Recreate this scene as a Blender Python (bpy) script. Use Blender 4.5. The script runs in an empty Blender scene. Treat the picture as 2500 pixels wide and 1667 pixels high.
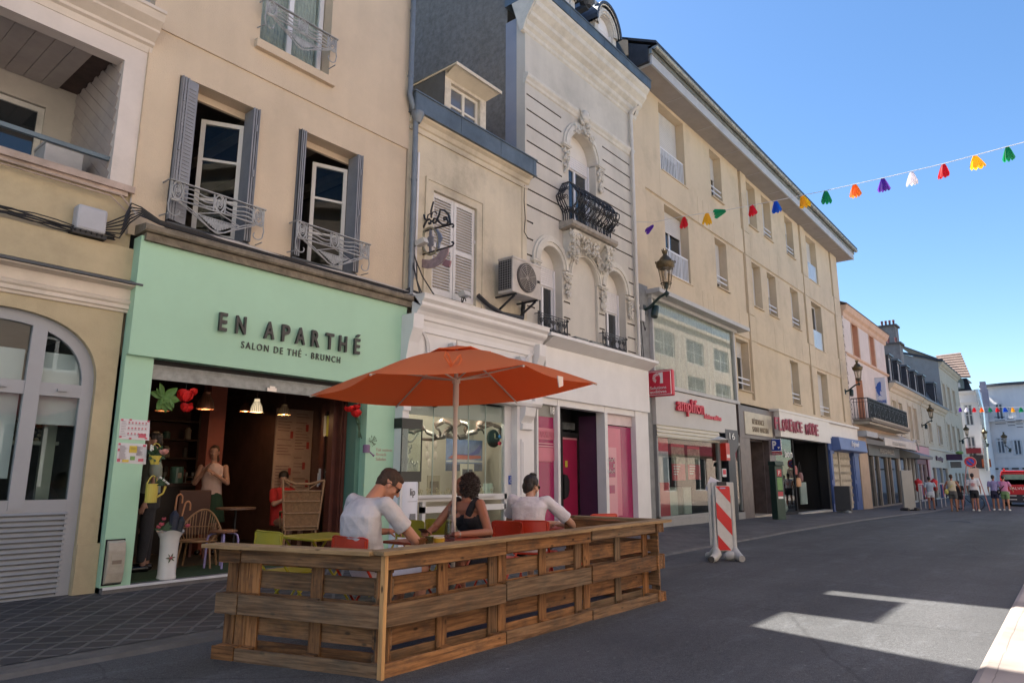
import bpy,bmesh,math,random
from mathutils import Vector,Matrix,Euler,noise as mnoise
random.seed(7)
PI=math.pi
R=math.radians
scene=bpy.context.scene
COL=scene.collection
# ---------------------------------------------------------------- camera
CAM_H=1.27
FPX=1660.5
YAW,PITCH,ROLL=R(50.705),R(11.287),R(0.104)
FWD=Vector((math.sin(YAW)*math.cos(PITCH),math.cos(YAW)*math.cos(PITCH),math.sin(PITCH)))
_r=Vector((math.cos(YAW),-math.sin(YAW),0));_u=_r.cross(FWD)
RIGHT=_r*math.cos(ROLL)+_u*math.sin(ROLL)
UP=-_r*math.sin(ROLL)+_u*math.cos(ROLL)
CPOS=Vector((0,0,CAM_H))
cd=bpy.data.cameras.new('camera');cam=bpy.data.objects.new('camera',cd);COL.objects.link(cam)
cam.matrix_world=Matrix(((RIGHT.x,UP.x,-FWD.x,0),(RIGHT.y,UP.y,-FWD.y,0),(RIGHT.z,UP.z,-FWD.z,CAM_H),(0,0,0,1)))
cd.sensor_width=36;cd.lens=FPX/2500*36;cd.clip_start=0.05;cd.clip_end=3000
scene.camera=cam
def _ray(px,py):return FWD*FPX+RIGHT*(px-1250)-UP*(py-833.5)
def atY(px,py,Y):
 d=_ray(px,py);return CPOS+d*(Y/d.y)
def atX(px,py,X):
 d=_ray(px,py);return CPOS+d*(X/d.x)
def atZ(px,py,Z=0.0):
 d=_ray(px,py);return CPOS+d*((Z-CAM_H)/d.z)
# ---------------------------------------------------------------- sky, sun, exposure
SUN_DIR=Vector((0.145,0.735,1.0)).normalized()
W=bpy.data.worlds.new('World');scene.world=W;W.use_nodes=True
nt=W.node_tree;bg=nt.nodes['Background']
sky=nt.nodes.new('ShaderNodeTexSky');sky.sky_type='NISHITA';sky.sun_disc=False
sky.sun_elevation=math.asin(SUN_DIR.z);sky.sun_rotation=math.atan2(SUN_DIR.x,SUN_DIR.y)
sky.altitude=0;sky.air_density=1.0;sky.dust_density=0.35;sky.ozone_density=2.6
hs=nt.nodes.new('ShaderNodeHueSaturation');hs.inputs['Saturation'].default_value=1.16;nt.links.new(sky.outputs[0],hs.inputs['Color']);nt.links.new(hs.outputs[0],bg.inputs[0]);bg.inputs[1].default_value=0.066
sl=bpy.data.lights.new('sun','SUN');sl.energy=5.0;sl.angle=R(0.5);sl.color=(1,.95,.86)
so=bpy.data.objects.new('sun',sl);COL.objects.link(so)
so.rotation_euler=(-SUN_DIR).to_track_quat('-Z','Y').to_euler()
vs=scene.view_settings;vs.view_transform='Standard';vs.look='None';vs.gamma=1;vs.use_curve_mapping=False
vs.exposure=1.78
scene.render.engine='CYCLES'
scene.cycles.max_bounces=8;scene.cycles.transparent_max_bounces=12
# ---------------------------------------------------------------- materials
def S(r,g,b):
 f=lambda c:(c/255/12.92) if c/255<=.04045 else ((c/255+.055)/1.055)**2.4
 return (f(r),f(g),f(b))
MATS={}
def M(name,col,rough=.7,var=.12,vs=2.5,bump=.0,bs=60,metal=0,grime=0,emit=0,spec=.5,streak=0,rnd=0,obj=False):
 if name in MATS:return MATS[name]
 m=bpy.data.materials.new(name);m.use_nodes=True;MATS[name]=m
 n=m.node_tree.nodes;l=m.node_tree.links;b=n['Principled BSDF']
 b.inputs['Base Color'].default_value=(*col,1);b.inputs['Roughness'].default_value=rough
 b.inputs['Metallic'].default_value=metal;b.inputs['Specular IOR Level'].default_value=spec
 if emit:
  b.inputs['Emission Color'].default_value=(*col,1);b.inputs['Emission Strength'].default_value=emit
 if var or bump or grime or streak:
  if obj:
   t=n.new('ShaderNodeTexCoord');pos=t.outputs['Object']
  else:
   t=n.new('ShaderNodeNewGeometry');pos=t.outputs['Position']
 out=None
 if var:
  no=n.new('ShaderNodeTexNoise');no.inputs['Scale'].default_value=vs;no.inputs['Detail'].default_value=6
  no.inputs['Roughness'].default_value=.65
  l.new(pos,no.inputs['Vector'])
  mr=n.new('ShaderNodeMapRange');mr.inputs[1].default_value=.3;mr.inputs[2].default_value=.7
  mr.inputs[3].default_value=1-var;mr.inputs[4].default_value=1+var
  l.new(no.outputs[0],mr.inputs[0])
  mx=n.new('ShaderNodeVectorMath');mx.operation='SCALE';mx.inputs[0].default_value=col
  l.new(mr.outputs[0],mx.inputs['Scale']);out=mx.outputs[0]
 if streak:
  mp=n.new('ShaderNodeMapping');mp.inputs['Scale'].default_value=(2.2,2.2,.22);l.new(pos,mp.inputs[0])
  n2=n.new('ShaderNodeTexNoise');n2.inputs['Scale'].default_value=1;n2.inputs['Detail'].default_value=5;l.new(mp.outputs[0],n2.inputs['Vector'])
  m2=n.new('ShaderNodeMapRange');m2.inputs[1].default_value=.45;m2.inputs[2].default_value=.75;m2.inputs[3].default_value=1;m2.inputs[4].default_value=1-streak
  l.new(n2.outputs[0],m2.inputs[0])
  v=n.new('ShaderNodeVectorMath');v.operation='SCALE'
  if out:l.new(out,v.inputs[0])
  else:v.inputs[0].default_value=col
  l.new(m2.outputs[0],v.inputs['Scale']);out=v.outputs[0]
 if grime:
  n3=n.new('ShaderNodeTexNoise');n3.inputs['Scale'].default_value=.9;n3.inputs['Detail'].default_value=9;n3.inputs['Roughness'].default_value=.7;l.new(pos,n3.inputs['Vector'])
  m3=n.new('ShaderNodeMapRange');m3.inputs[1].default_value=.5;m3.inputs[2].default_value=.68;m3.inputs[3].default_value=0;m3.inputs[4].default_value=grime
  l.new(n3.outputs[0],m3.inputs[0])
  mm=n.new('ShaderNodeMix');mm.data_type='RGBA';mm.inputs['B'].default_value=(.09,.08,.06,1)
  if out:l.new(out,mm.inputs['A'])
  else:mm.inputs['A'].default_value=(*col,1)
  l.new(m3.outputs[0],mm.inputs['Factor']);out=mm.outputs['Result']
 if rnd:
  oi=n.new('ShaderNodeObjectInfo');m4=n.new('ShaderNodeMapRange');m4.inputs[3].default_value=1-rnd;m4.inputs[4].default_value=1+rnd
  l.new(oi.outputs['Random'],m4.inputs[0]);v=n.new('ShaderNodeVectorMath');v.operation='SCALE'
  if out:l.new(out,v.inputs[0])
  else:v.inputs[0].default_value=col
  l.new(m4.outputs[0],v.inputs['Scale']);out=v.outputs[0]
 if out:l.new(out,b.inputs['Base Color'])
 if bump:
  nb=n.new('ShaderNodeTexNoise');nb.inputs['Scale'].default_value=bs;nb.inputs['Detail'].default_value=4;l.new(pos,nb.inputs['Vector'])
  bp=n.new('ShaderNodeBump');bp.inputs['Strength'].default_value=bump;bp.inputs['Distance'].default_value=.01
  l.new(nb.outputs[0],bp.inputs['Height']);l.new(bp.outputs[0],b.inputs['Normal'])
 return m
def glass_mat(name,tint=(.9,.95,.93),rough=.0,ior=1.5,mirror=0.0):
 m=bpy.data.materials.new(name);m.use_nodes=True;MATS[name]=m
 n=m.node_tree.nodes;l=m.node_tree.links;n.remove(n['Principled BSDF'])
 o=n['Material Output'];t=n.new('ShaderNodeBsdfTransparent');t.inputs[0].default_value=(*tint,1)
 g=n.new('ShaderNodeBsdfGlossy');g.inputs['Roughness'].default_value=rough
 f=n.new('ShaderNodeLayerWeight');f.inputs[0].default_value=.5;p=n.new('ShaderNodeMath');p.operation='POWER';p.inputs[1].default_value=4;l.new(f.outputs['Facing'],p.inputs[0])
 a=n.new('ShaderNodeMath');a.operation='MULTIPLY_ADD';a.use_clamp=True;a.inputs[1].default_value=.5;a.inputs[2].default_value=mirror*.35+.012;l.new(p.outputs[0],a.inputs[0])
 mx=n.new('ShaderNodeMixShader');l.new(a.outputs[0],mx.inputs[0]);l.new(t.outputs[0],mx.inputs[1]);l.new(g.outputs[0],mx.inputs[2])
 l.new(mx.outputs[0],o.inputs[0]);return m
def wood_mat(name,light,dark,grain=1.0,dirt=.5):
 m=bpy.data.materials.new(name);m.use_nodes=True;MATS[name]=m
 n=m.node_tree.nodes;l=m.node_tree.links;b=n['Principled BSDF'];b.inputs['Roughness'].default_value=.8
 b.inputs['Specular IOR Level'].default_value=.25
 t=n.new('ShaderNodeTexCoord');oi=n.new('ShaderNodeObjectInfo')
 ad=n.new('ShaderNodeVectorMath');ad.operation='ADD';l.new(t.outputs['Object'],ad.inputs[0])
 sc=n.new('ShaderNodeVectorMath');sc.operation='SCALE';sc.inputs[0].default_value=(37,19,53);l.new(oi.outputs['Random'],sc.inputs['Scale']);l.new(sc.outputs[0],ad.inputs[1])
 mp=n.new('ShaderNodeMapping');mp.inputs['Scale'].default_value=(3.0,44,44);l.new(ad.outputs[0],mp.inputs[0])
 g=n.new('ShaderNodeTexNoise');g.inputs['Scale'].default_value=grain;g.inputs['Detail'].default_value=7;g.inputs['Distortion'].default_value=.6;l.new(mp.outputs[0],g.inputs['Vector'])
 cr=n.new('ShaderNodeValToRGB');cr.color_ramp.elements[0].position=.3;cr.color_ramp.elements[0].color=(*dark,1);cr.color_ramp.elements[1].position=.62;cr.color_ramp.elements[1].color=(*light,1)
 l.new(g.outputs[0],cr.inputs[0])
 n2=n.new('ShaderNodeTexNoise');n2.inputs['Scale'].default_value=5;n2.inputs['Detail'].default_value=8;n2.inputs['Roughness'].default_value=.7
 mp2=n.new('ShaderNodeMapping');mp2.inputs['Scale'].default_value=(.8,1.6,1.6);l.new(ad.outputs[0],mp2.inputs[0]);l.new(mp2.outputs[0],n2.inputs['Vector'])
 m2=n.new('ShaderNodeMapRange');m2.inputs[1].default_value=.45;m2.inputs[2].default_value=.7;m2.inputs[3].default_value=0;m2.inputs[4].default_value=dirt
 l.new(n2.outputs[0],m2.inputs[0])
 mx=n.new('ShaderNodeMix');mx.data_type='RGBA';mx.inputs['B'].default_value=(.045,.037,.032,1);l.new(cr.outputs[0],mx.inputs['A']);l.new(m2.outputs[0],mx.inputs['Factor'])
 vo=n.new('ShaderNodeTexVoronoi');vo.inputs['Scale'].default_value=7;mp3=n.new('ShaderNodeMapping');mp3.inputs['Scale'].default_value=(.7,1.5,1.5);l.new(ad.outputs[0],mp3.inputs[0]);l.new(mp3.outputs[0],vo.inputs['Vector'])
 m3=n.new('ShaderNodeMapRange');m3.inputs[1].default_value=.07;m3.inputs[2].default_value=.15;m3.inputs[3].default_value=.2;m3.inputs[4].default_value=1;l.new(vo.outputs[0],m3.inputs[0])
 rr=n.new('ShaderNodeMapRange');rr.inputs[3].default_value=.6;rr.inputs[4].default_value=1.25;l.new(oi.outputs['Random'],rr.inputs[0])
 mu=n.new('ShaderNodeMath');mu.operation='MULTIPLY';l.new(m3.outputs[0],mu.inputs[0]);l.new(rr.outputs[0],mu.inputs[1])
 v=n.new('ShaderNodeVectorMath');v.operation='SCALE';l.new(mx.outputs['Result'],v.inputs[0]);l.new(mu.outputs[0],v.inputs['Scale'])
 pw=n.new('ShaderNodeMath');pw.operation='POWER';pw.inputs[1].default_value=2.2;fr_=n.new('ShaderNodeMath');fr_.operation='FRACT';m7=n.new('ShaderNodeMath');m7.operation='MULTIPLY';m7.inputs[1].default_value=7.31;l.new(oi.outputs['Random'],m7.inputs[0]);l.new(m7.outputs[0],fr_.inputs[0]);l.new(fr_.outputs[0],pw.inputs[0])
 m8=n.new('ShaderNodeMath');m8.operation='MULTIPLY';m8.inputs[1].default_value=dirt;l.new(pw.outputs[0],m8.inputs[0]);bw=n.new('ShaderNodeMix');bw.data_type='RGBA';l.new(v.outputs[0],bw.inputs['A']);gv=n.new('ShaderNodeVectorMath');gv.operation='SCALE';gv.inputs[0].default_value=(.15,.118,.082);mg=n.new('ShaderNodeMapRange');mg.inputs[1].default_value=.3;mg.inputs[2].default_value=.7;mg.inputs[3].default_value=.4;mg.inputs[4].default_value=1.3;l.new(g.outputs[0],mg.inputs[0]);l.new(mg.outputs[0],gv.inputs['Scale']);l.new(gv.outputs[0],bw.inputs['B']);l.new(m8.outputs[0],bw.inputs['Factor']);l.new(bw.outputs['Result'],b.inputs['Base Color'])
 bp=n.new('ShaderNodeBump');bp.inputs['Strength'].default_value=.5;bp.inputs['Distance'].default_value=.004;l.new(g.outputs[0],bp.inputs['Height']);l.new(bp.outputs[0],b.inputs['Normal'])
 return m
# ---------------------------------------------------------------- mesh builder
class MB:
 def __init__(s):s.v=[];s.f=[];s.mi=[];s.m=0;s.X=None
 def mat(s,i):s.m=i;return s
 def vert(s,p):
  p=Vector(p)
  if s.X is not None:p=s.X@p
  s.v.append(p);return len(s.v)-1
 def face(s,pts):
  ids=[s.vert(p) for p in pts];s.f.append(ids);s.mi.append(s.m)
 def idx(s,ids):s.f.append(list(ids));s.mi.append(s.m)
 def box(s,x0,x1,y0,y1,z0,z1):
  a=[s.vert(p) for p in ((x0,y0,z0),(x1,y0,z0),(x1,y1,z0),(x0,y1,z0),(x0,y0,z1),(x1,y0,z1),(x1,y1,z1),(x0,y1,z1))]
  for q in ((0,3,2,1),(4,5,6,7),(0,1,5,4),(1,2,6,5),(2,3,7,6),(3,0,4,7)):s.idx([a[i] for i in q])
  return s
 def bar(s,p,q,w,h=None,up=(0,0,1)):
  p=Vector(p);q=Vector(q);h=h or w;d=(q-p).normalized();up=Vector(up)
  if abs(d.dot(up))>.98:up=Vector((1,0,0))
  a=d.cross(up).normalized();b=a.cross(d).normalized()
  o=[a*x*w/2+b*y*h/2 for x,y in ((-1,-1),(1,-1),(1,1),(-1,1))]
  i=[s.vert(p+k) for k in o]+[s.vert(q+k) for k in o]
  for k in ((0,1,2,3),(7,6,5,4),(0,4,5,1),(1,5,6,2),(2,6,7,3),(3,7,4,0)):s.idx([i[j] for j in k])
  return s
 def tube(s,pts,r,n=6,closed=False,cap=True):
  pts=[Vector(p) for p in pts];N=len(pts);rings=[];prev=None
  for i,p in enumerate(pts):
   a=pts[(i-1)%N] if (closed or i>0) else p;b=pts[(i+1)%N] if (closed or i<N-1) else p
   d=(b-a)
   d=d.normalized() if d.length>1e-9 else Vector((0,0,1))
   if prev is None:
    up=Vector((0,0,1)) if abs(d.z)<.9 else Vector((1,0,0));u=d.cross(up).normalized()
   else:u=(prev-d*prev.dot(d)).normalized()
   prev=u;w=d.cross(u);rr=r[i] if isinstance(r,(list,tuple)) else r
   rings.append([s.vert(p+(u*math.cos(2*PI*k/n)+w*math.sin(2*PI*k/n))*rr) for k in range(n)])
  for i in range(N if closed else N-1):
   A=rings[i];B=rings[(i+1)%N]
   for k in range(n):s.idx((A[k],A[(k+1)%n],B[(k+1)%n],B[k]))
  if cap and not closed:s.idx(rings[0][::-1]);s.idx(rings[-1])
  return s
 def lathe(s,prof,c=(0,0,0),n=20,capb=True,capt=True,ax='z'):
  c=Vector(c);rings=[]
  for r,z in prof:
   ring=[]
   for k in range(n):
    a=2*PI*k/n
    p=Vector((r*math.cos(a),r*math.sin(a),z))
    if ax=='y':p=Vector((p.x,p.z,-p.y))
    if ax=='x':p=Vector((p.z,p.x,p.y))
    ring.append(s.vert(c+p))
   rings.append(ring)
  for A,B in zip(rings,rings[1:]):
   for k in range(n):s.idx((A[k],A[(k+1)%n],B[(k+1)%n],B[k]))
  if capb:s.idx(rings[0][::-1])
  if capt:s.idx(rings[-1])
  return s
 def ext(s,prof,x0,x1,axis='x'):
  g=(lambda a,y,z:(a,y,z)) if axis=='x' else (lambda a,y,z:(y,a,z)) if axis=='y' else (lambda a,y,z:(y,z,a))
  A=[s.vert(g(x0,y,z)) for y,z in prof];B=[s.vert(g(x1,y,z)) for y,z in prof];n=len(prof)
  for k in range(n):s.idx((A[k],B[k],B[(k+1)%n],A[(k+1)%n]))
  s.idx(A[::-1]);s.idx(B);return s
 def slab(s,pts,n,t):
  n=Vector(n)*t;A=[s.vert(p) for p in pts];B=[s.vert(Vector(p)+n) for p in pts];k=len(pts)
  s.idx(A[::-1]);s.idx(B)
  for i in range(k):s.idx((A[i],A[(i+1)%k],B[(i+1)%k],B[i]))
  return s
 def ell(s,c,r,n=12,rot=None):
  c=Vector(c);r=(r,)*3 if not hasattr(r,'__len__') else r;m=max(4,n//2)
  rows=[]
  for i in range(m+1):
   th=PI*i/m
   if i in (0,m):p=Vector((0,0,math.cos(th)*r[2]));p=rot@p if rot else p;rows.append([s.vert(c+p)]);continue
   row=[]
   for k in range(n):
    a=2*PI*k/n;p=Vector((math.sin(th)*math.cos(a)*r[0],math.sin(th)*math.sin(a)*r[1],math.cos(th)*r[2]))
    if rot:p=rot@p
    row.append(s.vert(c+p))
   rows.append(row)
  for A,B in zip(rows,rows[1:]):
   for k in range(n):
    if len(A)==1:s.idx((A[0],B[k],B[(k+1)%n]))
    elif len(B)==1:s.idx((A[k],B[0],A[(k+1)%n]))
    else:s.idx((A[k],B[k],B[(k+1)%n],A[(k+1)%n]))
  return s
 def wall(s,x0,x1,z0,z1,y,holes=(),m=None,deep=.3):
  """front sheet facing -y with openings. hole = dict(x=(a,b), z=(a,b), d=depth, back=bool, arch=rise, m=, mr=)"""
  xs=sorted({x0,x1,*[min(max(v,x0),x1) for h in holes for v in h['x']]});zs=sorted({z0,z1,*[min(max(v,z0),z1) for h in holes for v in h['z']]})
  m0=s.m if m is None else m
  def cell(i,j):
   if i<0 or j<0 or i>=len(xs)-1 or j>=len(zs)-1:return None
   cx=(xs[i]+xs[i+1])/2;cz=(zs[j]+zs[j+1])/2;r=(0,True,m0,m0)
   for h in holes:
    if h['x'][0]<cx<h['x'][1] and h['z'][0]<cz<h['z'][1]:
     r=(h.get('d',deep),h.get('back',False),h.get('m',m0),h.get('mr',h.get('m',m0)))
   return r
  C=[[cell(i,j) for j in range(len(zs)-1)] for i in range(len(xs)-1)]
  for i in range(len(xs)-1):
   for j in range(len(zs)-1):
    d,b,mm,mr=C[i][j]
    if b:s.m=mm;s.face([(xs[i],y+d,zs[j]),(xs[i+1],y+d,zs[j]),(xs[i+1],y+d,zs[j+1]),(xs[i],y+d,zs[j+1])])
    if i+1<len(xs)-1 and C[i+1][j][0]!=d:
     s.m=max((C[i][j],C[i+1][j]),key=lambda q:q[0])[3]
     s.face([(xs[i+1],y+d,zs[j]),(xs[i+1],y+C[i+1][j][0],zs[j]),(xs[i+1],y+C[i+1][j][0],zs[j+1]),(xs[i+1],y+d,zs[j+1])])
    if j+1<len(zs)-1 and C[i][j+1][0]!=d:
     s.m=max((C[i][j],C[i][j+1]),key=lambda q:q[0])[3]
     s.face([(xs[i],y+d,zs[j+1]),(xs[i+1],y+d,zs[j+1]),(xs[i+1],y+C[i][j+1][0],zs[j+1]),(xs[i],y+C[i][j+1][0],zs[j+1])])
  s.m=m0
  for h in holes:
   if h.get('arch'):
    a,b=h['x'];top=h['z'][1];rise=h['arch'];cx=(a+b)/2;rx=(b-a)/2;e=h.get('pw',2.0);N=24
    pt=[]
    for k in range(N+1):
     t=PI*k/N;c,q=math.cos(t),math.sin(t)
     pt.append((cx-math.copysign(abs(c)**(2/e),c)*rx,top-rise+abs(q)**(2/e)*rise))
    dd=h.get('d',deep)
    for (xa,za),(xb,zb) in zip(pt,pt[1:]):
     s.face([(xa,y,za),(xb,y,zb),(xb,y,top),(xa,y,top)])
     s.m=h.get('mr',m0);s.face([(xa,y,za),(xb,y,zb),(xb,y+dd,zb),(xa,y+dd,za)]);s.m=m0
  return s
 def build(s,name,mats,parent=None,smooth=False,bevel=0):
  me=bpy.data.meshes.new(name);me.from_pydata([tuple(p) for p in s.v],[],s.f)
  for m in (mats if isinstance(mats,(list,tuple)) else [mats]):me.materials.append(m)
  for p,i in zip(me.polygons,s.mi):p.material_index=i;p.use_smooth=bool(smooth)
  me.validate();me.update()
  bm=bmesh.new();bm.from_mesh(me)
  if smooth or bevel:bmesh.ops.remove_doubles(bm,verts=bm.verts,dist=1e-5)
  bmesh.ops.recalc_face_normals(bm,faces=bm.faces);bm.to_mesh(me);bm.free()
  o=bpy.data.objects.new(name,me);COL.objects.link(o)
  if parent is not None:o.parent=parent;o.matrix_parent_inverse=Matrix.Translation(-Vector(parent.location)) if parent.get('_w') else Matrix.Identity(4)
  if bevel:
   md=o.modifiers.new('bevel','BEVEL');md.width=bevel;md.segments=2;md.limit_method='ANGLE'
  if smooth and smooth!='full':
   md=o.modifiers.new('smooth','NODES') if False else None
   me.set_sharp_from_angle(angle=R(45))
  return o
def tag(o,label=None,cat=None,group=None,kind=None):
 if label:o['label']=label
 if cat:o['category']=cat
 if group:o['group']=group
 if kind:o['kind']=kind
 return o
def thing(name,label,cat,loc=(0,0,0),rz=0,group=None,world=False):
 """an Empty at the thing's base; world=True: its parts are modelled in world coordinates"""
 o=bpy.data.objects.new(name,None);COL.objects.link(o);o.location=loc;o.rotation_euler=(0,0,rz);o.empty_display_size=.1
 if world:o['_w']=1
 return tag(o,label,cat,group)
def child_thing(o,parent):o.parent=parent;return o
def copy_tree(o,parent=None):
 c=o.copy();COL.objects.link(c)
 if parent:c.parent=parent
 for ch in list(o.children):copy_tree(ch,c)
 return c
def spiral(cx,cz,r0,r1,a0,turns,n=16):
 return [(cx+(r0+(r1-r0)*i/n)*math.cos(a0+turns*2*PI*i/n),cz+(r0+(r1-r0)*i/n)*math.sin(a0+turns*2*PI*i/n)) for i in range(n+1)]
def text_mesh(body,size=1,ext=.01,spacing=1.0,offset=0,sx=1.0,align='LEFT',shear=0):
 cu=bpy.data.curves.new('t','FONT');cu.body=body;cu.size=size;cu.extrude=ext/2;cu.offset=offset
 cu.space_character=spacing;cu.align_x=align;cu.shear=shear;cu.resolution_u=3
 o=bpy.data.objects.new('t',cu);COL.objects.link(o);dg=bpy.context.evaluated_depsgraph_get()
 me=bpy.data.meshes.new_from_object(o.evaluated_get(dg));bpy.data.objects.remove(o)
 for v in me.vertices:v.co.x *= sx
 return me
def text(name,body,mat,parent,loc,size,yaxis=(0,0,1),xaxis=(1,0,0),ext=.01,fit=None,**k):
 """lettering standing in the plane of xaxis / yaxis; fit = (width, height) of the whole text"""
 me=text_mesh(body,size,ext,**k);me.materials.append(mat)
 if fit:
  xs=[v.co.x for v in me.vertices];ys=[v.co.y for v in me.vertices];a,b,c,d=min(xs),max(xs),min(ys),max(ys)
  for v in me.vertices:v.co.x=(v.co.x-a)*fit[0]/(b-a);v.co.y=(v.co.y-c)*fit[1]/(d-c)
 X=Vector(xaxis).normalized();Yv=Vector(yaxis).normalized();Z=X.cross(Yv);L=Vector(loc)
 if parent is not None and parent.get('_w'):L=L-Vector(parent.location)
 me.transform(Matrix(((X.x,Yv.x,Z.x,L.x),(X.y,Yv.y,Z.y,L.y),(X.z,Yv.z,Z.z,L.z),(0,0,0,1))))
 o=bpy.data.objects.new(name,me);COL.objects.link(o)
 if parent is not None:o.parent=parent
 return o
def GZ(x):
 P=[(-200,0),(17,0),(24,-.05),(31,-.15),(38,-.27),(60,-.3),(400,-.3)]
 for (a,za),(b,zb) in zip(P,P[1:]):
  if x<=b:return za+(zb-za)*(x-a)/(b-a)
 return -.3
FY=8.38
# ---------------------------------------------------------------- shared materials
zinc=M('zinc',(.13,.16,.18),.45,.2,3,metal=.5,streak=.25)
zinc_dark=M('zinc_dark',(.06,.07,.085),.5,.2,3,metal=.3)
slate=M('slate',(.030,.033,.042),.55,.35,6,.4,30)
white_pvc=M('white_pvc',(.68,.68,.70),.35,.04)
white_old=M('white_old_paint',(.52,.50,.46),.6,.14,5,.2,60,grime=.25)
shutter_wh=M('shutter_white',(.62,.60,.60),.5,.05)
iron=M('black_iron',(.012,.013,.017),.45,.2,8)
iron_grey=M('grey_iron',(.32,.33,.34),.55,.25,12,grime=.4)
blue_grey=M('blue_grey_paint',(.215,.225,.25),.5,.12,5)
dark=M('dark_void',(.012,.012,.014),.9,0)
int_beige=M('interior_beige',(.20,.17,.14),.9,.1)
int_dark=M('interior_dark',(.03,.027,.026),.9,.2)
cable=M('cable_black',(.02,.02,.022),.6,.1)
cable_wh=M('cable_pale',(.45,.43,.42),.6,.1)
pane=M('window_glass',(.018,.022,.026),.03,0,spec=1.0)
glass=glass_mat('clear_glass',(.86,.9,.88),0,1.45)
glass_m=glass_mat('shop_glass',(.80,.85,.83),0,1.5,.06)
curtain=M('net_curtain',(.50,.50,.48),.9,.12,14)
# ---------------------------------------------------------------- ground
def strip(name,rows,m,xs):
 b=MB()
 for x0,x1 in zip(xs,xs[1:]):
  for (ya,za),(yb,zb) in zip(rows,rows[1:]):
   b.face([(x0,ya,GZ(x0)+za),(x1,ya,GZ(x1)+za),(x1,yb,GZ(x1)+zb),(x0,yb,GZ(x0)+zb)])
 o=b.build(name,m);return tag(o,kind='structure')
def asphalt():
 m=bpy.data.materials.new('asphalt');m.use_nodes=True;n=m.node_tree.nodes;l=m.node_tree.links;b=n['Principled BSDF']
 g=n.new('ShaderNodeNewGeometry')
 a=n.new('ShaderNodeTexNoise');a.inputs['Scale'].default_value=140;a.inputs['Detail'].default_value=3;l.new(g.outputs['Position'],a.inputs['Vector'])
 v=n.new('ShaderNodeTexVoronoi');v.inputs['Scale'].default_value=95;l.new(g.outputs['Position'],v.inputs['Vector'])
 c=n.new('ShaderNodeTexNoise');c.inputs['Scale'].default_value=.55;c.inputs['Detail'].default_value=7;c.inputs['Roughness'].default_value=.62;l.new(g.outputs['Position'],c.inputs['Vector'])
 d=n.new('ShaderNodeTexNoise');d.inputs['Scale'].default_value=1.6;d.inputs['Detail'].default_value=8;d.inputs['Roughness'].default_value=.75
 mp=n.new('ShaderNodeMapping');mp.inputs['Scale'].default_value=(.5,1.4,1);mp.inputs['Rotation'].default_value=(0,0,.35);l.new(g.outputs['Position'],mp.inputs[0]);l.new(mp.outputs[0],d.inputs['Vector'])
 r1=n.new('ShaderNodeMapRange');r1.inputs[1].default_value=.3;r1.inputs[2].default_value=.7;r1.inputs[3].default_value=.45;r1.inputs[4].default_value=1.7;l.new(a.outputs[0],r1.inputs[0])
 r2=n.new('ShaderNodeMapRange');r2.inputs[1].default_value=.3;r2.inputs[2].default_value=.7;r2.inputs[3].default_value=.82;r2.inputs[4].default_value=1.2;l.new(c.outputs[0],r2.inputs[0])
 mu=n.new('ShaderNodeMath');mu.operation='MULTIPLY';l.new(r1.outputs[0],mu.inputs[0]);l.new(r2.outputs[0],mu.inputs[1])
 s=n.new('ShaderNodeVectorMath');s.operation='SCALE';s.inputs[0].default_value=(.062,.0625,.065);l.new(mu.outputs[0],s.inputs['Scale'])
 r3=n.new('ShaderNodeMapRange');r3.inputs[1].default_value=.53;r3.inputs[2].default_value=.72;r3.inputs[3].default_value=0;r3.inputs[4].default_value=.42;l.new(d.outputs[0],r3.inputs[0])
 mx=n.new('ShaderNodeMix');mx.data_type='RGBA';mx.inputs['B'].default_value=(.16,.165,.18,1);l.new(s.outputs[0],mx.inputs['A']);l.new(r3.outputs[0],mx.inputs['Factor'])
 r4=n.new('ShaderNodeMapRange');r4.inputs[1].default_value=.10;r4.inputs[2].default_value=.04;r4.inputs[3].default_value=0;r4.inputs[4].default_value=.6
 l.new(v.outputs[0],r4.inputs[0])
 m2=n.new('ShaderNodeMix');m2.data_type='RGBA';m2.inputs['B'].default_value=(.24,.24,.25,1);l.new(mx.outputs['Result'],m2.inputs['A']);l.new(r4.outputs[0],m2.inputs['Factor'])
 e=n.new('ShaderNodeTexNoise');e.inputs['Scale'].default_value=26;e.inputs['Detail'].default_value=5;e.inputs['Roughness'].default_value=.8;l.new(g.outputs['Position'],e.inputs['Vector'])
 r5=n.new('ShaderNodeMapRange');r5.inputs[1].default_value=.3;r5.inputs[2].default_value=.7;r5.inputs[3].default_value=.72;r5.inputs[4].default_value=1.3;l.new(e.outputs[0],r5.inputs[0])
 mp2=n.new('ShaderNodeMapping');mp2.inputs['Scale'].default_value=(.06,.9,1);l.new(g.outputs['Position'],mp2.inputs[0]);h=n.new('ShaderNodeTexNoise');h.inputs['Scale'].default_value=1;h.inputs['Detail'].default_value=4;l.new(mp2.outputs[0],h.inputs['Vector'])
 r6=n.new('ShaderNodeMapRange');r6.inputs[1].default_value=.35;r6.inputs[2].default_value=.65;r6.inputs[3].default_value=.78;r6.inputs[4].default_value=1.18;l.new(h.outputs[0],r6.inputs[0])
 wv=n.new('ShaderNodeVectorMath');wv.operation='MULTIPLY_ADD';wv.inputs[1].default_value=(.5,.5,0);l.new(c.outputs[1],wv.inputs[0]);l.new(g.outputs['Position'],wv.inputs[2])
 ck=n.new('ShaderNodeTexVoronoi');ck.feature='DISTANCE_TO_EDGE';ck.inputs['Scale'].default_value=.33;l.new(wv.outputs[0],ck.inputs['Vector'])
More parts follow.
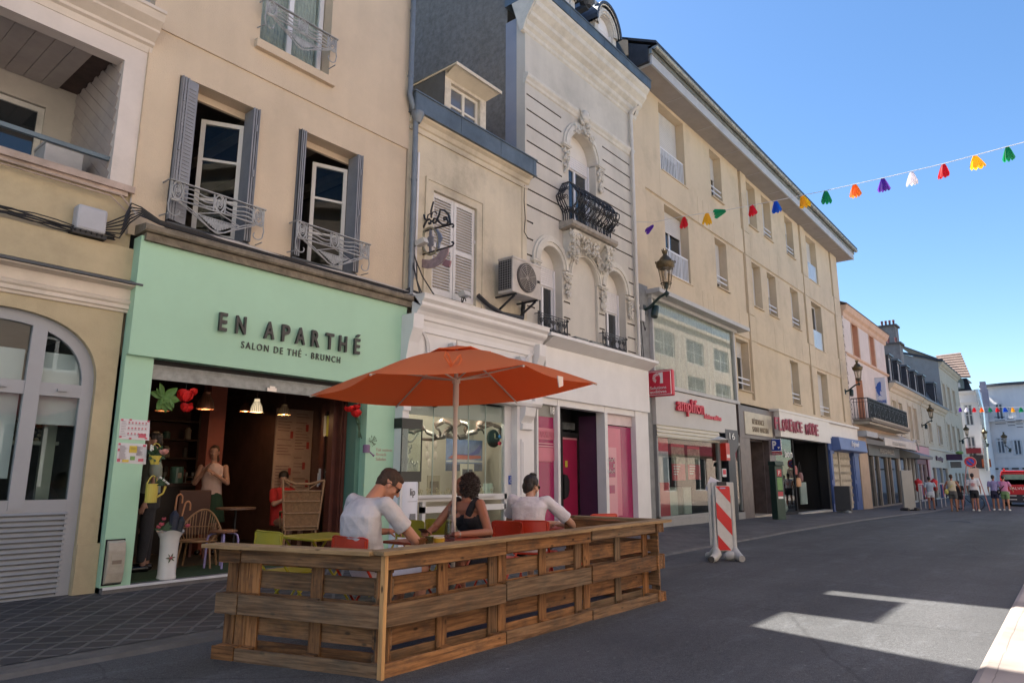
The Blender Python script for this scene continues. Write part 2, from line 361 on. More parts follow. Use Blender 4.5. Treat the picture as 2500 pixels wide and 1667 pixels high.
 r7=n.new('ShaderNodeMapRange');r7.inputs[1].default_value=.002;r7.inputs[2].default_value=.006;r7.inputs[3].default_value=.72;r7.inputs[4].default_value=1;l.new(ck.outputs[0],r7.inputs[0])
 q1=n.new('ShaderNodeMath');q1.operation='MULTIPLY';l.new(r5.outputs[0],q1.inputs[0]);l.new(r6.outputs[0],q1.inputs[1]);q2=n.new('ShaderNodeMath');q2.operation='MULTIPLY';l.new(q1.outputs[0],q2.inputs[0]);l.new(r7.outputs[0],q2.inputs[1])
 vf=n.new('ShaderNodeTexVoronoi');vf.inputs['Scale'].default_value=5.5;l.new(g.outputs['Position'],vf.inputs['Vector'])
 r8=n.new('ShaderNodeMapRange');r8.inputs[1].default_value=.075;r8.inputs[2].default_value=.05;r8.inputs[3].default_value=0;r8.inputs[4].default_value=.7;l.new(vf.outputs[0],r8.inputs[0])
 m9=n.new('ShaderNodeMix');m9.data_type='RGBA';m9.inputs['B'].default_value=(.17,.165,.155,1);l.new(m2.outputs['Result'],m9.inputs['A']);l.new(r8.outputs[0],m9.inputs['Factor'])
 fs=n.new('ShaderNodeVectorMath');fs.operation='SCALE';l.new(m9.outputs['Result'],fs.inputs[0]);l.new(q2.outputs[0],fs.inputs['Scale']);l.new(fs.outputs[0],b.inputs['Base Color'])
 b.inputs['Roughness'].default_value=.82;b.inputs['Specular IOR Level'].default_value=.35
 bp=n.new('ShaderNodeBump');bp.inputs['Strength'].default_value=.7;bp.inputs['Distance'].default_value=.006;l.new(a.outputs[0],bp.inputs['Height']);l.new(bp.outputs[0],b.inputs['Normal'])
 return m
def paving(name,c1,c2,mortar,sx,sy,rot,ms=.03,off=.5,bumpd=.012):
 m=bpy.data.materials.new(name);m.use_nodes=True;n=m.node_tree.nodes;l=m.node_tree.links;b=n['Principled BSDF']
 g=n.new('ShaderNodeNewGeometry');mp=n.new('ShaderNodeMapping');mp.inputs['Rotation'].default_value=(0,0,rot);l.new(g.outputs['Position'],mp.inputs[0])
 nz=n.new('ShaderNodeTexNoise');nz.inputs['Scale'].default_value=3;nz.inputs['Detail'].default_value=4;l.new(mp.outputs[0],nz.inputs['Vector'])
 ml=n.new('ShaderNodeVectorMath');ml.operation='MULTIPLY_ADD';ml.inputs[1].default_value=(.05,.05,0);l.new(nz.outputs[1],ml.inputs[0]);l.new(mp.outputs[0],ml.inputs[2])
 br=n.new('ShaderNodeTexBrick');br.inputs['Scale'].default_value=1;br.inputs['Brick Width'].default_value=sx;br.inputs['Row Height'].default_value=sy;br.inputs['Mortar Size'].default_value=ms
 br.inputs['Mortar Smooth'].default_value=.35;br.offset=off;br.inputs['Color1'].default_value=(*c1,1);br.inputs['Color2'].default_value=(*c2,1);br.inputs['Mortar'].default_value=(*mortar,1);br.inputs['Bias'].default_value=0
 l.new(ml.outputs[0],br.inputs['Vector'])
 c=n.new('ShaderNodeTexNoise');c.inputs['Scale'].default_value=1.3;c.inputs['Detail'].default_value=8;l.new(g.outputs['Position'],c.inputs['Vector'])
 r=n.new('ShaderNodeMapRange');r.inputs[1].default_value=.3;r.inputs[2].default_value=.7;r.inputs[3].default_value=.6;r.inputs[4].default_value=1.4;l.new(c.outputs[0],r.inputs[0])
 s=n.new('ShaderNodeVectorMath');s.operation='SCALE';l.new(br.outputs[0],s.inputs[0]);l.new(r.outputs[0],s.inputs['Scale']);l.new(s.outputs[0],b.inputs['Base Color'])
 b.inputs['Roughness'].default_value=.7
 bp=n.new('ShaderNodeBump');bp.inputs['Distance'].default_value=bumpd;bp.invert=True;bp.inputs['Strength'].default_value=.8;l.new(br.outputs['Fac'],bp.inputs['Height']);l.new(bp.outputs[0],b.inputs['Normal'])
 return m
ASPH=asphalt()
XS=[-12,0,3,6,9,12,17,20.5,24,27.5,31,34.5,38,45,52,60,75]
g=MB();g.face([(-900,-900,-.42),(1500,-900,-.42),(1500,900,-.42),(-900,900,-.42)])
tag(g.build('ground',M('far_ground',(.10,.10,.10),.9,.2,.2)),kind='structure')
strip('road',[(.68,.0),(3,.015),(5.46,0)],ASPH,XS+[110])
cob=paving('cobbles',(.030,.029,.032),(.052,.048,.050),(.105,.10,.096),.21,.21,R(40),.020,.0,.012)
cob2=paving('small_pavers',(.075,.070,.070),(.105,.098,.095),(.060,.056,.054),.22,.11,R(12),.010,.5,.006)
strip('sidewalk_by_the_cafe',[(5.72,.034),(9,.045)],cob,[-12,0,3,6,9.3])
strip('sidewalk_by_the_shops',[(5.72,.034),(9,.045)],cob2,[9.3,12,17,20.5,24,27.5,31,34.5,38,45,52,60,78])
kerbm=M('kerb_stone',(.105,.098,.092),.8,.3,4,.4,50,grime=.5)
kerb=strip('kerb',[(5.46,-.1),(5.46,.0),(5.50,.028),(5.72,.030)],kerbm,XS)
pale=paving('pale_slabs',(.29,.24,.21),(.32,.265,.235),(.21,.175,.155),1.2,.6,0,.004,.5,.003)
strip('far_sidewalk',[(.68,-.1),(.68,.012),(.64,.03),(-2.9,.04)],pale,XS)
mh=MB();mh.lathe([(.36,0),(.36,.012),(.30,.014),(.30,.008),(0.001,.008)],(25.5,3.05,GZ(25.5)+.006),28)
mh.build('manhole_cover',M('cast_iron',(.02,.02,.022),.6,.3,20,metal=.4));tag(bpy.data.objects['manhole_cover'],'round dark iron manhole cover in the middle of the road','manhole cover')
# ---------------------------------------------------------------- facade helpers
def room(parent,x0,x1,y0,y1,z0,z1,mw,mf=None,mc=None,name='interior'):
 b=MB();b.face([(x0,y1,z0),(x1,y1,z0),(x1,y1,z1),(x0,y1,z1)]);b.face([(x0,y0,z0),(x0,y1,z0),(x0,y1,z1),(x0,y0,z1)]);b.face([(x1,y0,z0),(x1,y1,z0),(x1,y1,z1),(x1,y0,z1)])
 b.m=1;b.face([(x0,y0,z0),(x1,y0,z0),(x1,y1,z0),(x0,y1,z0)]);b.m=2;b.face([(x0,y0,z1),(x1,y0,z1),(x1,y1,z1),(x0,y1,z1)])
 return b.build(name,[mw,mf or mw,mc or mw],parent)
def window(parent,x0,x1,z0,z1,y,fm,w=.055,cols=2,rows=1,gm=None,d=.06,name='window',label=None,xf=None,sash=True):
 b=MB();b.X=xf
 b.box(x0,x0+w,y,y+d,z0,z1);b.box(x1-w,x1,y,y+d,z0,z1);b.box(x0+w,x1-w,y,y+d,z0,z0+w);b.box(x0+w,x1-w,y,y+d,z1-w,z1)
 for i in range(1,cols):
  xc=x0+(x1-x0)*i/cols;b.box(xc-w*.55,xc+w*.55,y-.006,y+d-.006,z0+w,z1-w)
 for j in range(1,rows):
  zc=z0+(z1-z0)*j/rows;b.box(x0+w,x1-w,y+.004,y+d-.004,zc-w*.35,zc+w*.35)
 o=b.build(name,fm,parent)
 p=MB();p.X=xf;p.box(x0+w*.5,x1-w*.5,y+d*.45,y+d*.55,z0+w*.5,z1-w*.5);p.build('pane',gm or pane,o)
 if label:o['label']=label
 return o
def slats(parent,x0,x1,z0,z1,y,m,pitch=.045,name='roller_shutter',xf=None,tilt=.006):
 b=MB();b.X=xf;n=max(1,int((z1-z0)/pitch));dz=(z1-z0)/n
 for i in range(n):
  za=z0+i*dz;b.face([(x0,y-tilt,za),(x1,y-tilt,za),(x1,y,za+dz*.85),(x0,y,za+dz*.85)]);b.face([(x0,y,za+dz*.85),(x1,y,za+dz*.85),(x1,y-tilt,za+dz),(x0,y-tilt,za+dz)])
 b.box(x0,x1,y-.012,y+.01,z0-.03,z0)
 return b.build(name,m,parent)
def cornice(b,x0,x1,prof,y=FY):
 p=[(y-a,z) for a,z in prof];b.ext([(y+.05,prof[0][1])]+p+[(y+.05,prof[-1][1])],x0,x1)
def wave(x0,x1,z,amp,n=24):
 return [(x0+(x1-x0)*i/n,z+amp*math.sin(2*PI*i/n*1.0)) for i in range(n+1)]
# ================================================================ ochre house with the loggia (far left)
ochre=M('ochre_render',(.45,.375,.245),.85,.12,1.2,.25,90,grime=.22,streak=.10)
cream_pl=M('cream_mouldings',(.60,.53,.46),.7,.08,3,.1,60,grime=.18)
loggia_wh=M('loggia_white',(.60,.54,.50),.6,.06,3,grime=.15)
plank_g=M('loggia_planks',(.36,.32,.30),.7,.1,4)
grey_fr=M('grey_frame',(.30,.31,.34),.5,.05)
h1=thing('corner_house','ochre rendered house with arched grey window and open loggia above, at the left edge','house',(1,FY,0),world=True)
b=MB()
b.wall(-3,3.10,-.3,3.15,FY,[dict(x=(.86,2.90),z=(-.3,3.0),d=.12,arch=.78,pw=2.5)],deep=.12)
b.wall(-3,3.13,3.15,3.92,FY,[]);b.wall(-3,3.10,3.92,4.60,FY+.07,[])
b.box(-3,3.10,FY+.13,FY+.3,3.0,4.55)
b.face([(3.13,FY,-.3),(3.13,FY+1,-.3),(3.13,FY+1,3.92),(3.13,FY,3.92)]);b.face([(-3,FY,3.92),(3.13,FY,3.92),(3.13,FY+.1,3.925),(-3,FY+.1,3.925)])
b.box(2.905,3.125,FY-.022,FY-.001,-.3,.56)
b.build('wall',ochre,h1)
b=MB();cornice(b,-3,3.15,[(.02,3.14),(.03,3.17),(.05,3.18),(.05,3.22),(.07,3.24),(.08,3.27),(.05,3.29),(.05,3.41),(.16,3.43),(.17,3.445)]);b.build('cornice',cream_pl,h1)
b=MB();cornice(b,-3,3.20,[(.16,3.447),(.20,3.45),(.20,3.47),(.02,3.53)]);b.build('zinc_flashing',zinc_dark,h1)
b=MB();b.box(-3,3.06,FY-.02,FY+.2,4.60,4.68);b.box(-3,3.0,FY+.02,FY+1.6,4.55,4.60);b.tube([(-3,FY-.03,4.55),(2.9,FY-.03,4.53),(3.05,FY-.02,4.40)],.012);b.tube([(-3,FY-.02,4.50),(2.8,FY-.02,4.49),(3.06,FY-.02,4.3)],.009)
b.build('sill',M('rose_sill',(.46,.36,.31),.7,.15,5,.2,60,grime=.5),h1)
b=MB();b.box(2.79,3.05,FY+.03,FY+.25,4.68,6.48);b.box(-3,2.79,FY+.03,FY+.22,6.26,6.48);b.build('post_and_beam',loggia_wh,h1)
b=MB();cornice(b,-3,3.08,[(-.02,6.48),(.0,6.56),(.04,6.58),(.04,6.62),(.10,6.66),(.16,6.70),(.16,6.73),(.26,6.80),(.30,6.88),(.32,6.89),(.32,6.93),(-.3,7.0)]);b.build('eaves_cornice',cream_pl,h1)
# loggia inside
b=MB();b.m=0;b.wall(-3,2.80,4.6,6.40,FY+1.62,[dict(x=(-.6,2.46),z=(4.6,6.06),d=.12)])
b.m=1
for i in range(30):
 pass
b.face([(2.80,FY+.1,4.6),(2.80,FY+1.62,4.6),(2.80,FY+1.62,6.40),(2.80,FY+.1,6.40)])
b.build('loggia_wall',[M('loggia_back',(.42,.38,.33),.8,.1,3),plank_g],h1)
b=MB()
for i in range(-8,16):
 z0=4.6+i*.16;pts=[]
 a=(FY+.12,z0);c=(FY+1.6,z0+1.1)
 t0=max(0,(4.62-z0)/1.1);t1=min(1,(6.38-z0)/1.1)
 if t1-t0<.05:continue
 P=lambda t:(2.79,a[0]+(c[0]-a[0])*t,z0+1.1*t);b.bar(P(t0),P(t1),.124,.018,up=(1,0,0))
b.build('side_boarding',M('side_boarding',(.38,.325,.295),.7,.1,4),h1)
b=MB()
for i in range(26):
 x=2.55-i*.2;b.box(x-.194,x,FY+.05,FY+1.6,6.36,6.385)
b.build('ceiling_boarding',plank_g,h1)
b=MB();b.box(-3,2.80,FY+.1,FY+1.7,6.40,6.47);b.build('ceiling',M('rust_dark',(.07,.045,.04),.8,.3,5),h1)
w=window(h1,-.6,2.46,4.62,6.05,FY+1.66,white_old,.07,3,1)
b=MB();b.bar((-3,FY+.12,4.98),(2.79,FY+.12,4.98),.05,.05);b.build('handrail',M('blue_rail',(.10,.14,.17),.5,.15),h1)
b=MB();b.box(-3,3.05,FY+.15,FY+.6,7.0,8.2);b.m=1;b.box(-3,2.55,FY+.05,FY+.15,7.35,8.2)
b.build('attic_front',[M('attic_grey',(.30,.29,.30),.7,.4,6,grime=.6),slate],h1)
b=MB();b.box(2.6,3.02,FY+.6,FY+5,6.95,9.2);b.box(-3,2.6,FY+.6,FY+5,6.95,8.9);b.build('roof',slate,h1)
# arched window: frame band, mullion, transom, louvred panel
fr=MB();y0,y1=FY+.07,FY+.13
def arc(x0,x1,top,rise,e,off=0,N=26):
 cx=(x0+x1)/2;rx=(x1-x0)/2-off
 return [(cx-math.copysign(abs(math.cos(PI*k/N))**(2/e),math.cos(PI*k/N))*rx,top-rise+abs(math.sin(PI*k/N))**(2/e)*(rise-off)) for k in range(N+1)]
A=arc(.86,2.90,3.0,.78,2.5);B=arc(.86,2.90,3.0,.78,2.5,.12)
for i in range(26):fr.face([(A[i][0],y0,A[i][1]),(A[i+1][0],y0,A[i+1][1]),(B[i+1][0],y0,B[i+1][1]),(B[i][0],y0,B[i][1])]);fr.face([(B[i][0],y0,B[i][1]),(B[i+1][0],y0,B[i+1][1]),(B[i+1][0],y1,B[i+1][1]),(B[i][0],y1,B[i][1])])
fr.box(.86,.98,y0,y1,0,2.22);fr.box(2.78,2.90,y0,y1,0,2.22);fr.box(2.25,2.39,y0-.01,y1,.93,2.86);fr.box(1.35,1.49,y0-.01,y1,.93,2.8)
fr.box(.98,2.78,y0+.002,y1,2.12,2.26);fr.box(.98,2.78,y0+.002,y1,.90,1.03)
for x in (2.00,2.55):fr.box(x,x+.09,y0-.03,y0,2.175,2.20)
fo=fr.build('arched_window',grey_fr,h1)
b=MB();b.slab([(x,FY+.105,z) for x,z in B]+[(2.78,FY+.105,1.0),(.98,FY+.105,1.0)][::1],(0,1,0),.008);b.build('pane',glass_m,fo)
b=MB()
n=17
for i in range(n):
 z=.03+i*.053;b.face([(.95,FY+.055,z),(2.80,FY+.055,z),(2.80,FY+.085,z+.034),(.95,FY+.085,z+.034)]);b.face([(.95,FY+.055,z),(2.80,FY+.055,z),(2.80,FY+.1,z-.004),(.95,FY+.1,z-.004)])
b.box(.9,2.85,FY+.10,FY+.12,0,.92);b.build('louvre_panel',M('louvre_grey',(.25,.26,.28),.5,.1,4,grime=.2),h1)
room(h1,.3,3.0,FY+.16,FY+3.5,.05,3.0,M('shop_grey',(.16,.16,.15),.9,.2),int_dark,M('shop_ceiling',(.5,.5,.5),.9,.05),'interior')
b=MB();b.box(2.3,2.85,FY+.17,FY+.18,1.82,2.60);b.box(.9,2.24,FY+.17,FY+.18,1.25,2.60);b.build('blind',M('blind_and_reflection',(.62,.64,.72),.7,.03),h1)  # pale lavender: blind, and left sheet standing in for a reflection in the pane
b=MB();b.box(1.2,2.8,FY+.6,FY+1.0,1.62,1.66);b.box(2.62,2.75,FY+.55,FY+.62,.9,2.0);b.box(1.4,2.9,FY+1.0,FY+1.4,.9,1.0)
sh=b.build('display_shelf',M('shelf_white',(.5,.52,.5),.6,.05));tag(sh,'white display shelf seen through the arched grey window','shelf')
b=MB()
for k in range(9):
 z=1.68+k*.045;r=.16-.014*k
 for j in range(int(10-k*.8)):a=j/int(10-k*.8)*2*PI+k*.4;b.ell((2.53+r*math.cos(a),FY+.78+r*math.sin(a),z),(.026,.026,.02),8)
mc=b.build('macaron_pyramid',M('macaron_tan',(.42,.36,.27),.8,.3,12));tag(mc,'pyramid of tan macarons on the shelf behind the arched window','pastry tower')
bx=MB();bx.box(2.22,2.62,FY+.45,FY+.85,4.62,5.08);bx.box(2.21,2.63,FY+.44,FY+.86,5.08,5.12)
tag(bx.build('storage_box',M('box_white',(.45,.44,.43),.6,.1,5,grime=.2),None,bevel=.01),'pale plastic storage box standing on the loggia floor behind the blue rail','box')
t=thing('junction_box','grey plastic cable junction box on the ochre wall above the green sign corner','junction box',(2.62,FY+.07,4.0),world=True)
b=MB();b.box(2.47,2.78,FY-.10,FY+.068,3.98,4.27);b.build('cover',M('box_grey',(.38,.39,.43),.5,.08),t,bevel=.03)
b=MB();b.box(2.45,2.80,FY-.07,FY+.068,3.93,3.978)
for k in range(6):b.bar((2.47+k*.055,FY-.09,3.975),(2.48+k*.055,FY-.04,3.935),.012)
b.build('base',cable,t)
b=MB()
for k in range(7):
 pts=[];ph=random.random()*6
 for i in range(30):
  x=-3+5.9*i/29;pts.append((x,FY-.03+.02*math.sin(i*.9+ph)+.0,3.95+.012*k+.018*math.sin(i*1.3+ph)))
 b.tube(pts,.007+.003*(k%2),5)
for k in range(6):
 b.tube([(2.75,FY-.06,4.0+.02*k),(2.92,FY-.10-.02*k,3.98+.05*k),(3.02,FY-.07,4.2+.05*k),(3.1,FY-.16,4.30+.02*k),(3.3,FY-.21,4.235+.01*k),(4.2,FY-.215,4.22+.01*k),(5.6,FY-.21,4.225+.01*k),(7.2,FY-.2,4.22+.008*k),(7.45,FY-.1,4.3+.02*k)],.009,5)
tag(b.build('cable_bundle',[cable]),'bundle of black cables running along the ledge above the green sign','cables')
b=MB()
for k in range(3):
 b.tube([(3.04,FY+.02,4.55),(3.02,FY-.05,4.42),(3.06,FY-.12,4.30+.02*k),(3.4,FY-.20,4.27),(4.3,FY-.225,4.265+.01*k),(5.2,FY-.21,4.26),(6.4,FY-.225,4.262+.01*k),(7.3,FY-.2,4.27)],.006,5)
tag(b.build('cable',[cable_wh]),'thin pale cables drooping along the ledge above the green sign','cables')
# ================================================================ peach house above the mint tea room
peach=M('peach_render',(.57,.465,.345),.9,.08,.7,.6,70,grime=.08,streak=.09)
mint=M('mint_paint',(.36,.59,.43),.5,.035,1.5,streak=.03)
h2=thing('town_house','peach rendered town house with grey casement balconies above the mint green tea room front','house',(5,FY,0),world=True)
b=MB()
W1=(3.45,4.57,4.38,6.38);W2=(5.22,6.39,4.38,6.38);W3=(4.47,5.66,7.42,9.5)
b.wall(3.04,7.34,4.10,6.88,FY+.015,[dict(x=W1[:2],z=W1[2:]),dict(x=W2[:2],z=W2[2:])],deep=.30)
b.wall(3.04,7.36,6.88,11.3,FY-.01,[dict(x=W3[:2],z=W3[2:])],deep=.30)
b.face([(3.04,FY-.01,6.88),(7.36,FY-.01,6.88),(7.36,FY+.015,6.88),(3.04,FY+.015,6.88)])
b.face([(7.36,FY-.01,3),(7.36,FY+9,3),(7.36,FY+9,11.3),(7.36,FY-.01,11.3)]);b.face([(3.04,FY,4.1),(3.04,FY+9,4.1),(3.04,FY+9,11.3),(3.04,FY,11.3)])
b.face([(3.04,FY+9,0),(7.36,FY+9,0),(7.36,FY+9,11.3),(3.04,FY+9,11.3)])
b.box(4.40,5.74,FY-.09,FY-.012,7.28,7.41)
for q in (W1,W2):b.box(q[0]+.002,q[1]-.002,FY+.25,FY+.3,q[3]-.10,q[3]-.002)
b.build('wall',peach,h2)
b=MB();b.m=0;b.slab([(2.9,FY-.35,11.3),(7.5,FY-.35,11.3),(7.5,FY+4.5,13.2),(2.9,FY+4.5,13.2)],(0,0,1),.15);b.slab([(2.9,FY+9.3,11.3),(7.5,FY+9.3,11.3),(7.5,FY+4.5,13.2),(2.9,FY+4.5,13.2)],(0,0,1),.15);b.build('roof',slate,h2)
# ledge over the sign
b=MB();b.ext([(FY+.01,4.09),(FY-.28,4.10),(FY-.30,4.12),(FY-.30,4.17),(FY-.27,4.19),(FY+.01,4.22)],3.12,7.36);b.box(3.16,7.34,FY-.24,FY+.01,4.0,4.09)
b.build('stone_ledge',M('mossy_ledge',(.19,.16,.12),.9,.4,6,.8,30,grime=.7),h2)
for q in (W1,W2):
 b=MB();b.box(q[0]+.003,q[1]-.003,FY-.02,FY+.3,q[2]-.08,q[2]-.002);b.build('window_sill',zinc_dark,h2)
room(h2,3.1,7.3,FY+.32,FY+5,4.2,6.7,M('room_wall',(.16,.14,.12),.9,.15),int_dark,M('room_ceiling',(.085,.065,.06),.9,.1))
b=MB()
for x in (3.7,4.9,5.9,6.9):b.box(x-.09,x+.09,FY+.33,FY+4.9,6.5,6.66)
b.build('ceiling_beam',M('beam_pale',(.22,.18,.15),.9,.15),h2)
room(h2,3.1,7.3,FY+.32,FY+4,7.2,9.9,int_beige,int_dark)
def leaf(parent,hx,hy,ang,z0,z1,w,rows,fm,gm,name='casement',t=.045,fw=.06,lab=None):
 """an opened casement hinged at (hx, hy); ang: direction of the leaf in plan"""
 X=Matrix.Translation((hx,hy,0))@Matrix.Rotation(ang,4,'Z');b=MB();b.X=X
 b.box(0,fw,-t/2,t/2,z0,z1);b.box(w-fw,w,-t/2,t/2,z0,z1);b.box(fw,w-fw,-t/2,t/2,z0,z0+fw*1.6);b.box(fw,w-fw,-t/2,t/2,z1-fw,z1)
 for j in range(1,rows):zc=z0+(z1-z0)*j/rows;b.box(fw,w-fw,-t*.4,t*.4,zc-.018,zc+.018)
 o=b.build(name,fm,parent);p=MB();p.X=X;p.box(fw*.5,w-fw*.5,-.003,.003,z0+fw,z1-fw*.5);p.build('pane',gm,o)
 if lab:o['label']=lab
 return o
wpaint=M('window_white',(.56,.55,.52),.45,.05)
leaf(h2,4.50,FY+.26,R(150),4.42,6.18,.56,3,wpaint,glass)
leaf(h2,6.30,FY+.26,R(160),4.42,6.18,.56,3,wpaint,glass)
leaf(h2,3.52,FY+.26,R(78),4.42,6.18,.54,3,wpaint,glass)
leaf(h2,5.29,FY+.26,R(80),4.42,6.18,.54,3,wpaint,glass)
def folded_shutter(parent,x,z0,z1,side,wide):
 """metal shutter folded in the reveal: leaves stand almost square to the wall"""
 b=MB()
 for k,(dx,L) in enumerate(((0,.28),(.035,.26),(.07,.25))):
  xx=x+side*(dx+.015);b.box(min(xx,xx+side*.008),max(xx,xx+side*.008),FY-.02-(.04 if k==0 else 0),FY-.02+L,z0,z1)
  b.box(min(xx,xx+side*.02),max(xx,xx+side*.02),FY-.045,FY-.015,z0,z1)
 if wide:
  for k in range(34):
   z=z0+.12+k*(z1-z0-.24)/34;b.bar((x+.012,FY+.05,z),(x+.012,FY+.22,z),.012,.022)
 for z in (z0+.3,(z0+z1)/2,z1-.3):b.box(x-.01+side*.05,x+.01+side*.05,FY-.06,FY-.03,z-.05,z+.05)
 return b.build('shutter',blue_grey,parent)
folded_shutter(h2,W1[0],W1[2]+.02,W1[3]-.02,1,True);folded_shutter(h2,W1[1],W1[2]+.02,W1[3]-.02,-1,False)
folded_shutter(h2,W2[0],W2[2]+.02,W2[3]-.02,1,True);folded_shutter(h2,W2[1],W2[2]+.02,W2[3]-.02,-1,False)
# wide leaf standing out from the left jamb of the first window
b=MB();b.X=Matrix.Translation((W1[0]+.01,FY-.03,0))@Matrix.Rotation(R(12),4,'Z');b.box(0,.24,-.01,.01,W1[2]+.02,W1[3]-.02)
for k in range(36):z=W1[2]+.1+k*.05;b.box(.03,.21,-.018,-.008,z,z+.03)
b.build('shutter',blue_grey,h2)
# upper window, mostly above the picture
w=window(h2,W3[0]+.02,W3[1]-.02,W3[2]+.02,W3[3],FY+.2,white_pvc,.07,2,1,gm=glass)
b=MB();
for i in range(40):x=W3[0]+.06+i*.027;b.face([(x,FY+.30+.015*(i%2),W3[2]),(x+.027,FY+.30+.015*((i+1)%2),W3[2]),(x+.027,FY+.30+.015*((i+1)%2),W3[3]),(x,FY+.30+.015*(i%2),W3[3])])
b.build('curtain',curtain,h2)
def deco_balcony(parent,x0,x1,z0,z1,y=FY-.17):
 """grey art-deco window guard: straight top rail, waves, oval scrolls and a fan below"""
 h=z1-z0;b=MB();r=.012;T=lambda p,rr=r:b.tube([(x,y,z) for x,z in p],rr,5)
 b.bar((x0-.02,y,z1),(x1+.02,y,z1),.045,.014);b.tube([(x0-.02,y,z1),(x0-.02,FY,z1)],.011,5);b.tube([(x1+.02,y,z1),(x1+.02,FY,z1)],.011,5)
 b.tube([(x0,y,z0+h*.2),(x0-.03,FY,z0+h*.2)],.009,5);b.tube([(x1,y,z0+h*.15),(x1,FY,z0+h*.15)],.009,5)
 zb=z1-h*.42;ow=.075;xm=(x0+x1)/2
 for c in (x0+ow+.01,xm,x1-ow-.01):
  for s in (-1,1):T([(c+s*ow,z1),(c+s*ow,zb)])
  T([(c+ow*.85*math.cos(a*PI/10),(z1+zb)/2+h*.2*math.sin(a*PI/10)) for a in range(21)])
  for k in range(2):T([(c+u*.62,(z1+zb)/2+v*1.3) for u,v in spiral(0,0,.004,.075,k*PI,1.25,16)],.0085)
 T([(x0,zb),(x1,zb)])
 for a,e in ((x0+2*ow+.01,xm-ow),(xm+ow,x1-2*ow-.01)):
  for k in (.12,.24,.34):T([(a+(e-a)*i/14,z1-h*k+.018*math.sin(i/14*2*PI*1.0)*(1 if a<xm else -1)) for i in range(15)],.010)
 for s,c in ((1,x0),(-1,x1)):
  T([(c,z1),(c,zb),(c-.012*s,zb-h*.15)]+[(c+s*(.10+u),zb-h*.26+v) for u,v in [(-math.cos(a)*(.11-.026*a),-math.sin(a)*(.11-.026*a)) for a in [k*.35 for k in range(1,11)]]],.009)
 T([(x0+.02,zb-.02),(x0+.12,zb-.015),(x0+.30,zb-h*.16),(xm-.1,z0+h*.12),(xm,z0+h*.08),(xm+.1,z0+h*.12),(x1-.30,zb-h*.16),(x1-.12,zb-.015),(x1-.02,zb-.02)],.009)
 T([(x0+.12,zb-.03),(xm-.02,z0+.03),(xm+.02,z0+.03),(x1-.12,zb-.03)],.008)
 T([(xm-.28,zb-h*.20),(xm+.28,zb-h*.20)],.007);T([(xm,zb-h*.02),(xm-.3,zb-h*.2)],.007);T([(xm,zb-h*.02),(xm+.3,zb-h*.2)],.007)
 pts=[]
 for i in range(61):
  u=i/60;x=xm-.24+.48*u;top=zb-h*.20;bot=z0+h*(.10+.26*abs(2*u-1));pts.append((x,top-.01 if i%4 in (0,1) else bot))
 T(pts,.009)
 return b.build('balcony_guard',iron_grey,parent)
deco_balcony(h2,W1[0]-.05,W1[1]+.09,4.31,4.86);deco_balcony(h2,W2[0]-.04,W2[1]+.09,4.31,4.86);deco_balcony(h2,W3[0]-.02,W3[1]+.0,7.50,8.02)
# --- mint shop front
SY=8.20
OPX0,OPX1,OPZ=3.44,6.60,2.62
b=MB();b.box(3.13,7.30,SY,FY+.02,2.64,4.06);sg=b.build('sign_fascia',mint,h2)
b=MB();b.box(3.13,OPX0,SY+.06,FY+.25,-.2,2.64)
b.build('pillar',mint,h2)
b=MB();b.box(OPX1+.02,7.22,SY+.06,FY+.45,-.2,2.64);b.build('pillar',mint,h2)
b=MB();b.box(OPX1-.06,OPX1+.02,SY+.2,FY+.45,-.2,2.62);b.build('door_jamb',M('jamb_green',(.10,.22,.17),.5,.06),h2)
letm=M('sign_letters',(.028,.030,.030),.4,0)
a=atY(533,757,SY);c=atY(878,818,SY)
# each letter of the big line stands at its place in the photograph's spacing
seq=[('E',556.),('N',589.5),('A',659.5),('P',698.5),('A',732.),('R',771.),('T',806.),('H',841.),('E',871.5)]
def sx(px,py):return atY(px,py,SY).x
L0=sx(533,723);base=3.075;hh=.235
cent=[sx(300+.3189*v,y) for v,y in ((770,725),(905,733),(1120,750),(1245,757),(1355,763),(1470,772),(1578,777),(1678,783),(1785,790))]
for (ch,_),cx in zip(seq,cent):
 wdt={'E':.105,'N':.135,'A':.15,'P':.125,'R':.13,'T':.135,'H':.135}[ch]
 text('letter',ch,letm,h2,(cx-wdt/2,SY-.045,base),.3,ext=.04,fit=(wdt,hh),offset=.006)
b=MB();b.slab([(cent[-1]-.01,SY-.045,base+hh+.025),(cent[-1]+.03,SY-.045,base+hh+.025),(cent[-1]+.065,SY-.045,base+hh+.07),(cent[-1]+.02,SY-.045,base+hh+.07)],(0,1,0),.04);b.build('letter',letm,h2)
x0=sx(300+.3189*918,550+.3189*735);x1=sx(300+.3189*1668,550+.3189*880)
text('lettering','SALON DE THÉ · BRUNCH',letm,h2,(x0,SY-.012,2.905),.1,ext=.012,fit=(x1-x0,.115),spacing=1.35)
b=MB()
for k in range(5):b.box(OPX0,OPX1-.02,SY+.14+.012*k,SY+.16+.012*k,2.50+.028*k,2.524+.028*k)
b.box(OPX0,OPX1-.02,SY+.12,SY+.165,2.40,2.50);b.m=1;b.box(OPX0,OPX1,SY+.17,SY+.5,2.46,2.64);b.m=2;b.box(4.95,5.09,SY+.095,SY+.12,2.40,2.45);b.box(4.98,5.06,SY+.085,SY+.095,2.44,2.47)
b.build('roller_shutter',[M('galvanised',(.22,.24,.24),.45,.25,10,metal=.4),int_dark,M('lock_steel',(.5,.5,.48),.3,.1,metal=.8)],h2)
b=MB();b.box(3.13,6.9,SY-.02,SY+.5,-.2,.10);b.m=1;b.box(3.13,6.6,SY-.032,SY-.012,.085,.112)
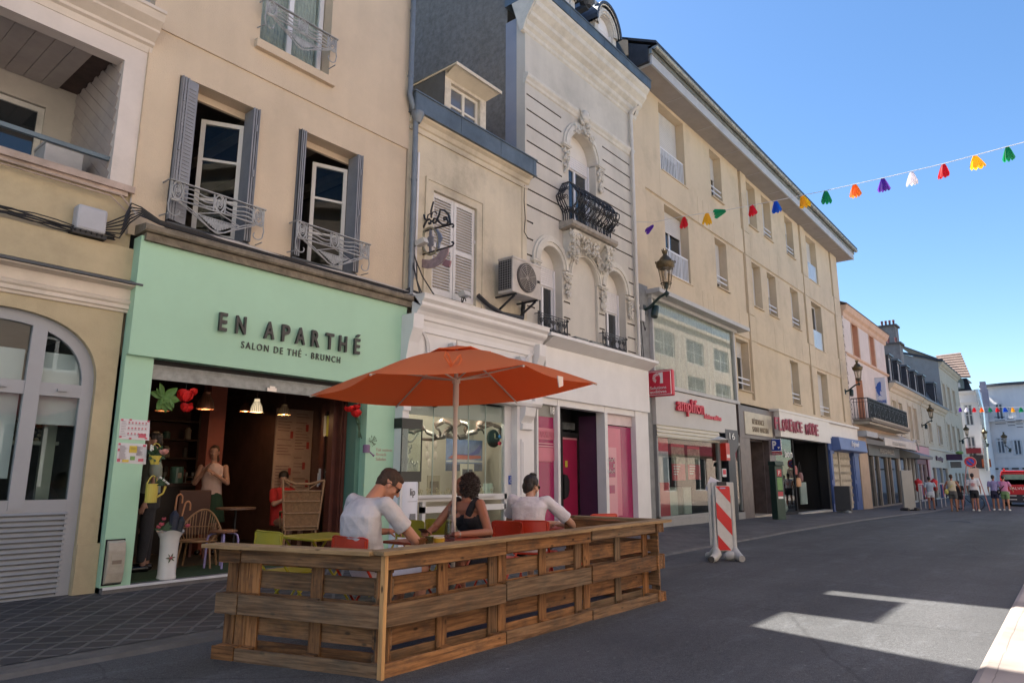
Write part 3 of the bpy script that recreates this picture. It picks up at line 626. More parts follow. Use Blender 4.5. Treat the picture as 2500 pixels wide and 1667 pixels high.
b.build('doorstep',[M('step_grey',(.14,.13,.13),.8,.2,8),M('step_edge',(.6,.6,.62),.4,.05)],h2)
b=MB();b.box(3.14,3.34,SY+.055,SY+.062,.12,.60);b.build('pillar_recess',dark,h2)
t=thing('gas_meter_box','beige gas meter cover set into the foot of the left green pillar','meter box',(3.24,SY,.1),world=True)
b=MB();b.ext([(SY+.05,.13),(SY+.0,.15),(SY-.02,.25),(SY-.02,.48),(SY+.0,.57),(SY+.05,.59)],3.15,3.33);b.build('cover',M('meter_beige',(.42,.37,.30),.6,.1,8,grime=.3),t,bevel=.01)
b=MB();b.box(3.185,3.30,SY-.026,SY-.0215,.32,.44);b.m=1;b.box(3.195,3.29,SY-.030,SY-.0265,.345,.385)
b.build('hatch',[M('hatch',(.38,.34,.28),.6),M('hatch_dark',(.22,.17,.13),.6)],t)
# ================================================================ inside and around the tea room opening
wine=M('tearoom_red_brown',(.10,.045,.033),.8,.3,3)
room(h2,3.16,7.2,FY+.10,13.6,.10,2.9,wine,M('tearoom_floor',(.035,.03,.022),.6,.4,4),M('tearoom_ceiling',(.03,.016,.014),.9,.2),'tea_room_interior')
b=MB();b.box(3.2,6.6,FY+.0,FY+.9,.10,.108);b.build('green_mat',M('green_mat',(.02,.05,.02),.95,.4,40),h2)
b=MB();b.box(OPX0,OPX0+.06,SY+.3,SY+.42,.10,2.45);b.build('door_jamb',M('jamb_red',(.12,.03,.02),.5,.2),h2)
woodd=M('dark_red_wood',(.085,.025,.017),.45,.3,4)
t=thing('glass_door','open dark red framed glass door with a white handle beside the right green pillar','door',(6.3,FY+.3,.1),world=True)
b=MB();b.X=Matrix.Translation((6.50,FY+.24,0))@Matrix.Rotation(R(88),4,'Z')
for x in (0,.52):b.box(x,x+.09,-.025,.025,.12,2.42)
b.box(.09,.52,-.025,.025,.12,.25);b.box(.09,.52,-.025,.025,2.30,2.42);fo=b.build('door_frame',woodd,t)
p=MB();p.X=b.X;p.box(.09,.52,-.004,.004,.25,2.30);p.build('pane',glass_m,fo)
p=MB();p.X=b.X;p.box(.55,.58,.025,.05,1.15,1.40);p.bar((.565,.06,1.33),(.565,.06,1.12),.02);p.box(.55,.58,-.05,-.025,1.15,1.40);p.bar((.565,-.055,1.35),(.44,-.055,1.35),.02);p.build('handle',M('handle_white',(.5,.5,.52),.3,.05),t)
b=MB()
for k,x in enumerate((6.50,6.56)):b.box(x-.05+.045*k,x-.01+.045*k,SY+.45+.1*k,SY+.58+.1*k,.10,2.46)
b.box(6.38,6.46,FY+.38,FY+.5,.1,2.46);b.build('door_post',woodd,h2)
t=thing('striped_pelmet','scalloped yellow and white striped awning hung inside the glass door','pelmet',(6.0,FY+.8,2.1),world=True)
b=MB();X=Matrix.Translation((6.46,FY+.26,0))@Matrix.Rotation(R(88),4,'Z');b.X=X
for k in range(6):
 b.m=k%2;x=.09+k*.072;pts=[(x,-.0,2.22),(x,-.012,1.93)]+[(x+.036-.036*math.cos(PI*i/6),-.012,1.93-.036*math.sin(PI*i/6)) for i in range(1,6)]+[(x+.072,-.012,1.93),(x+.072,-.012,2.22)]
 b.slab(pts,X.to_3x3()@Vector((0,1,0)),.004)
b.build('cloth',[M('pelmet_yellow',(.45,.42,.05),.8,.05),M('pelmet_white',(.5,.5,.45),.8,.05)],t)
# counter, shelves, column
b=MB();b.box(4.25,5.75,11.2,11.8,.1,1.12);b.m=1;b.box(4.2,5.8,11.15,11.85,1.12,1.17)
tag(b.build('counter',[M('counter_dark',(.018,.016,.015),.5,.2),M('counter_top',(.05,.035,.03),.3,.2)]),'dark counter with a thin top at the back of the tea room','counter')
t=thing('wall_shelves','dark wall shelves with jars and bottles behind the tea room counter','shelves',(5,13.3,.1),world=True)
b=MB()
for z in (1.25,1.6,1.95,2.3):b.box(4.4,6.5,13.2,13.55,z,z+.03)
for x in (4.4,5.4,6.47):b.box(x,x+.03,13.2,13.55,1.2,2.6)
b.build('boards',M('shelf_brown',(.06,.03,.02),.6,.2),t)
jm=[M('jar_glass',(.10,.10,.10),.1,.2),M('jar_cream',(.35,.30,.24),.4,.2),M('jar_teal',(.06,.14,.12),.3,.2),M('jar_red',(.2,.03,.02),.4,.2)]
for i in range(18):
 b=MB();z=(1.28,1.63,1.98)[i%3];x=4.5+(i//3)*.36+random.uniform(-.05,.05);r=random.uniform(.04,.07);h=random.uniform(.12,.24)
 b.lathe([(r,0),(r,h*.8),(r*.6,h*.9),(r*.6,h)],(x,13.32,z+.005),10)
 tag(b.build('jar',jm[i%4]),['dark glass jar on the tea room wall shelves','cream jar on the tea room wall shelves','teal jar on the tea room wall shelves','red jar on the tea room wall shelves'][i%4],'jar',['dark glass jars','cream jars','teal jars','red jars'][i%4]+' on the shelves')
b=MB();b.box(5.35,5.62,10.6,10.85,.1,2.9);b.build('column',M('column_orange',(.20,.055,.035),.8,.15),h2)
t=thing('coffee_machine','pale grey coffee machine on the counter beside the standing waitress','coffee machine',(4.75,11.4,1.17),world=True)
b=MB();b.box(4.58,4.92,11.25,11.6,1.19,1.56);b.build('body',M('machine_white',(.40,.40,.40),.4,.05),t,bevel=.02)
b=MB();b.box(4.62,4.88,11.22,11.25,1.24,1.30);b.m=1;b.lathe([(.02,0),(.02,.16)],(4.67,11.3,1.56),8);b.build('spout',[int_dark,M('lamp_glow_small',(1,.8,.6),.5,0,emit=1.5)],t)
for i in range(9):
 b=MB();x=5.35+.055*i;b.lathe([(.018,0),(.02,.002),(.006,.01),(.005,.09),(.022,.11),(.024,.17)],(5.02+.085*i,11.35+.05*(i%2),1.175),10,capt=False)
 tag(b.build('glass',M('bar_glass',(.25,.25,.24),.05,.0,spec=1)),'stemmed glass in the row on the tea room counter','glass','glasses on the counter')
t=thing('teal_tin','round pale teal tin on the counter in front of the glasses','tin',(5.2,11.2,1.17));b=MB();b.lathe([(.10,0),(.10,.24),(.09,.26)],(0,0,0),18);b.build('body',jm[2],t);b=MB();b.box(-.03,.03,-.107,-.1,.08,.16);b.build('tag',jm[1],t)
for i,(x,z,w_,h_) in enumerate(((3.45,1.9,.3,.4),(3.9,2.15,.25,.3),(3.95,1.7,.3,.25),(4.15,2.5,.2,.2),(6.75,1.2,.3,.5))):
 b=MB();b.box(x,x+w_,13.5,13.56,z,z+h_);b.m=1;b.box(x+.03,x+w_-.03,13.49,13.5,z+.03,z+h_-.03);tag(b.build('framed_picture',[M('gilt',(.25,.14,.05),.4,.2),M('picture_%d'%i,[(.3,.1,.07),(.1,.15,.12),(.35,.28,.18),(.2,.05,.08),(.12,.1,.2)][i],.6,.5,12)]),['brick red','dark green','cream','wine','violet'][i]+' framed picture on the back wall of the tea room','picture')
for i,x in enumerate((4.3,4.45,5.0,5.95,6.1)):
 b=MB();b.lathe([(.04,0),(.042,.16),(.015,.22),(.015,.28)],(x,11.6,1.172),10);tag(b.build('bottle',M('bottle_glass',(.05,.09,.04),.1,spec=1)),'dark bottle standing at the back of the tea room counter','bottle','bottles on the tea room counter')
# menu board leaning by the wall
t=thing('menu_board','tall cream menu board with red drinks pictures beside the door','menu board',(5.9,10.1,.3),world=True)
b=MB();b.box(6.42,7.14,10.4,10.43,.95,2.42);b.build('board',M('menu_cream',(.40,.27,.20),.8,.15,6),t)
b=MB();random.seed(3)
for r_ in range(26):
 for c_ in range(2):
  z=2.34-r_*.05;x=6.46+c_*.34
  if random.random()<.8:b.box(x,x+random.uniform(.12,.28),10.392,10.399,z,z+.010)
b.m=1
for x,z in ((6.7,1.92),(7.0,2.05),(7.03,1.75),(6.97,1.4),(6.7,1.3),(6.75,1.05),(7.05,1.1),(6.55,1.0)):b.box(x,x+.05,10.39,10.399,z,z+.12)
b.build('print',[M('menu_ink',(.16,.06,.05),.8),M('menu_red',(.35,.05,.04),.8)],t)
# --- pendant lamps
warm=M('lamp_warm',(1.0,.62,.28),.5,0,emit=5)
shadem=M('rattan_shade',(.34,.24,.14),.7,.2,20);copper=M('copper_shade',(.22,.09,.05),.4,.2,metal=.5)
def pendant(px,py,Y,h,r,m,label,lit,glow=0):
 p=atY(px,py,Y);t=thing('pendant_lamp',label,'lamp',p,group='pendant lamps in the tea room')
 b=MB();b.lathe([(r,-h/2),(r*1.02,-h*.38),(r*.86,-h*.05),(r*.5,h*.3),(r*.42,h*.42),(r*.48,h*.5)],(0,0,0),18,capb=False,capt=False);b.build('shade',m,t,smooth=True)
 b=MB()
 for k in range(18):a=2*PI*k/18;b.tube([(math.cos(a)*q*1.02,math.sin(a)*q*1.02,z) for q,z in ((r,-h/2),(r*1.02,-h*.38),(r*.86,-h*.05),(r*.5,h*.3))],.003,4)
 b.build('ribs',M('rib_brown',(.10,.06,.03),.7),t)
 b=MB();b.tube([(0,0,h/2),(0,0,2.88-p.z)],.004,4);b.build('cord',cable,t)
 b=MB();b.ell((0,0,-h*.28),.035,10);b.build('bulb',warm,t)
 if lit:
  ld=bpy.data.lights.new('bulb_light','POINT');ld.energy=lit;ld.color=(1,.6,.3);ld.shadow_soft_size=.04
  lo=bpy.data.objects.new('bulb_light',ld);COL.objects.link(lo);lo.location=(0,0,-h*.3);lo.parent=t
pendant(503,978,9.4,.24,.115,copper,'dark copper pendant lamp right of the hanging red rose',4)
pendant(627,990,9.6,.20,.09,M('shade_lit',(.62,.50,.32),.7,.15,20,emit=.35),'pale glowing pendant lamp in the middle of the tea room opening',7)
pendant(600,994,11.5,.15,.10,copper,'small lit pendant lamp just behind the pale glowing one',9)
pendant(694,1000,9.6,.16,.10,shadem,'woven conical pendant lamp nearest the cream menu board',6)
pendant(398,985,9.6,.20,.09,copper,'pendant lamp behind the green leaves at the left pillar',1.2)
pendant(820,1003,9.6,.14,.09,shadem,'pendant lamp hidden by the red roses at the right pillar',1.0)
# --- giant fabric roses and greenery
redf=M('rose_red',(.62,.012,.012),.7,.15,8);leafm=M('leaf_green',(.07,.16,.03),.6,.25,9,obj=True);leafd=M('leaf_dark',(.02,.055,.02),.6,.25,9)
def rose(b,c,r,seed=0,n=5):
 rnd=random.Random(seed);c=Vector(c)
 for L in range(3):
  rr=r*(1-.27*L)
  for k in range(n):
   a=2*PI*k/n+L*.7+rnd.uniform(-.2,.2);d=Vector((math.cos(a),math.sin(a)*.8,rnd.uniform(-.3,.4)));u=d.cross(Vector((0,0,1))).normalized();w=u.cross(d)
   rows=[]
   for i in range(5):
    row=[]
    for j in range(5):
     s,q=i/4,j/4*2-1;wd=math.sin(min(1,s*1.1+.15)*PI*.62)*rr*.75
     row.append(b.vert(c+d*(rr*.25+rr*.65*math.sin(s*1.3))+w*(-.45*rr+s*rr*1.0-.18*rr*q*q)+u*q*wd+d*(-.25*rr*q*q)+Vector((rnd.uniform(-1,1),)*3)*.02*r))
    rows.append(row)
   for i in range(4):
    for j in range(4):b.idx((rows[i][j],rows[i][j+1],rows[i+1][j+1],rows[i+1][j]))
 b.ell(c,r*.42,8)
def leaf_at(b,c,d,L,w,seed=0):
 c=Vector(c);d=Vector(d).normalized();rnd=random.Random(seed);u=d.cross(Vector((rnd.uniform(-.4,.4),-1,rnd.uniform(-.2,.6)))).normalized();n=u.cross(d);pr=None
 for i in range(6):
  s=i/5;q=[c+d*L*s+u*w*math.sin(PI*min(1,s*.95+.05))*k+n*(-.12*L*s*s-.1*w*abs(k)) for k in (-.5,0,.5)];ids=[b.vert(x) for x in q]
  if pr:b.idx((pr[0],pr[1],ids[1],ids[0]));b.idx((pr[1],pr[2],ids[2],ids[1]))
  pr=ids
p=atY(452,972,8.45);t=thing('hanging_rose','big red fabric rose hanging at the top left of the tea room opening','fabric flower',p)
b=MB();rose(b,(0,0,.02),.115,1);rose(b,(.03,0,-.12),.085,2);rose(b,(.09,.02,.08),.075,5);b.build('petals',redf,t,smooth=True)
b=MB();b.tube([(0,0,.1),(.02,0,.5)],.005,4);b.build('thread',cable,t)
p=atY(400,975,8.42);t=thing('hanging_leaves','large bright green leaves hanging beside the left green pillar','leaves',p)
b=MB()
for k,(dx,dz) in enumerate(((-.1,.2),(.3,.3),(-.2,-.5),(.1,-.6),(.5,-.1),(-.4,.1),(.25,-.35))):leaf_at(b,(0,0,.03),(dx,-.1,dz),.19,.10,k)
for k in range(8):leaf_at(b,(.02*k-.06,-.02,.02),(math.cos(k*2.3),-.2,math.sin(k*1.7)),.13,.05,k+20)
b.build('foliage',leafm,t)
p=atY(862,1000,8.3);t=thing('red_rose_spray','spray of three red fabric roses with trailing stem on the right green pillar','fabric flower',p)
b=MB();rose(b,(-.07,0,.01),.085,7);rose(b,(.06,0,.04),.075,8);rose(b,(.04,-.03,-.06),.09,9);b.build('petals',redf,t,smooth=True)
b=MB();b.tube([(.03,.02,0),(.10,.03,-.18),(.17,.02,-.33),(.2,.02,-.42)],.006,5)
for k in range(9):leaf_at(b,(.06+.015*k,.01,-.08-.035*k),(.5-.12*k,-.2,-.5+.1*(k%3)),.09,.045,k)
b.build('stem',leafd,t)
p=atY(897,1095,8.28);t=thing('purple_watering_can','small purple watering can with a dry grey flower ball on the right green pillar','watering can',p)
pur=M('dusty_purple',(.20,.12,.22),.5,.1)
b=MB();b.lathe([(.055,-.06),(.055,.05),(.045,.06)],(-.02,0,0),14);b.tube([(.02,-.01,-.04),(.09,-.02,-.09),(.11,-.02,-.10)],[.016,.012,.02],8);b.build('body',pur,t)
b=MB();rnd=random.Random(4)
for k in range(70):
 d=Vector((rnd.gauss(0,1),rnd.gauss(0,1),rnd.gauss(0,1))).normalized();b.tube([Vector((.06,0,.12)),Vector((.06,0,.12))+d*.085],.0025,3);b.ell(Vector((.06,0,.12))+d*.085,.006,5)
b.build('flower_ball',M('dry_flower',(.14,.17,.10),.9,.3,20),t)
yel=M('can_yellow',(.48,.38,.06),.45,.08)
pink=M('rose_pink',(.62,.30,.26),.7,.2,20);whitef=M('flower_white',(.6,.6,.55),.7,.1)
p=atY(384,1112,8.22);t=thing('yellow_flower_bucket','small yellow bucket of pink roses hung on the edge of the left green pillar','flower bucket',p)
b=MB();b.lathe([(.045,-.10),(.065,0)],(-.02,0,0),14,capt=False);b.tube([(-.02+.065*math.cos(a),0,.14*math.sin(a)) for a in [PI*k/10 for k in range(11)]],.006,5);b.build('bucket',yel,t)
b=MB();rose(b,(.05,-.05,.04),.058,3,7);b.build('pink_rose',pink,t,smooth=True)
b=MB();
for k in range(10):leaf_at(b,(-.02,0,.02),(math.cos(k*1.9),-.5,math.sin(k*1.3)*.7),.12,.05,k)
b.build('foliage',leafd,t)
b=MB();
for k in range(5):b.ell((-.09+.02*(k%2),-.03,.06+.012*k),.014,6)
b.build('white_buds',whitef,t)
p=atY(370,1200,8.2);t=thing('yellow_watering_can','yellow watering can with white flowers hung on the left green pillar','watering can',p)
b=MB();b.lathe([(.062,-.12),(.066,.09)],(0,0,0),16);b.tube([(.06,0,-.06),(.13,0,-.02),(.15,0,.06)],[.014,.01,.016],8);b.tube([(-.06+.12*k/8,0,.09+.09*math.sin(PI*k/8)) for k in range(9)],.008,6);b.build('body',yel,t)
b=MB()
for k in range(8):leaf_at(b,(.02,-.02,.08),(math.cos(k*1.7)*.6+.5,-.4,.3+.3*math.sin(k)),.13,.035,k)
b.build('foliage',leafd,t)
b=MB()
for k in range(7):b.ell((.06+.016*k,-.05,.16-.012*k),(.016,.012,.012),6)
b.build('white_buds',whitef,t)
# --- menus taped on the left pillar
def poster(name,pts,y,label,paint):
 t=thing(name,label,'menu',pts[0],world=True);b=MB();b.slab(pts,(0,1,0),.004);b.build('sheet',M('paper_white',(.62,.60,.62),.7,.03),t)
 x0,z1=pts[0].x,pts[0].z;w=pts[1].x-pts[0].x;h=pts[0].z-pts[3].z;sk=(pts[1].z-pts[0].z)/w
 mats=[M('print_grey',(.25,.22,.27),.8),M('print_pink',(.55,.12,.16),.8),M('print_yellow',(.6,.45,.08),.8),M('print_green',(.2,.35,.12),.8)]
 for mi in range(4):
  b=MB();k=0
  for (m_,u,v,du,dv) in paint:
   if m_!=mi:continue
   k=1;a=x0+u*w;z=z1-v*h;b.box(a,a+du*w,y-.007,y-.0045,z-dv*h,z)
  if k:b.build('print',mats[mi],t)
rnd=random.Random(11);P1=[];P2=[]
for r_ in range(3):
 for c_ in range(6):
  P1.append((1,.28+c_*.115,.14+r_*.27,.045,.07));P1.append((0,.27+c_*.115,.24+r_*.27,.07,.02))
for k in range(10):P1.append((0,.05,.12+k*.08,rnd.uniform(.1,.2),.015))
for u,v in ((.02,.02),(.3,.0),(.9,.02),(.88,.88),(.02,.85),(.35,.92)):P1.append((1,u,v,.08,.08))
P1.append((1,.66,.70,.25,.2))
for k in range(16):P2.append((0,.08,.14+k*.045,rnd.uniform(.15,.26),.014));P2.append((0,.66,.16+k*.03,rnd.uniform(.1,.22),.012))
P2+=[(2,.40,.14,.26,.34),(2,.2,.84,.22,.12),(3,.46,.66,.16,.2),(1,.02,.3,.06,.12),(1,.02,.02,.07,.1),(1,.86,.05,.1,.12),(1,.74,.78,.18,.14),(1,.03,.8,.1,.14),(0,.44,.22,.18,.02),(0,.44,.28,.18,.02)]
def quadY(Y,*pp):return [atY(x,y,Y) for x,y in pp]
poster('menu_sheet',quadY(SY+.055,(294,1021),(366,1027),(364,1075),(290,1071)),SY+.055,'white menu sheet with rows of pink drinks, upper one on the left green pillar',P1)
poster('menu_sheet',quadY(SY+.055,(288,1080),(359,1084),(356,1133),(284,1129)),SY+.055,'white menu sheet with a yellow round picture, lower one on the left green pillar',P2)
text('pillar_writing','Fait maison\nBrunch\nSalades',M('faded_pink',(.45,.33,.27),.7),h2,(6.82,SY+.058,1.66),.07,ext=.004)
# --- vase with umbrellas
cer=M('ceramic_white',(.62,.60,.58),.25,.04,6)
p=atZ(405,1412,.10);t=thing('umbrella_vase','tall white ceramic vase painted with a rose, standing on the doorstep','vase',p)
b=MB();b.lathe([(.105,0),(.107,.02),(.098,.05),(.10,.35),(.108,.46),(.145,.535),(.15,.54),(.135,.53),(.095,.44)],(0,0,0),28,capt=False)
for v_ in b.v:
 if v_.z>.5:v_.z+=.018*math.sin(3*math.atan2(v_.y,v_.x)+1)
b.build('body',cer,t,smooth=True)
b=MB();b.X=Matrix.Translation((-.015,-.104,.24));rose(b,(0,0,0),.026,5)
b.m=1
for k in range(6):leaf_at(b,(0,0,0),(math.cos(k*1.1),-.05,math.sin(k*1.1)+.2),.06,.018,k)
b.build('painted_rose',[M('rose_paint',(.5,.14,.16),.5),M('leaf_paint',(.10,.12,.07),.5)],t)
def umbrella_folded(px,py,top,c,label,wooden=True):
 base=Vector(p)+Vector((.0,.0,.06));tip=atY(px,py,p.y+.03);t2=thing('folded_umbrella',label,'umbrella',base,group='folded umbrellas in the vase')
 d=tip-base;b=MB();b.tube([d*.1,d*.45,d*.75,d*.82],[.02,.045,.055,.015],10);b.build('canopy',c,t2)
 b=MB();u=Vector((1,0,0));q=[d*.8,d*.98]+[d*.98+Vector((.035,0,0))+Vector((-.035*math.cos(a),0,.045*math.sin(a))) for a in [PI*k/8 for k in range(1,9)]]+[d*.98+Vector((.07,0,-.06))];b.tube(q,.011,8);b.build('handle',M('cane_orange',(.33,.13,.05),.35,.15),t2)
navy=M('umbrella_navy',(.012,.016,.035),.6,.2)
umbrella_folded(432,1212,1,navy,'navy folded umbrella with an orange cane handle, left one in the white vase')
umbrella_folded(452,1230,1,M('umbrella_dark',(.008,.012,.02),.6,.2),'black folded umbrella with a cane handle, right one in the white vase')
t=thing('artificial_flowers','pink artificial flowers lying over the rim of the white vase','flowers',Vector(p)+Vector((-.1,-.02,.56)))
b=MB();rose(b,(-.02,0,.06),.035,1);rose(b,(.0,0,.12),.028,2);rose(b,(.29,0,.03),.034,3);rose(b,(-.05,0,.03),.03,4);b.build('petals',M('petal_pink',(.50,.10,.14),.7,.2),t)
b=MB()
for k in range(9):leaf_at(b,(.0,0,.0),(math.cos(k*.9),-.2,abs(math.sin(k))),.11,.03,k)
b.build('foliage',leafd,t)
# --- rattan chairs and stool
rat=M('rattan',(.26,.15,.075),.5,.25,25);
t=thing('rattan_armchair','round backed rattan armchair standing inside the doorstep','chair',(4.60,9.12,.11),R(-38));t.scale=(.84,)*3
b=MB();N=15;seat=.40
rim=[(.30*math.cos(a),-.24*math.cos(a)*0+.30*math.sin(a)*1.0,0) for a in [0]]
arcp=[Vector((-.36+.72*k/20,.26*math.sin(PI*k/20)+.02,seat+.02+.44*math.sin(PI*k/20)**.8)) for k in range(21)]
b.tube([Vector((-.33,-.16,seat+.16))]+arcp[1:-1]+[Vector((.33,-.16,seat+.16))],.016,8)
for k in range(N):
 s=k/(N-1);a=PI*(.08+.84*s);q=arcp[int(round(1+18*s))];base_=Vector((-.24*math.cos(a),.20*math.sin(a)-.0,seat));b.tube([base_,(base_+q)/2+Vector((0,-.03,0)),q],.008,5)
b.tube([(-.24*math.cos(PI*k/16)*1.18,.235*math.sin(PI*k/16),seat+.2) for k in range(17)],.010,6)
b.build('backrest',rat,t)
b=MB();b.tube([(.27*math.cos(a),.25*math.sin(a),seat) for a in [2*PI*k/24 for k in range(24)]],.017,8,closed=True)
for k in range(19):x=-.24+.48*k/18;y=math.sqrt(max(0,.25**2-(x*.93)**2));b.tube([(x,-y,seat+.005),(x,y,seat+.005)],.011,5)
b.tube([(.36,.0,seat+.12),(.30,-.2,seat+.10),(.22,-.24,seat)],.012,6);b.tube([(-.36,.0,seat+.12),(-.30,-.2,seat+.10),(-.22,-.24,seat)],.012,6);b.build('seat',rat,t)
for sx_,sy_ in ((-1,-1),(1,-1),(-1,1),(1,1)):b=MB();b.tube([(.2*sx_,.19*sy_,seat),(.25*sx_,.24*sy_,0)],.016,7);b.build('leg',rat,t)
t=thing('metal_stool','low round wooden stool on lavender tube legs right of the rattan armchair','stool',(4.80,8.86,.11),R(20))
b=MB();b.lathe([(.17,.44),(.175,.45),(.175,.465),(.165,.47)],(0,0,0),24);b.build('seat',M('stool_seat',(.16,.07,.04),.5,.2),t)
lav=M('lavender_paint',(.28,.24,.48),.4,.05)
for k in range(4):b=MB();a=PI/4+k*PI/2;c_,s_=math.cos(a),math.sin(a);b.tube([(.05*c_,.05*s_,.43),(.13*c_,.13*s_,.43),(.175*c_,.175*s_,.40),(.19*c_,.19*s_,.34),(.20*c_,.20*s_,0)],.014,7);b.build('leg',lav,t)
t=thing('rattan_high_chair','high backed woven rattan chair seen from behind near the glass door','chair',(6.02,8.92,.11),R(-28));t.scale=(1.06,)*3
b=MB();w0,w1,zt=.22,.27,1.02
b.tube([(-w0,0,.38),(-w1,.07,zt+.04)],.017,7);b.tube([(w0,0,.38),(w1+.02,.07,zt+.02)],.017,7);b.tube([(-w1-.01,.07,zt+.05),(-.1,.075,zt-.02),(.1,.075,zt-.02),(w1+.03,.07,zt+.03)],.018,7)
for k in range(30):x=-.95+1.9*k/29;b.tube([(x*w0,.0,.40),(x*w0*1.1,.035,.68),(x*w1*.93,.06,zt-.12)],.0075,4)
for z in (.42,.60,.76,.90):f=(z-.38)/.64;ww=w0+(w1-w0)*f;b.tube([(-ww,.07*f-.012,z),(ww,.07*f-.012,z)],.013,6)
b.tube([(-w1,.07,zt+.03),(-.05,.07,zt-.11),(w1,.07,zt-.12)],.009,5);b.tube([(w1,.07,zt+.03),(.05,.07,zt-.11),(-w1,.07,zt-.12)],.009,5);b.build('backrest',rat,t)
b=MB();b.box(-.22,.22,.02,.44,.37,.40);b.tube([(-w0,.0,.62),(-.27,.2,.62),(-.25,.42,.56),(-.24,.44,.38)],.014,6);b.tube([(w0,.0,.62),(.27,.2,.62),(.25,.42,.56),(.24,.44,.38)],.014,6);b.build('seat',rat,t)
for x,y in ((-.2,.02),(.2,.02),(-.2,.42),(.2,.42)):b=MB();b.tube([(x,y,.38),(x*1.12,y,0)],.015,6);b.build('leg',rat,t)
t=thing('cafe_table','small round cafe table in front of the person in red','table',(5.45,9.75,.10))
b=MB();b.lathe([(.28,.70),(.28,.725)],(0,0,0),24);b.build('table_top',M('table_brown',(.16,.09,.06),.4,.2),t);b=MB();b.tube([(0,0,.70),(0,0,.02)],.02,8);b.lathe([(.2,0),(.2,.02)],(0,0,0),16);b.build('leg',iron,t)
t=thing('velvet_chair','tall dark brown chair standing between the waitress and the person in red','chair',(4.95,10.0,.10))
b=MB();b.box(-.24,.24,.0,.06,.35,.98);b.build('backrest',M('chair_brown',(.055,.024,.018),.7,.2),t,bevel=.02);b=MB();b.box(-.24,.24,.06,.5,.35,.46);b.build('seat',M('chair_brown2',(.05,.02,.018),.7,.2),t)
for x,y in ((-.2,.03),(.2,.03),(-.2,.45),(.2,.45)):b=MB();b.box(x-.02,x+.02,y-.02,y+.02,0,.35);b.build('leg',woodd,t)
# ================================================================ low cream house with the dormer, white jewellery shop front
cream=M('cream_render',(.57,.50,.38),.85,.10,1.3,.4,70,grime=.34,streak=.2)
h3=thing('low_house','low cream house with louvred shutters, one zinc dormer and a white jewellery shop front','house',(9,FY,0),world=True)
SH=(7.99,9.15,4.42,6.34)
b=MB();b.wall(7.36,10.72,3.9,7.62,FY,[dict(x=SH[:2],z=SH[2:],d=.1,back=True)])
b.box(7.36,10.72,FY-.035,FY-.001,7.28,7.32);cornice(b,7.36,10.78,[(.0,7.40),(.03,7.42),(.06,7.50),(.12,7.54),(.14,7.58)])
# raised window surround
x0,x1,z0,z1=SH
for k,(o,w,p) in enumerate(((.20,.05,.035),(.15,.15,.018))):
 b.box(x0-o-.0,x0-o+w,FY-p,FY-.001,z0-.1,z1+o);b.box(x1+o-w,x1+o,FY-p,FY-.001,z0-.1,z1+o);b.box(x0-o+w,x1+o-w,FY-p,FY-.001,z1+o-w,z1+o)
b.box(10.55,10.70,FY-.02,FY-.001,4.2,7.28)
b.build('wall',cream,h3)
def louvre_leaf(parent,x0,x1,z0,z1,y,m):
 b=MB();w=.065
 b.box(x0,x0+w,y-.03,y,z0,z1);b.box(x1-w,x1,y-.03,y,z0,z1);zm=z0+(z1-z0)*.48
 for a,c in ((z0,z0+.10),(zm-.04,zm+.04),(z1-.09,z1)):b.box(x0+w,x1-w,y-.028,y-.002,a,c)
 for a,c in ((z0+.10,zm-.04),(zm+.04,z1-.09)):
  n=int((c-a)/.052)
  for i in range(n):z=a+(c-a)*i/n;b.face([(x0+w,y-.030,z+.004),(x1-w,y-.030,z+.004),(x1-w,y-.004,z+.036),(x0+w,y-.004,z+.036)]);b.face([(x0+w,y-.030,z+.004),(x1-w,y-.030,z+.004),(x1-w,y-.026,z-.004),(x0+w,y-.026,z-.004)])
 b.box(x1-w*.2,x1+.01,y-.05,y-.03,zm+.3,zm+.36)
 return b.build('louvred_shutter',m,parent)
lw=M('louvre_white',(.60,.585,.575),.5,.06,6,grime=.12)
louvre_leaf(h3,x0+.01,(x0+x1)/2-.006,z0+.02,z1-.01,FY+.07,lw);louvre_leaf(h3,(x0+x1)/2+.006,x1-.01,z0+.02,z1-.01,FY+.07,lw)
# zinc box gutter
b=MB();b.box(7.34,10.84,FY-.18,FY+.3,7.585,7.94)
for x in (7.36,8.5,9.66,10.72):b.box(x,x+.02,FY-.186,FY-.181,7.59,7.94)
b.box(7.32,10.86,FY-.20,FY+.1,7.93,7.955);b.box(7.33,10.85,FY-.195,FY+.1,7.572,7.59);b.build('box_gutter',zinc,h3)
b=MB();b.slab([(7.36,FY+.1,7.80),(10.70,FY+.1,7.80),(10.70,FY+5.2,10.6),(7.36,FY+5.2,10.6)],(0,0,1),.1);b.slab([(7.36,FY+9,7.80),(10.70,FY+9,7.80),(10.70,FY+5.2,10.6),(7.36,FY+5.2,10.6)],(0,0,1),.1)
b.box(7.4,10.7,FY+8.8,FY+9,0,7.8);b.build('roof',slate,h3)
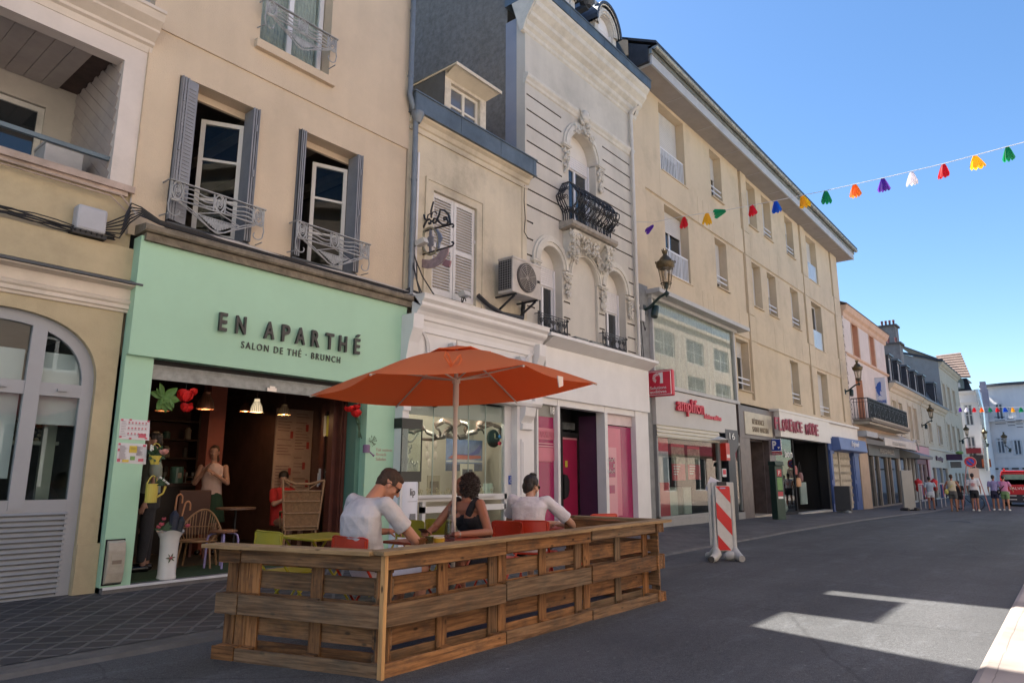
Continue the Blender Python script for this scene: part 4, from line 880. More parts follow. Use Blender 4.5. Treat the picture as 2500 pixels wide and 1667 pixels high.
# dormer
dx0,dx1,dz0,dz1,dy=8.34,9.53,7.90,8.84,FY+.12
d=MB();d.m=0;d.wall(dx0,dx1,dz0,dz1+.12,dy,[dict(x=(dx0+.17,dx1-.17),z=(dz0+.05,dz1-.06),d=.10)])
d.m=1;d.box(dx0,dx0+.02,dy+.02,dy+1.9,dz0,dz1+.12);d.box(dx1-.02,dx1,dy+.02,dy+1.9,dz0,dz1+.12)
dm=d.build('dormer',[M('dormer_paint',(.56,.50,.40),.7,.2,8,grime=.5),zinc_dark],h3)
window(dm,dx0+.17,dx1-.17,dz0+.05,dz1-.06,dy+.08,M('dormer_sash',(.60,.56,.48),.6,.1),.06,2,2,gm=M('dormer_glass',(.12,.13,.15),.05,.1,spec=1))
b=MB();e0,e1,yf,zE=dx0-.02,dx1+.10,dy-.32,9.0
b.slab([(e0,yf,zE),(e1,yf,zE),(e1-.1,yf+.45,zE+.2),(e0+.4,yf+.45,zE+.24)],(0,0,1),.02);b.slab([(e0,yf,zE),(e0+.4,yf+.45,zE+.24),(e0+.4,yf+2.4,zE+.24),(e0-.02,yf+2.4,zE)],(0,0,1),.02);b.slab([(e0+.4,yf+.45,zE+.2),(e1-.1,yf+.45,zE+.2),(e1-.1,yf+2.4,zE+.2),(e0+.4,yf+2.4,zE+.2)],(0,0,1),.02)
b.m=1;b.box(e0,e1,yf,yf+2.2,8.965,8.992);b.box(e0-.01,e1+.01,yf-.02,yf,8.93,8.995);b.face([(e0,yf+.0,8.96),(e1,yf,8.96),(dx1,dy,8.84),(dx0,dy,8.84)])
b.build('dormer_roof',[zinc,M('dormer_soffit',(.60,.53,.41),.7,.1)],dm)
# --- grey downpipe between the peach house and the cream one
pipe=M('zinc_pipe',(.17,.195,.22),.45,.15,4,metal=.3)
b=MB();b.tube([(7.28,FY-.10,10.9),(7.28,FY-.10,7.98),(7.27,FY-.10,7.85),(7.34,FY-.11,7.68),(7.41,FY-.11,7.52)],.05,10);b.tube([(7.43,FY-.10,7.5),(7.43,FY-.10,4.25)],.05,10)
b.lathe([(.055,0),(.10,.10),(.12,.16),(.12,.20)],(7.45,FY-.12,7.38),12);b.box(7.36,7.54,FY-.2,FY-.02,7.52,7.57)
for z in (9.5,8.2,6.3,5.0):b.lathe([(.058,0),(.058,.03)],(7.43 if z<7.5 else 7.28,FY-.10,z),10)
tag(b.build('downpipe',pipe,smooth=True),'thick grey zinc downpipe between the peach house and the low cream house','downpipe')
b=MB();b.box(7.56,7.60,FY-.05,FY-.001,4.6,6.9);tag(b.build('cable_duct',white_pvc),'white plastic cable duct beside the zinc downpipe','cable duct')
# --- white moulded shop front
wsh=M('shopfront_white',(.68,.665,.66),.5,.05,2,streak=.04)
WY=FY-.30
b=MB()
fas=dict(x=(7.592,10.382),z=(2.98,3.62),d=.03,back=True)
b.wall(7.43,10.509,2.72,3.80,WY,[fas])
cornice(b,7.34,10.764,[(-.0,3.72),(.02,3.80),(.05,3.82),(.06,3.88),(.10,3.94),(.17,3.99),(.19,4.02),(.19,4.07),(.24,4.12),(.25,4.19),(-.28,4.25)],WY)
b.box(7.328,10.783,WY-.26,FY,4.185,4.20)
cornice(b,7.385,10.746,[(0,2.60),(.04,2.62),(.07,2.67),(.07,2.72)],WY)
b.box(7.385,10.509,WY,FY,2.60,2.72)
for s_,xa in ((1,7.292),(-1,10.632)):
 prof=[(FY-.02,2.72),(WY-.05,2.72),(WY-.05,2.95),(WY-.02,3.15),(WY-.07,3.4),(WY-.16,3.62),(WY-.17,3.85),(FY-.02,3.85)]
 b.ext(prof,xa-.10,xa+.12)
 o=[(xa,3.80),(xa,3.62),(xa+s_*.10,3.45),(xa+s_*.24,3.28),(xa+s_*.28,3.1),(xa+s_*.30,2.9),(xa+s_*.42,2.72),(xa+s_*.34,2.72),(xa+s_*.22,2.86),(xa+s_*.2,3.1),(xa+s_*.14,3.25),(xa+s_*.02,3.4)]
b.box(7.172,7.304,WY,FY+.1,-.2,2.60);b.box(7.16,7.316,WY-.03,WY,2.30,2.60);b.box(7.184,7.292,WY-.05,WY-.03,2.42,2.60)
for xa in (10.06,):
 b.box(xa,xa+.52,WY+.02,FY+.1,-.2,2.60);b.box(xa+.10,xa+.38,WY-.0,WY+.02,.95,1.98);b.box(xa+.14,xa+.34,WY-.012,WY-.0,1.0,1.93)
 b.box(xa+.1,xa+.38,WY-.0,WY+.02,.2,.85);b.box(xa+.06,xa+.42,WY-.04,WY+.02,.86,.92)
 b.ext([(WY+.02,2.15),(WY-.05,2.17),(WY-.05,2.27),(WY+.0,2.29),(WY-.10,2.42),(WY-.13,2.58),(WY+.02,2.58)],xa+.08,xa+.40)
for sx_ in (7.547,10.415):
 s_=1 if sx_<9 else -1
 pts=[(sx_-s_*.10,3.72),(sx_-s_*.10,3.66),(sx_+s_*.02,3.58),(sx_+s_*.10,3.46),(sx_+s_*.12,3.34),(sx_+s_*.12,3.0)]
 b.tube([(x,WY-.01,z) for x,z in pts],.022,6);b.tube([(x+s_*.05,WY-.005,z) for x,z in pts],.012,6)
b.build('shopfront',wsh,h3)
for x,z in ((8.22,3.44),(10.05,3.46)):
 t=thing('spotlight','small white box spotlight on the white fascia, %s'%('above the orange parasol' if x<9 else 'right of the orange parasol'),'spotlight',(x,WY,z))
 b=MB();b.ext([(-.16,-.02),(-.03,-.06),(-.0,.06),(-.10,.08)],-.07,.07);b.build('housing',M('spot_grey',(.5,.5,.5),.4,.05),t);b=MB();b.box(-.02,.02,-.02,.04,-.01,.09);b.build('bracket',white_pvc,t)
# display window and door of the jewellery shop
fw=M('jeweller_frame',(.60,.60,.60),.4,.04)
WX0,WX1=7.34,10.10
b=MB();b.box(WX0,WX1,WY+.16,WY+.24,.88,.98);b.box(WX0,WX1-.5,WY+.10,WY+.26,.94,.985);b.box(WX0,WX1,WY+.16,WY+.24,0,.12)
b.box(7.80,7.87,WY+.16,WY+.24,.12,.88);b.box(9.86,9.93,WY+.16,WY+.24,.12,2.6)
b.box(9.93,10.10,WY+.17,WY+.23,.1,2.6);b.box(7.8,9.9,WY+.16,WY+.24,.70,.80)
b.box(10.07,10.10,WY+.05,WY+.17,0,2.6)
b.build('shop_window',fw,h3)
b=MB();b.box(7.40,9.86,WY+.19,WY+.20,.98,2.60);b.box(7.87,9.86,WY+.19,WY+.20,.12,.70)
for x in (8.03,8.9,9.35):b.m=1;b.box(x,x+.006,WY+.185,WY+.205,.98,2.6)
b.build('shop_glazing',[glass,M('glass_edge',(.35,.42,.40),.2)],h3)
room(h3,7.46,10.45,WY+.26,FY+1.2,.0,2.55,M('display_beige',(.46,.42,.36),.9,.05),M('display_floor',(.5,.47,.42),.7,.05),M('display_ceiling',(.55,.55,.54),.9,.02),'display_interior')
b=MB();b.box(7.46,9.86,WY+.22,WY+.26,2.28,2.56);b.box(7.46,9.86,WY+.26,WY+.9,.90,.95);b.build('pelmet',M('pelmet_grey',(.42,.42,.42),.8,.04),h3)
for x in (7.75,8.5,9.3):
 t=thing('ceiling_spot','small lit ceiling spot at the top of the jewellery display','lamp',(x,WY+.55,2.5),group='lit ceiling spots of the jewellery display');b=MB();b.lathe([(.035,-.02),(.04,.03)],(0,0,0),12);b.build('ring',zinc,t);b=MB();b.ell((0,0,-.02),.022,8);b.build('bulb',M('spot_warm',(1,.85,.65),.5,0,emit=12),t);ld=bpy.data.lights.new('spot_light','POINT');ld.energy=5;ld.color=(1,.88,.72);ld.shadow_soft_size=.03;lo=bpy.data.objects.new('spot_light',ld);COL.objects.link(lo);lo.location=(0,0,-.06);lo.parent=t
# ribbon of the window dressing
rb=M('ribbon_brown',(.10,.060,.045),.5,.2,10)
t=thing('ribbon_garland','brown looping ribbon garland hung across the top of the jewellery display','garland',(8.7,WY+.4,2.0),world=True)
def ribbon(pts,w,name='loop'):
 w *= 2.4
 b=MB();pr=None
 for i,(x,z) in enumerate(pts):
  y=WY+.42+.05*math.sin(i*.7);ids=[b.vert((x-w*.15,y-w*.35,z-w*.35)),b.vert((x+w*.15,y+w*.35,z+w*.35))]
  if pr:b.idx((pr[0],pr[1],ids[1],ids[0]))
  pr=ids
 o=b.build(name,rb,t,smooth=True);md=o.modifiers.new('s','SOLIDIFY');md.thickness=.012;return o
def C2(px,py):p_=atY(px,py,WY+.42);return p_.x,p_.z
def curve(pp,n=8):
 P_=[C2(750+.3508*x,800+.3508*y) for x,y in pp];out=[]
 for i in range(len(P_)-1):
  p0,p1,p2,p3=P_[max(0,i-1)],P_[i],P_[i+1],P_[min(len(P_)-1,i+2)]
  for k in range(n):
   s=k/n;out.append(tuple(.5*((2*p1[j])+(-p0[j]+p2[j])*s+(2*p0[j]-5*p1[j]+4*p2[j]-p3[j])*s*s+(-p0[j]+3*p1[j]-3*p2[j]+p3[j])*s**3) for j in (0,1)))
 return out
ribbon(curve([(670,690),(730,730),(800,700),(870,745),(930,760),(1000,700),(960,640),(900,680),(930,740),(1010,760)]),.05)
ribbon(curve([(1010,720),(1060,650),(1110,680),(1100,750),(1050,760),(1010,700)]),.05)
ribbon(curve([(1110,740),(1170,720),(1230,680),(1260,650),(1220,640),(1190,690),(1240,730)]),.05)
ribbon(curve([(1210,700),(1280,665),(1340,700),(1360,760)]),.05)
ribbon(curve([(800,770),(870,780),(930,755),(1000,690)]),.03)
# jet picture, clock, frames, busts
p_=[atY(x,y,FY+.55) for x,y in ((1090,1070),(1178,1070),(1178,1150),(1085,1150))]
t=thing('aircraft_poster','poster of a blue and red painted jet above clouds inside the jewellery window','poster',p_[0],world=True)
b=MB();x0,x1,z1,z0=p_[0].x,p_[1].x,p_[0].z,p_[2].z;b.box(x0,x1,FY+.55,FY+.56,z0,z1);b.build('sky_print',M('print_sky',(.13,.18,.32),.6,.25,8),t)
b=MB();w_,h_=x1-x0,z1-z0;U=lambda u,v:(x0+u*w_,FY+.545,z0+v*h_)
b.slab([U(0,0),U(1,0),U(1,.22),U(.6,.26),U(.3,.2),U(0,.24)],(0,1,0),.003);b.m=1;b.slab([U(.05,.40),U(.5,.36),U(.95,.42),U(.95,.50),U(.2,.52)],(0,1,0),.002);b.m=2;b.slab([U(.1,.52),U(.6,.54),U(.75,.62),U(.92,.85),U(.98,.82),U(.9,.58),U(.7,.5),U(.2,.49)],(0,1,0),.001);b.m=3;b.slab([U(0,.28),U(1,.28),U(1,.34),U(.5,.38),U(0,.32)],(0,1,0),.002)
b.build('print',[M('print_navy',(.04,.06,.12),.6,.3,10),M('print_red',(.42,.10,.08),.6),M('print_blue',(.06,.08,.30),.6),M('print_cloud',(.45,.47,.5),.6,.2,20)],t)
p=atY(750+.3508*1295,800+.3508*770,FY+.3);t=thing('wall_clock','round black clock with blue and red baubles in the jewellery window','clock',p)
b=MB();b.lathe([(.17,-.02),(.17,.02),(.15,.03),(.001,.03)],(0,0,0),26,ax='y');b.build('face',M('clock_black',(.02,.03,.025),.3,.2),t)
b=MB();b.bar((0,-.045,0),(0,-.045,.10),.01,.01);b.bar((0,-.045,0),(.07,-.045,.0),.01,.01);b.build('hands',M('clock_hand',(.5,.48,.3),.3),t)
b=MB();b.ell((.13,-.06,.04),.04,12);b.m=1;b.ell((.12,-.06,-.09),.04,12);b.build('bauble',[M('bauble_blue',(.05,.2,.5),.2),M('bauble_red',(.4,.02,.05),.2)],t)
for i,(px,py) in enumerate(((1035,1085),(1055,1085),(1055,1112),(1035,1112),(1040,1130))):
 p=atY(px+8,py,WY+.7);b=MB();b.ell(p,(.05,.012,.075),14);o=b.build('display_tray',M('tray_cream',(.52,.45,.40),.7,.15,30));tag(o,'oval cream jewellery tray hung beside the black display case','jewellery tray','oval jewellery trays')
bust=M('bust_cream',(.62,.57,.48),.7,.06)
for i,px in enumerate((1170,1197)):
 p=atY(px,1182,WY+.55);b=MB();b.lathe([(.05,0),(.052,.03),(.075,.09),(.07,.13),(.025,.17),(.022,.21)],(p.x,p.y,.96),16);tag(b.build('necklace_bust',bust,smooth=True),['cream necklace bust on the left in the jewellery window','cream necklace bust nearest the wheelchair sticker in the jewellery window'][i],'display bust')
rnd=random.Random(5)
for i in range(26):
 x=7.95+i*.073;b=MB();h=rnd.uniform(.03,.10);y=WY+.35+.12*(i%3);b.lathe([(.02,0),(.02,.01),(.006,.015),(.006,h)],(x,y,.95),8);b.tube([(x+.022*math.cos(a),y,.95+h+.02+.022*math.sin(a)) for a in [2*PI*k/10 for k in range(10)]],.006,5,closed=True)
 tag(b.build('ring_stand',M('gold_bits',(.42,.35,.22),.3,.3,40,metal=.5)),'small gold ring stand on the white shelf of the jewellery window','ring stand','ring stands in the jewellery window')
t=thing('price_frame','pale picture frame with a dark advert at the back of the jewellery window','picture',(9.5,WY+.8,1.2),world=True)
b=MB();b.box(9.35,9.72,WY+.80,WY+.82,1.0,1.52);b.m=1;b.box(9.40,9.67,WY+.79,WY+.80,1.05,1.42);b.build('print',[M('frame_pale',(.5,.47,.4),.6),M('advert_dark',(.03,.035,.06),.4)],t)
b=MB();b.box(9.55,9.80,WY+.40,WY+.42,.96,1.16);tag(b.build('jewellery_card',M('card_mint',(.5,.6,.52),.6)),'pale green jewellery card standing on the right of the window shelf','card')
b=MB();b.box(8.02,8.30,WY+.78,WY+.80,1.0,1.35);b.m=1;b.box(8.5,8.8,WY+.78,WY+.80,.97,1.3);b.m=0;b.box(8.55,8.75,WY+.76,WY+.78,1.0,1.2)
tag(b.build('leaning_frame',[M('frame_brown',(.13,.09,.06),.5),M('frame_tan',(.30,.25,.18),.6)]),'brown picture frames leaning at the back of the jewellery shelf','picture')
# wheelchair sticker and plates on the door
t=thing('wheelchair_sticker','blue and white wheelchair symbol sticker on the jewellery shop door frame','sticker',(10.2,WY+.16,1.2),world=True)
p=atY(1247,1171,WY+.165);b=MB();b.box(p.x-.07,p.x+.07,WY+.158,WY+.165,p.z-.08,p.z+.08);b.build('plate',M('sticker_blue',(.03,.08,.35),.4),t)
b=MB();q=lambda x,z:(p.x+x,WY+.155,p.z+z)
b.tube([q(-.005+.033*math.cos(a),-.018+.033*math.sin(a)) for a in [PI*.75+2*PI*.72*k/14 for k in range(15)]],.006,5);b.tube([q(-.01,.04),q(-.005,0),q(.025,0),q(.035,-.04),q(.05,-.035)],.006,5);b.ell(q(-.012,.052),.009,8)
b.build('symbol',M('sticker_white',(.75,.75,.75),.5),t)
p=atY(750+.3508*1455,800+.3508*818,WY+.1);b=MB();b.box(p.x-.025,p.x+.025,WY+.07,WY+.1,p.z-.09,p.z+.09);tag(b.build('door_bell_plate',M('plate_grey',(.25,.24,.22),.4,.1,metal=.5)),'small grey metal door plate beside the jewellery shop door','door plate')
p=atY(750+.3508*910,800+.3508*533,WY+.05);b=MB();b.ell((p.x,WY+.12,p.z),(.06,.06,.045),14);tag(b.build('dome_camera',dark),'small black dome camera under the top of the jewellery display','camera')
# black glass display case on a white advertising column
t=thing('watch_display','white advertising column carrying a black framed glass case of jewellery','display stand',(7.62,WY+.0,0),world=True)
cx,cw=7.66,.27;yy=WY-.06
p=atY(1010,1205,yy);cx=p.x-.02
b=MB();b.lathe([(.25,.05),(.25,1.18),(.24,1.20),(.001,1.20)],(cx,yy+.25,0),30);b.build('column',M('column_white',(.66,.66,.70),.35,.03),t,smooth=True)
b=MB();b.box(cx-.22,cx+.22,yy+.05,yy+.45,1.20,1.36);b.box(cx-.22,cx+.22,yy+.05,yy+.45,2.02,2.18)
for x in (cx-.22,cx+.205):b.box(x,x+.015,yy+.05,yy+.065,1.36,2.02);b.box(x,x+.015,yy+.435,yy+.45,1.36,2.02)
b.build('case_frame',M('case_black',(.012,.013,.015),.3),t)
b=MB();b.box(cx-.2,cx+.2,yy+.055,yy+.06,1.36,2.02);b.build('pane',glass,t)
b=MB();b.box(cx-.2,cx+.2,yy+.43,yy+.434,1.36,2.02);b.build('backing',M('case_back',(.13,.14,.13),.7,.3),t)
sil=M('silver_bits',(.55,.55,.52),.25,.2,40,metal=.7);b=MB();rnd=random.Random(2)
for i in range(34):
 x=cx-.18+.36*(i%17)/16;z=1.37;h=rnd.uniform(.06,.2);y=yy+.12+.12*(i//17);b.tube([(x,y,z),(x+rnd.uniform(-.01,.01),y,z+h)],.006,5);b.ell((x,y,z+h),(.012,.012,.016),6)
for i in range(15):s=i/14;b.ell((cx-.17+.34*s,yy+.1,1.97-.14*math.sin(PI*s)-.012),(.014,.01,.02),6)
for i in range(9):b.ell((cx+rnd.uniform(-.04,.04),yy+.1,1.76-.015*i),.014,6)
b.build('jewellery',sil,t)
text('lettering','lip',M('ink_black',(.015,.015,.015),.5),t,(cx-.055,yy-.004,.96),.1,ext=.004,fit=(.10,.14))
b=MB();b.box(cx-.10,cx+.10,yy-.001,yy+.0,.90,.905)
b.m=0;b.slab([(cx-.07,yy-.006,.40),(cx+.07,yy-.006,.40),(cx+.075,yy-.006,.55),(cx+.065,yy-.006,.72),(cx-.045,yy-.006,.72),(cx-.075,yy-.006,.55)],(0,1,0),.004);b.build('watch_print',M('print_steel',(.18,.18,.19),.5,.4,60),t)
# ================================================================ wrought hanging sign with the watches
t=thing('wrought_sign','black wrought iron hanging sign with two watches and a pink banner by the shutters','hanging sign',(7.85,FY-.05,5.3),world=True)
SX=7.78
def q(px,py):
 p_=atX(980+px*.17857,480+py*.17857,SX);return (SX,p_.y,p_.z)
b=MB();T=lambda pts,r=.016:b.tube([q(*p_) for p_ in pts],r*1.2,6)
T([(175,290),(155,330),(150,500),(150,840),(148,1170)],.014);T([(90,450),(170,470)],.016);T([(85,860),(165,880)],.016)
T([(165,525),(400,450),(660,385),(700,375),(715,395),(710,420),(695,415)],.014);T([(165,830),(400,760),(650,690),(700,670),(715,640),(705,620),(690,625)],.014)
T([(180,500),(200,400),(250,310),(310,255),(325,310),(345,330),(300,420),(270,480),(230,495),(190,460),(200,400),(235,380),(262,410),(245,438),(225,425)])
T([(340,330),(380,310),(405,330),(400,370),(380,375),(375,355)]);T([(420,350),(450,300),(480,310),(475,350),(440,362),(428,340),(440,325)]);T([(480,300),(510,340),(560,385),(620,385),(640,350),(610,280),(580,290),(585,320),(605,315)])
T([(490,310),(520,240),(530,180),(590,190),(640,240),(660,310),(670,380)]);T([(350,310),(365,250),(400,235),(410,270),(430,215),(470,205),(480,240)],.010);T([(410,290),(405,200),(430,100),(440,70)],.014)
b.build('bracket',iron,t)
b=MB();cx_,cy_=385,615;b.tube([q(395+110*math.cos(a),610+185*math.sin(a)) for a in [2*PI*k/28 for k in range(28)]],.022,7,closed=True);b.build('ring',M('ring_brass',(.30,.28,.20),.4,.3,15,metal=.4),t)
def flat(pts,name,m,th=.03):
 b=MB();b.slab([Vector(q(*p_))+Vector((-th/2,0,0)) for p_ in pts],(1,0,0),th);return b.build(name,m,t)
flat([(388,455),(412,455),(418,535),(440,545),(438,660),(412,680),(412,760),(388,765),(385,690),(362,680),(365,560),(385,545)],'watch',M('watch_grey',(.20,.19,.21),.4,.25,30))
flat([(465,455),(500,450),(545,520),(560,570),(530,630),(520,700),(480,720),(485,640),(505,610),(500,560)],'watch',M('watch_blue',(.16,.19,.26),.4,.5,40))
flat([(170,840),(250,820),(300,860),(390,870),(480,830),(540,740),(650,700),(640,780),(560,900),(450,970),(350,985),(250,960),(190,910)],'banner',M('banner_pink',(.30,.22,.23),.6,.25,12,grime=.4))
flat([(180,1020),(215,970),(265,980),(250,1030),(205,1075)],'banner_tail',M('banner_tail',(.30,.15,.17),.6,.2));flat([(560,930),(610,860),(680,880),(660,960),(600,960)],'banner_tail',M('banner_tail',(.30,.15,.17)))
b=MB();b.tube([(7.5,FY-.06,4.35),(7.9,FY-.12,4.30),(8.35,FY-.14,4.31),(8.9,FY-.1,4.33)],.02,6);b.tube([(7.45,FY-.1,5.1),(7.5,FY-.16,4.8),(7.48,FY-.2,4.5),(7.6,FY-.2,4.3)],.012,5);b.tube([(7.46,FY-.1,5.0),(7.6,FY-.2,4.6),(7.9,FY-.2,4.32)],.012,5);b.tube([(7.44,FY-.1,4.9),(7.42,FY-.22,4.6),(7.5,FY-.26,4.27)],.014,5)
tag(b.build('loose_cables',cable),'tangle of black cables at the foot of the grey downpipe','cables')
t=thing('camera_bracket','small white security camera on the grey downpipe beside the watch sign','camera',(7.5,FY-.25,5.15));b=MB();b.ext([(-.14,-.02),(.08,-.05),(.1,.05),(-.1,.07)],-.05,.05);b.build('housing',white_old,t);b=MB();b.tube([(0,.1,0),(.0,.22,-.05)],.015,6);b.build('arm',cable,t)
t=thing('floodlight','small weathered floodlight on the ledge under the louvred shutters','floodlight',(8.62,FY-.22,4.42));b=MB();b.ext([(-.10,.04),(.06,.02),(.1,.10),(-.04,.14)],-.08,.08);b.build('head',white_old,t);b=MB();b.tube([(0,0,.05),(.0,.06,-.1)],.014,6);b.tube([(.0,.06,-.1),(-.3,.1,-.1)],.014,6);b.tube([(.06*math.cos(a),.02,-.04+.06*math.sin(a)) for a in [k*.6 for k in range(9)]],.01,5);b.build('bracket',iron,t)
# air conditioner
t=thing('air_conditioner','weathered white air conditioner unit on a bracket between the cream and the ornate house','air conditioner',(9.9,FY,4.7),world=True)
acw=M('ac_white',(.50,.46,.42),.5,.1,5,grime=.35);ax0,ax1,ay0,ay1,az0,az1=9.62,10.52,FY-.52,FY-.16,4.72,5.42
b=MB();b.box(ax0,ax1,ay0,ay1,az0,az1);b.box(ax0-.01,ax1+.01,ay0-.012,ay1+.01,az1-.04,az1+.005);b.build('casing',acw,t,bevel=.012)
fx,fz,fr_=ax0+.42,(az0+az1)/2-.0,.27
b=MB();b.lathe([(fr_+.02,-.02),(fr_+.02,.02),(fr_,.025),(fr_-.01,.0),(.001,.0)],(fx,ay0-.012,fz),30,ax='y');b.build('fan_recess',M('fan_dark',(.07,.06,.055),.6,.3),t)
b=MB();
for r_ in (.06,.10,.14,.18,.22,.26):b.tube([(fx+r_*math.cos(a),ay0-.05,fz+r_*math.sin(a)) for a in [2*PI*k/24 for k in range(24)]],.0045,4,closed=True)
for k in range(8):a=k*PI/4+.3;b.tube([(fx,ay0-.05,fz),(fx+.27*math.cos(a),ay0-.05,fz+.27*math.sin(a))],.004,4)
b.lathe([(.04,-.0),(.04,.03),(.001,.035)],(fx,ay0-.035,fz),12,ax='y');b.build('fan_grille',M('grille_grey',(.42,.38,.34),.5,.1),t)
b=MB();b.box(ax0-.016,ax0-.001,ay0+.03,ay1-.02,az0+.06,az1-.06)
b.m=1
for k in range(12):z=az0+.08+k*.048;b.box(ax0-.024,ax0-.017,ay0+.03,ay1-.02,z,z+.008)
for k in range(5):y=ay0+.05+k*.06;b.box(ax0-.026,ax0-.018,y,y+.006,az0+.06,az1-.06)
b.build('coil_side',[M('coil_black',(.02,.02,.022),.6,.3,30),M('coil_wire',(.2,.2,.2),.4)],t)
b=MB();b.box(ax1-.14,ax1-.06,ay0-.016,ay0-.012,fz-.02,fz+.03);b.build('label_plate',dark,t)
b=MB()
for x in (ax0+.12,ax1-.12):b.bar((x,ay0,az0-.02),(x,FY,az0-.02),.04,.03);b.bar((x,ay0+.05,az0-.04),(x,FY-.01,az0-.32),.035,.03)
b.tube([(ax1-.1,ay1,az0+.05),(ax1,FY-.06,az0-.1),(ax1-.05,FY-.08,az0-.3),(ax0+.2,FY-.1,az0-.34),(ax0-.2,FY-.1,az0-.25),(ax0-.5,FY-.1,az0-.12)],.045,8);b.build('bracket',iron,t)
b=MB();b.tube([(10.62,FY-.02,7.35),(10.60,FY-.03,7.0),(10.64,FY-.03,6.6),(10.60,FY-.03,6.3),(10.70,FY-.04,6.2)],.008,5);tag(b.build('thin_cable',cable),'thin black cable hanging under the right end of the zinc gutter','cables')
# ================================================================ ornate white house
stone=M('pale_stucco',(.53,.495,.435),.8,.07,1.0,.2,70,grime=.14,streak=.12)
trim=M('stucco_trim',(.56,.53,.47),.75,.10,6,.25,60,grime=.22)
h4=thing('ornate_house','narrow off white stucco house with arched windows, carved ornaments and a black iron balcony','house',(13,FY,0),world=True)
HX0,HX1=10.71,15.36
groz=[9.54,9.18,8.80,8.43,8.06,7.69,7.32,6.95,6.59,6.21,5.85,5.48,5.10,4.74,4.38]
UW=(12.32,13.50,6.92,9.46);A1=(11.14,12.0,4.30,6.24);A3=(13.80,14.78,4.30,6.32);NI=(12.36,13.46,4.2,6.32)
holes=[]
for z in groz:
 blocks=[]
 if z<9.9 and z>6.80:blocks.append((12.05,13.85))
 if z<6.85:blocks+=[(10.95,12.18),(12.3,13.52),(13.62,15.0)] if z>5.3 else [(11.0,12.05),(12.3,13.52),(13.76,14.85)]
 x=HX0+.0
 for a,c in blocks+[(HX1-.12,HX1)]:
  if a-x>.04:holes.append(dict(x=(x,a),z=(z-.019,z+.019),d=.045,back=True,m=1,mr=1))
  x=c
holes+=[dict(x=UW[:2],z=UW[2:],d=.32,arch=.58),dict(x=A1[:2],z=A1[2:],d=.32,arch=.43),dict(x=A3[:2],z=A3[2:],d=.32,arch=.49),dict(x=NI[:2],z=NI[2:],d=.07,back=True,arch=.55)]
b=MB();b.wall(HX0,HX1,3.9,11.45,FY,holes);b.m=0
b.build('wall',[stone,M('groove_shadow',(.19,.17,.145),.9,.1)],h4)
# the side wall above the low house: rough pebbledash, blue grey band, cream return
peb=M('pebbledash',(.17,.16,.148),.95,.30,7,1.0,55,grime=.35)
b=MB();b.face([(HX0,FY+.54,7.5),(HX0,FY+9,7.5),(HX0,FY+9,14),(HX0,FY+.54,14)]);b.m=1;b.face([(HX0-.03,FY+.24,7.5),(HX0-.03,FY+.56,7.5),(HX0-.03,FY+.56,11.5),(HX0-.03,FY+.24,11.5)]);b.face([(HX0-.03,FY+.56,7.5),(HX0,FY+.56,7.5),(HX0,FY+.56,11.5),(HX0-.03,FY+.56,11.5)]);b.m=2;b.box(HX0-.032,HX0+.02,FY+.001,FY+.24,3.9,11.42)
b.build('side_wall',[peb,M('bluegrey_band',(.24,.26,.32),.6,.06),stone],h4)
b=MB();b.box(HX0+.05,HX1,FY+4,FY+9,0,11.5);b.build('rear',stone,h4)
room(h4,HX0+.1,HX1-.1,FY+.34,FY+3.5,3.9,11.3,int_beige,int_dark)
# cornices and band
b=MB();cornice(b,HX0-.04,HX1+.05,[(0,9.80),(.03,9.82),(.04,9.88),(.08,9.93),(.09,9.97),(.09,10.01),(0,10.04)]);b.build('string_course',trim,h4)
b=MB();cornice(b,HX0-.10,HX1+.30,[(0,11.02),(.03,11.05),(.04,11.12),(.10,11.18),(.12,11.28),(.22,11.36),(.24,11.44),(.36,11.55),(.38,11.66),(.46,11.74),(.48,11.82),(.3,11.85)])
b.ext([(FY+.05,11.02),(FY-.03,11.05),(FY-.12,11.28),(FY-.24,11.44),(FY-.48,11.82),(FY+.3,11.82)],HX0-.14,HX0-.10)
b.build('cornice',trim,h4)
b=MB();b.box(HX0-.14,HX1+.34,FY-.50,FY+.5,11.83,12.08);b.box(HX0-.16,HX1+.36,FY-.52,FY+.5,12.07,12.10)
for x in [HX0+.3+.75*k for k in range(7)]:b.box(x,x+.02,FY-.505,FY-.5,11.84,12.08)
b.build('box_gutter',zinc,h4)
b=MB();b.slab([(HX0,FY-.2,12.05),(HX1+.1,FY-.2,12.05),(HX1+.1,FY+.75,14.3),(HX0,FY+.75,14.3)],(0,1,0),.15);b.box(HX0,HX1,FY+.7,FY+7,14.1,14.35);b.face([(HX0+.01,FY-.2,12.0),(HX0+.01,FY+1,12.0),(HX0+.01,FY+1,14.3),(HX0+.01,FY+.75,14.3)])
b.m=1;b.bar((HX1+.08,FY-.25,12.05),(HX1+.08,FY+.7,14.3),.22,.1);b.build('mansard_roof',[slate,zinc],h4)
def arch_pts(x0,x1,zs,rise,n=14,off=0):
 cx=(x0+x1)/2;rx=(x1-x0)/2+off
 return [(cx-rx*math.cos(PI*k/n),zs+(rise+off)*math.sin(PI*k/n)) for k in range(n+1)]
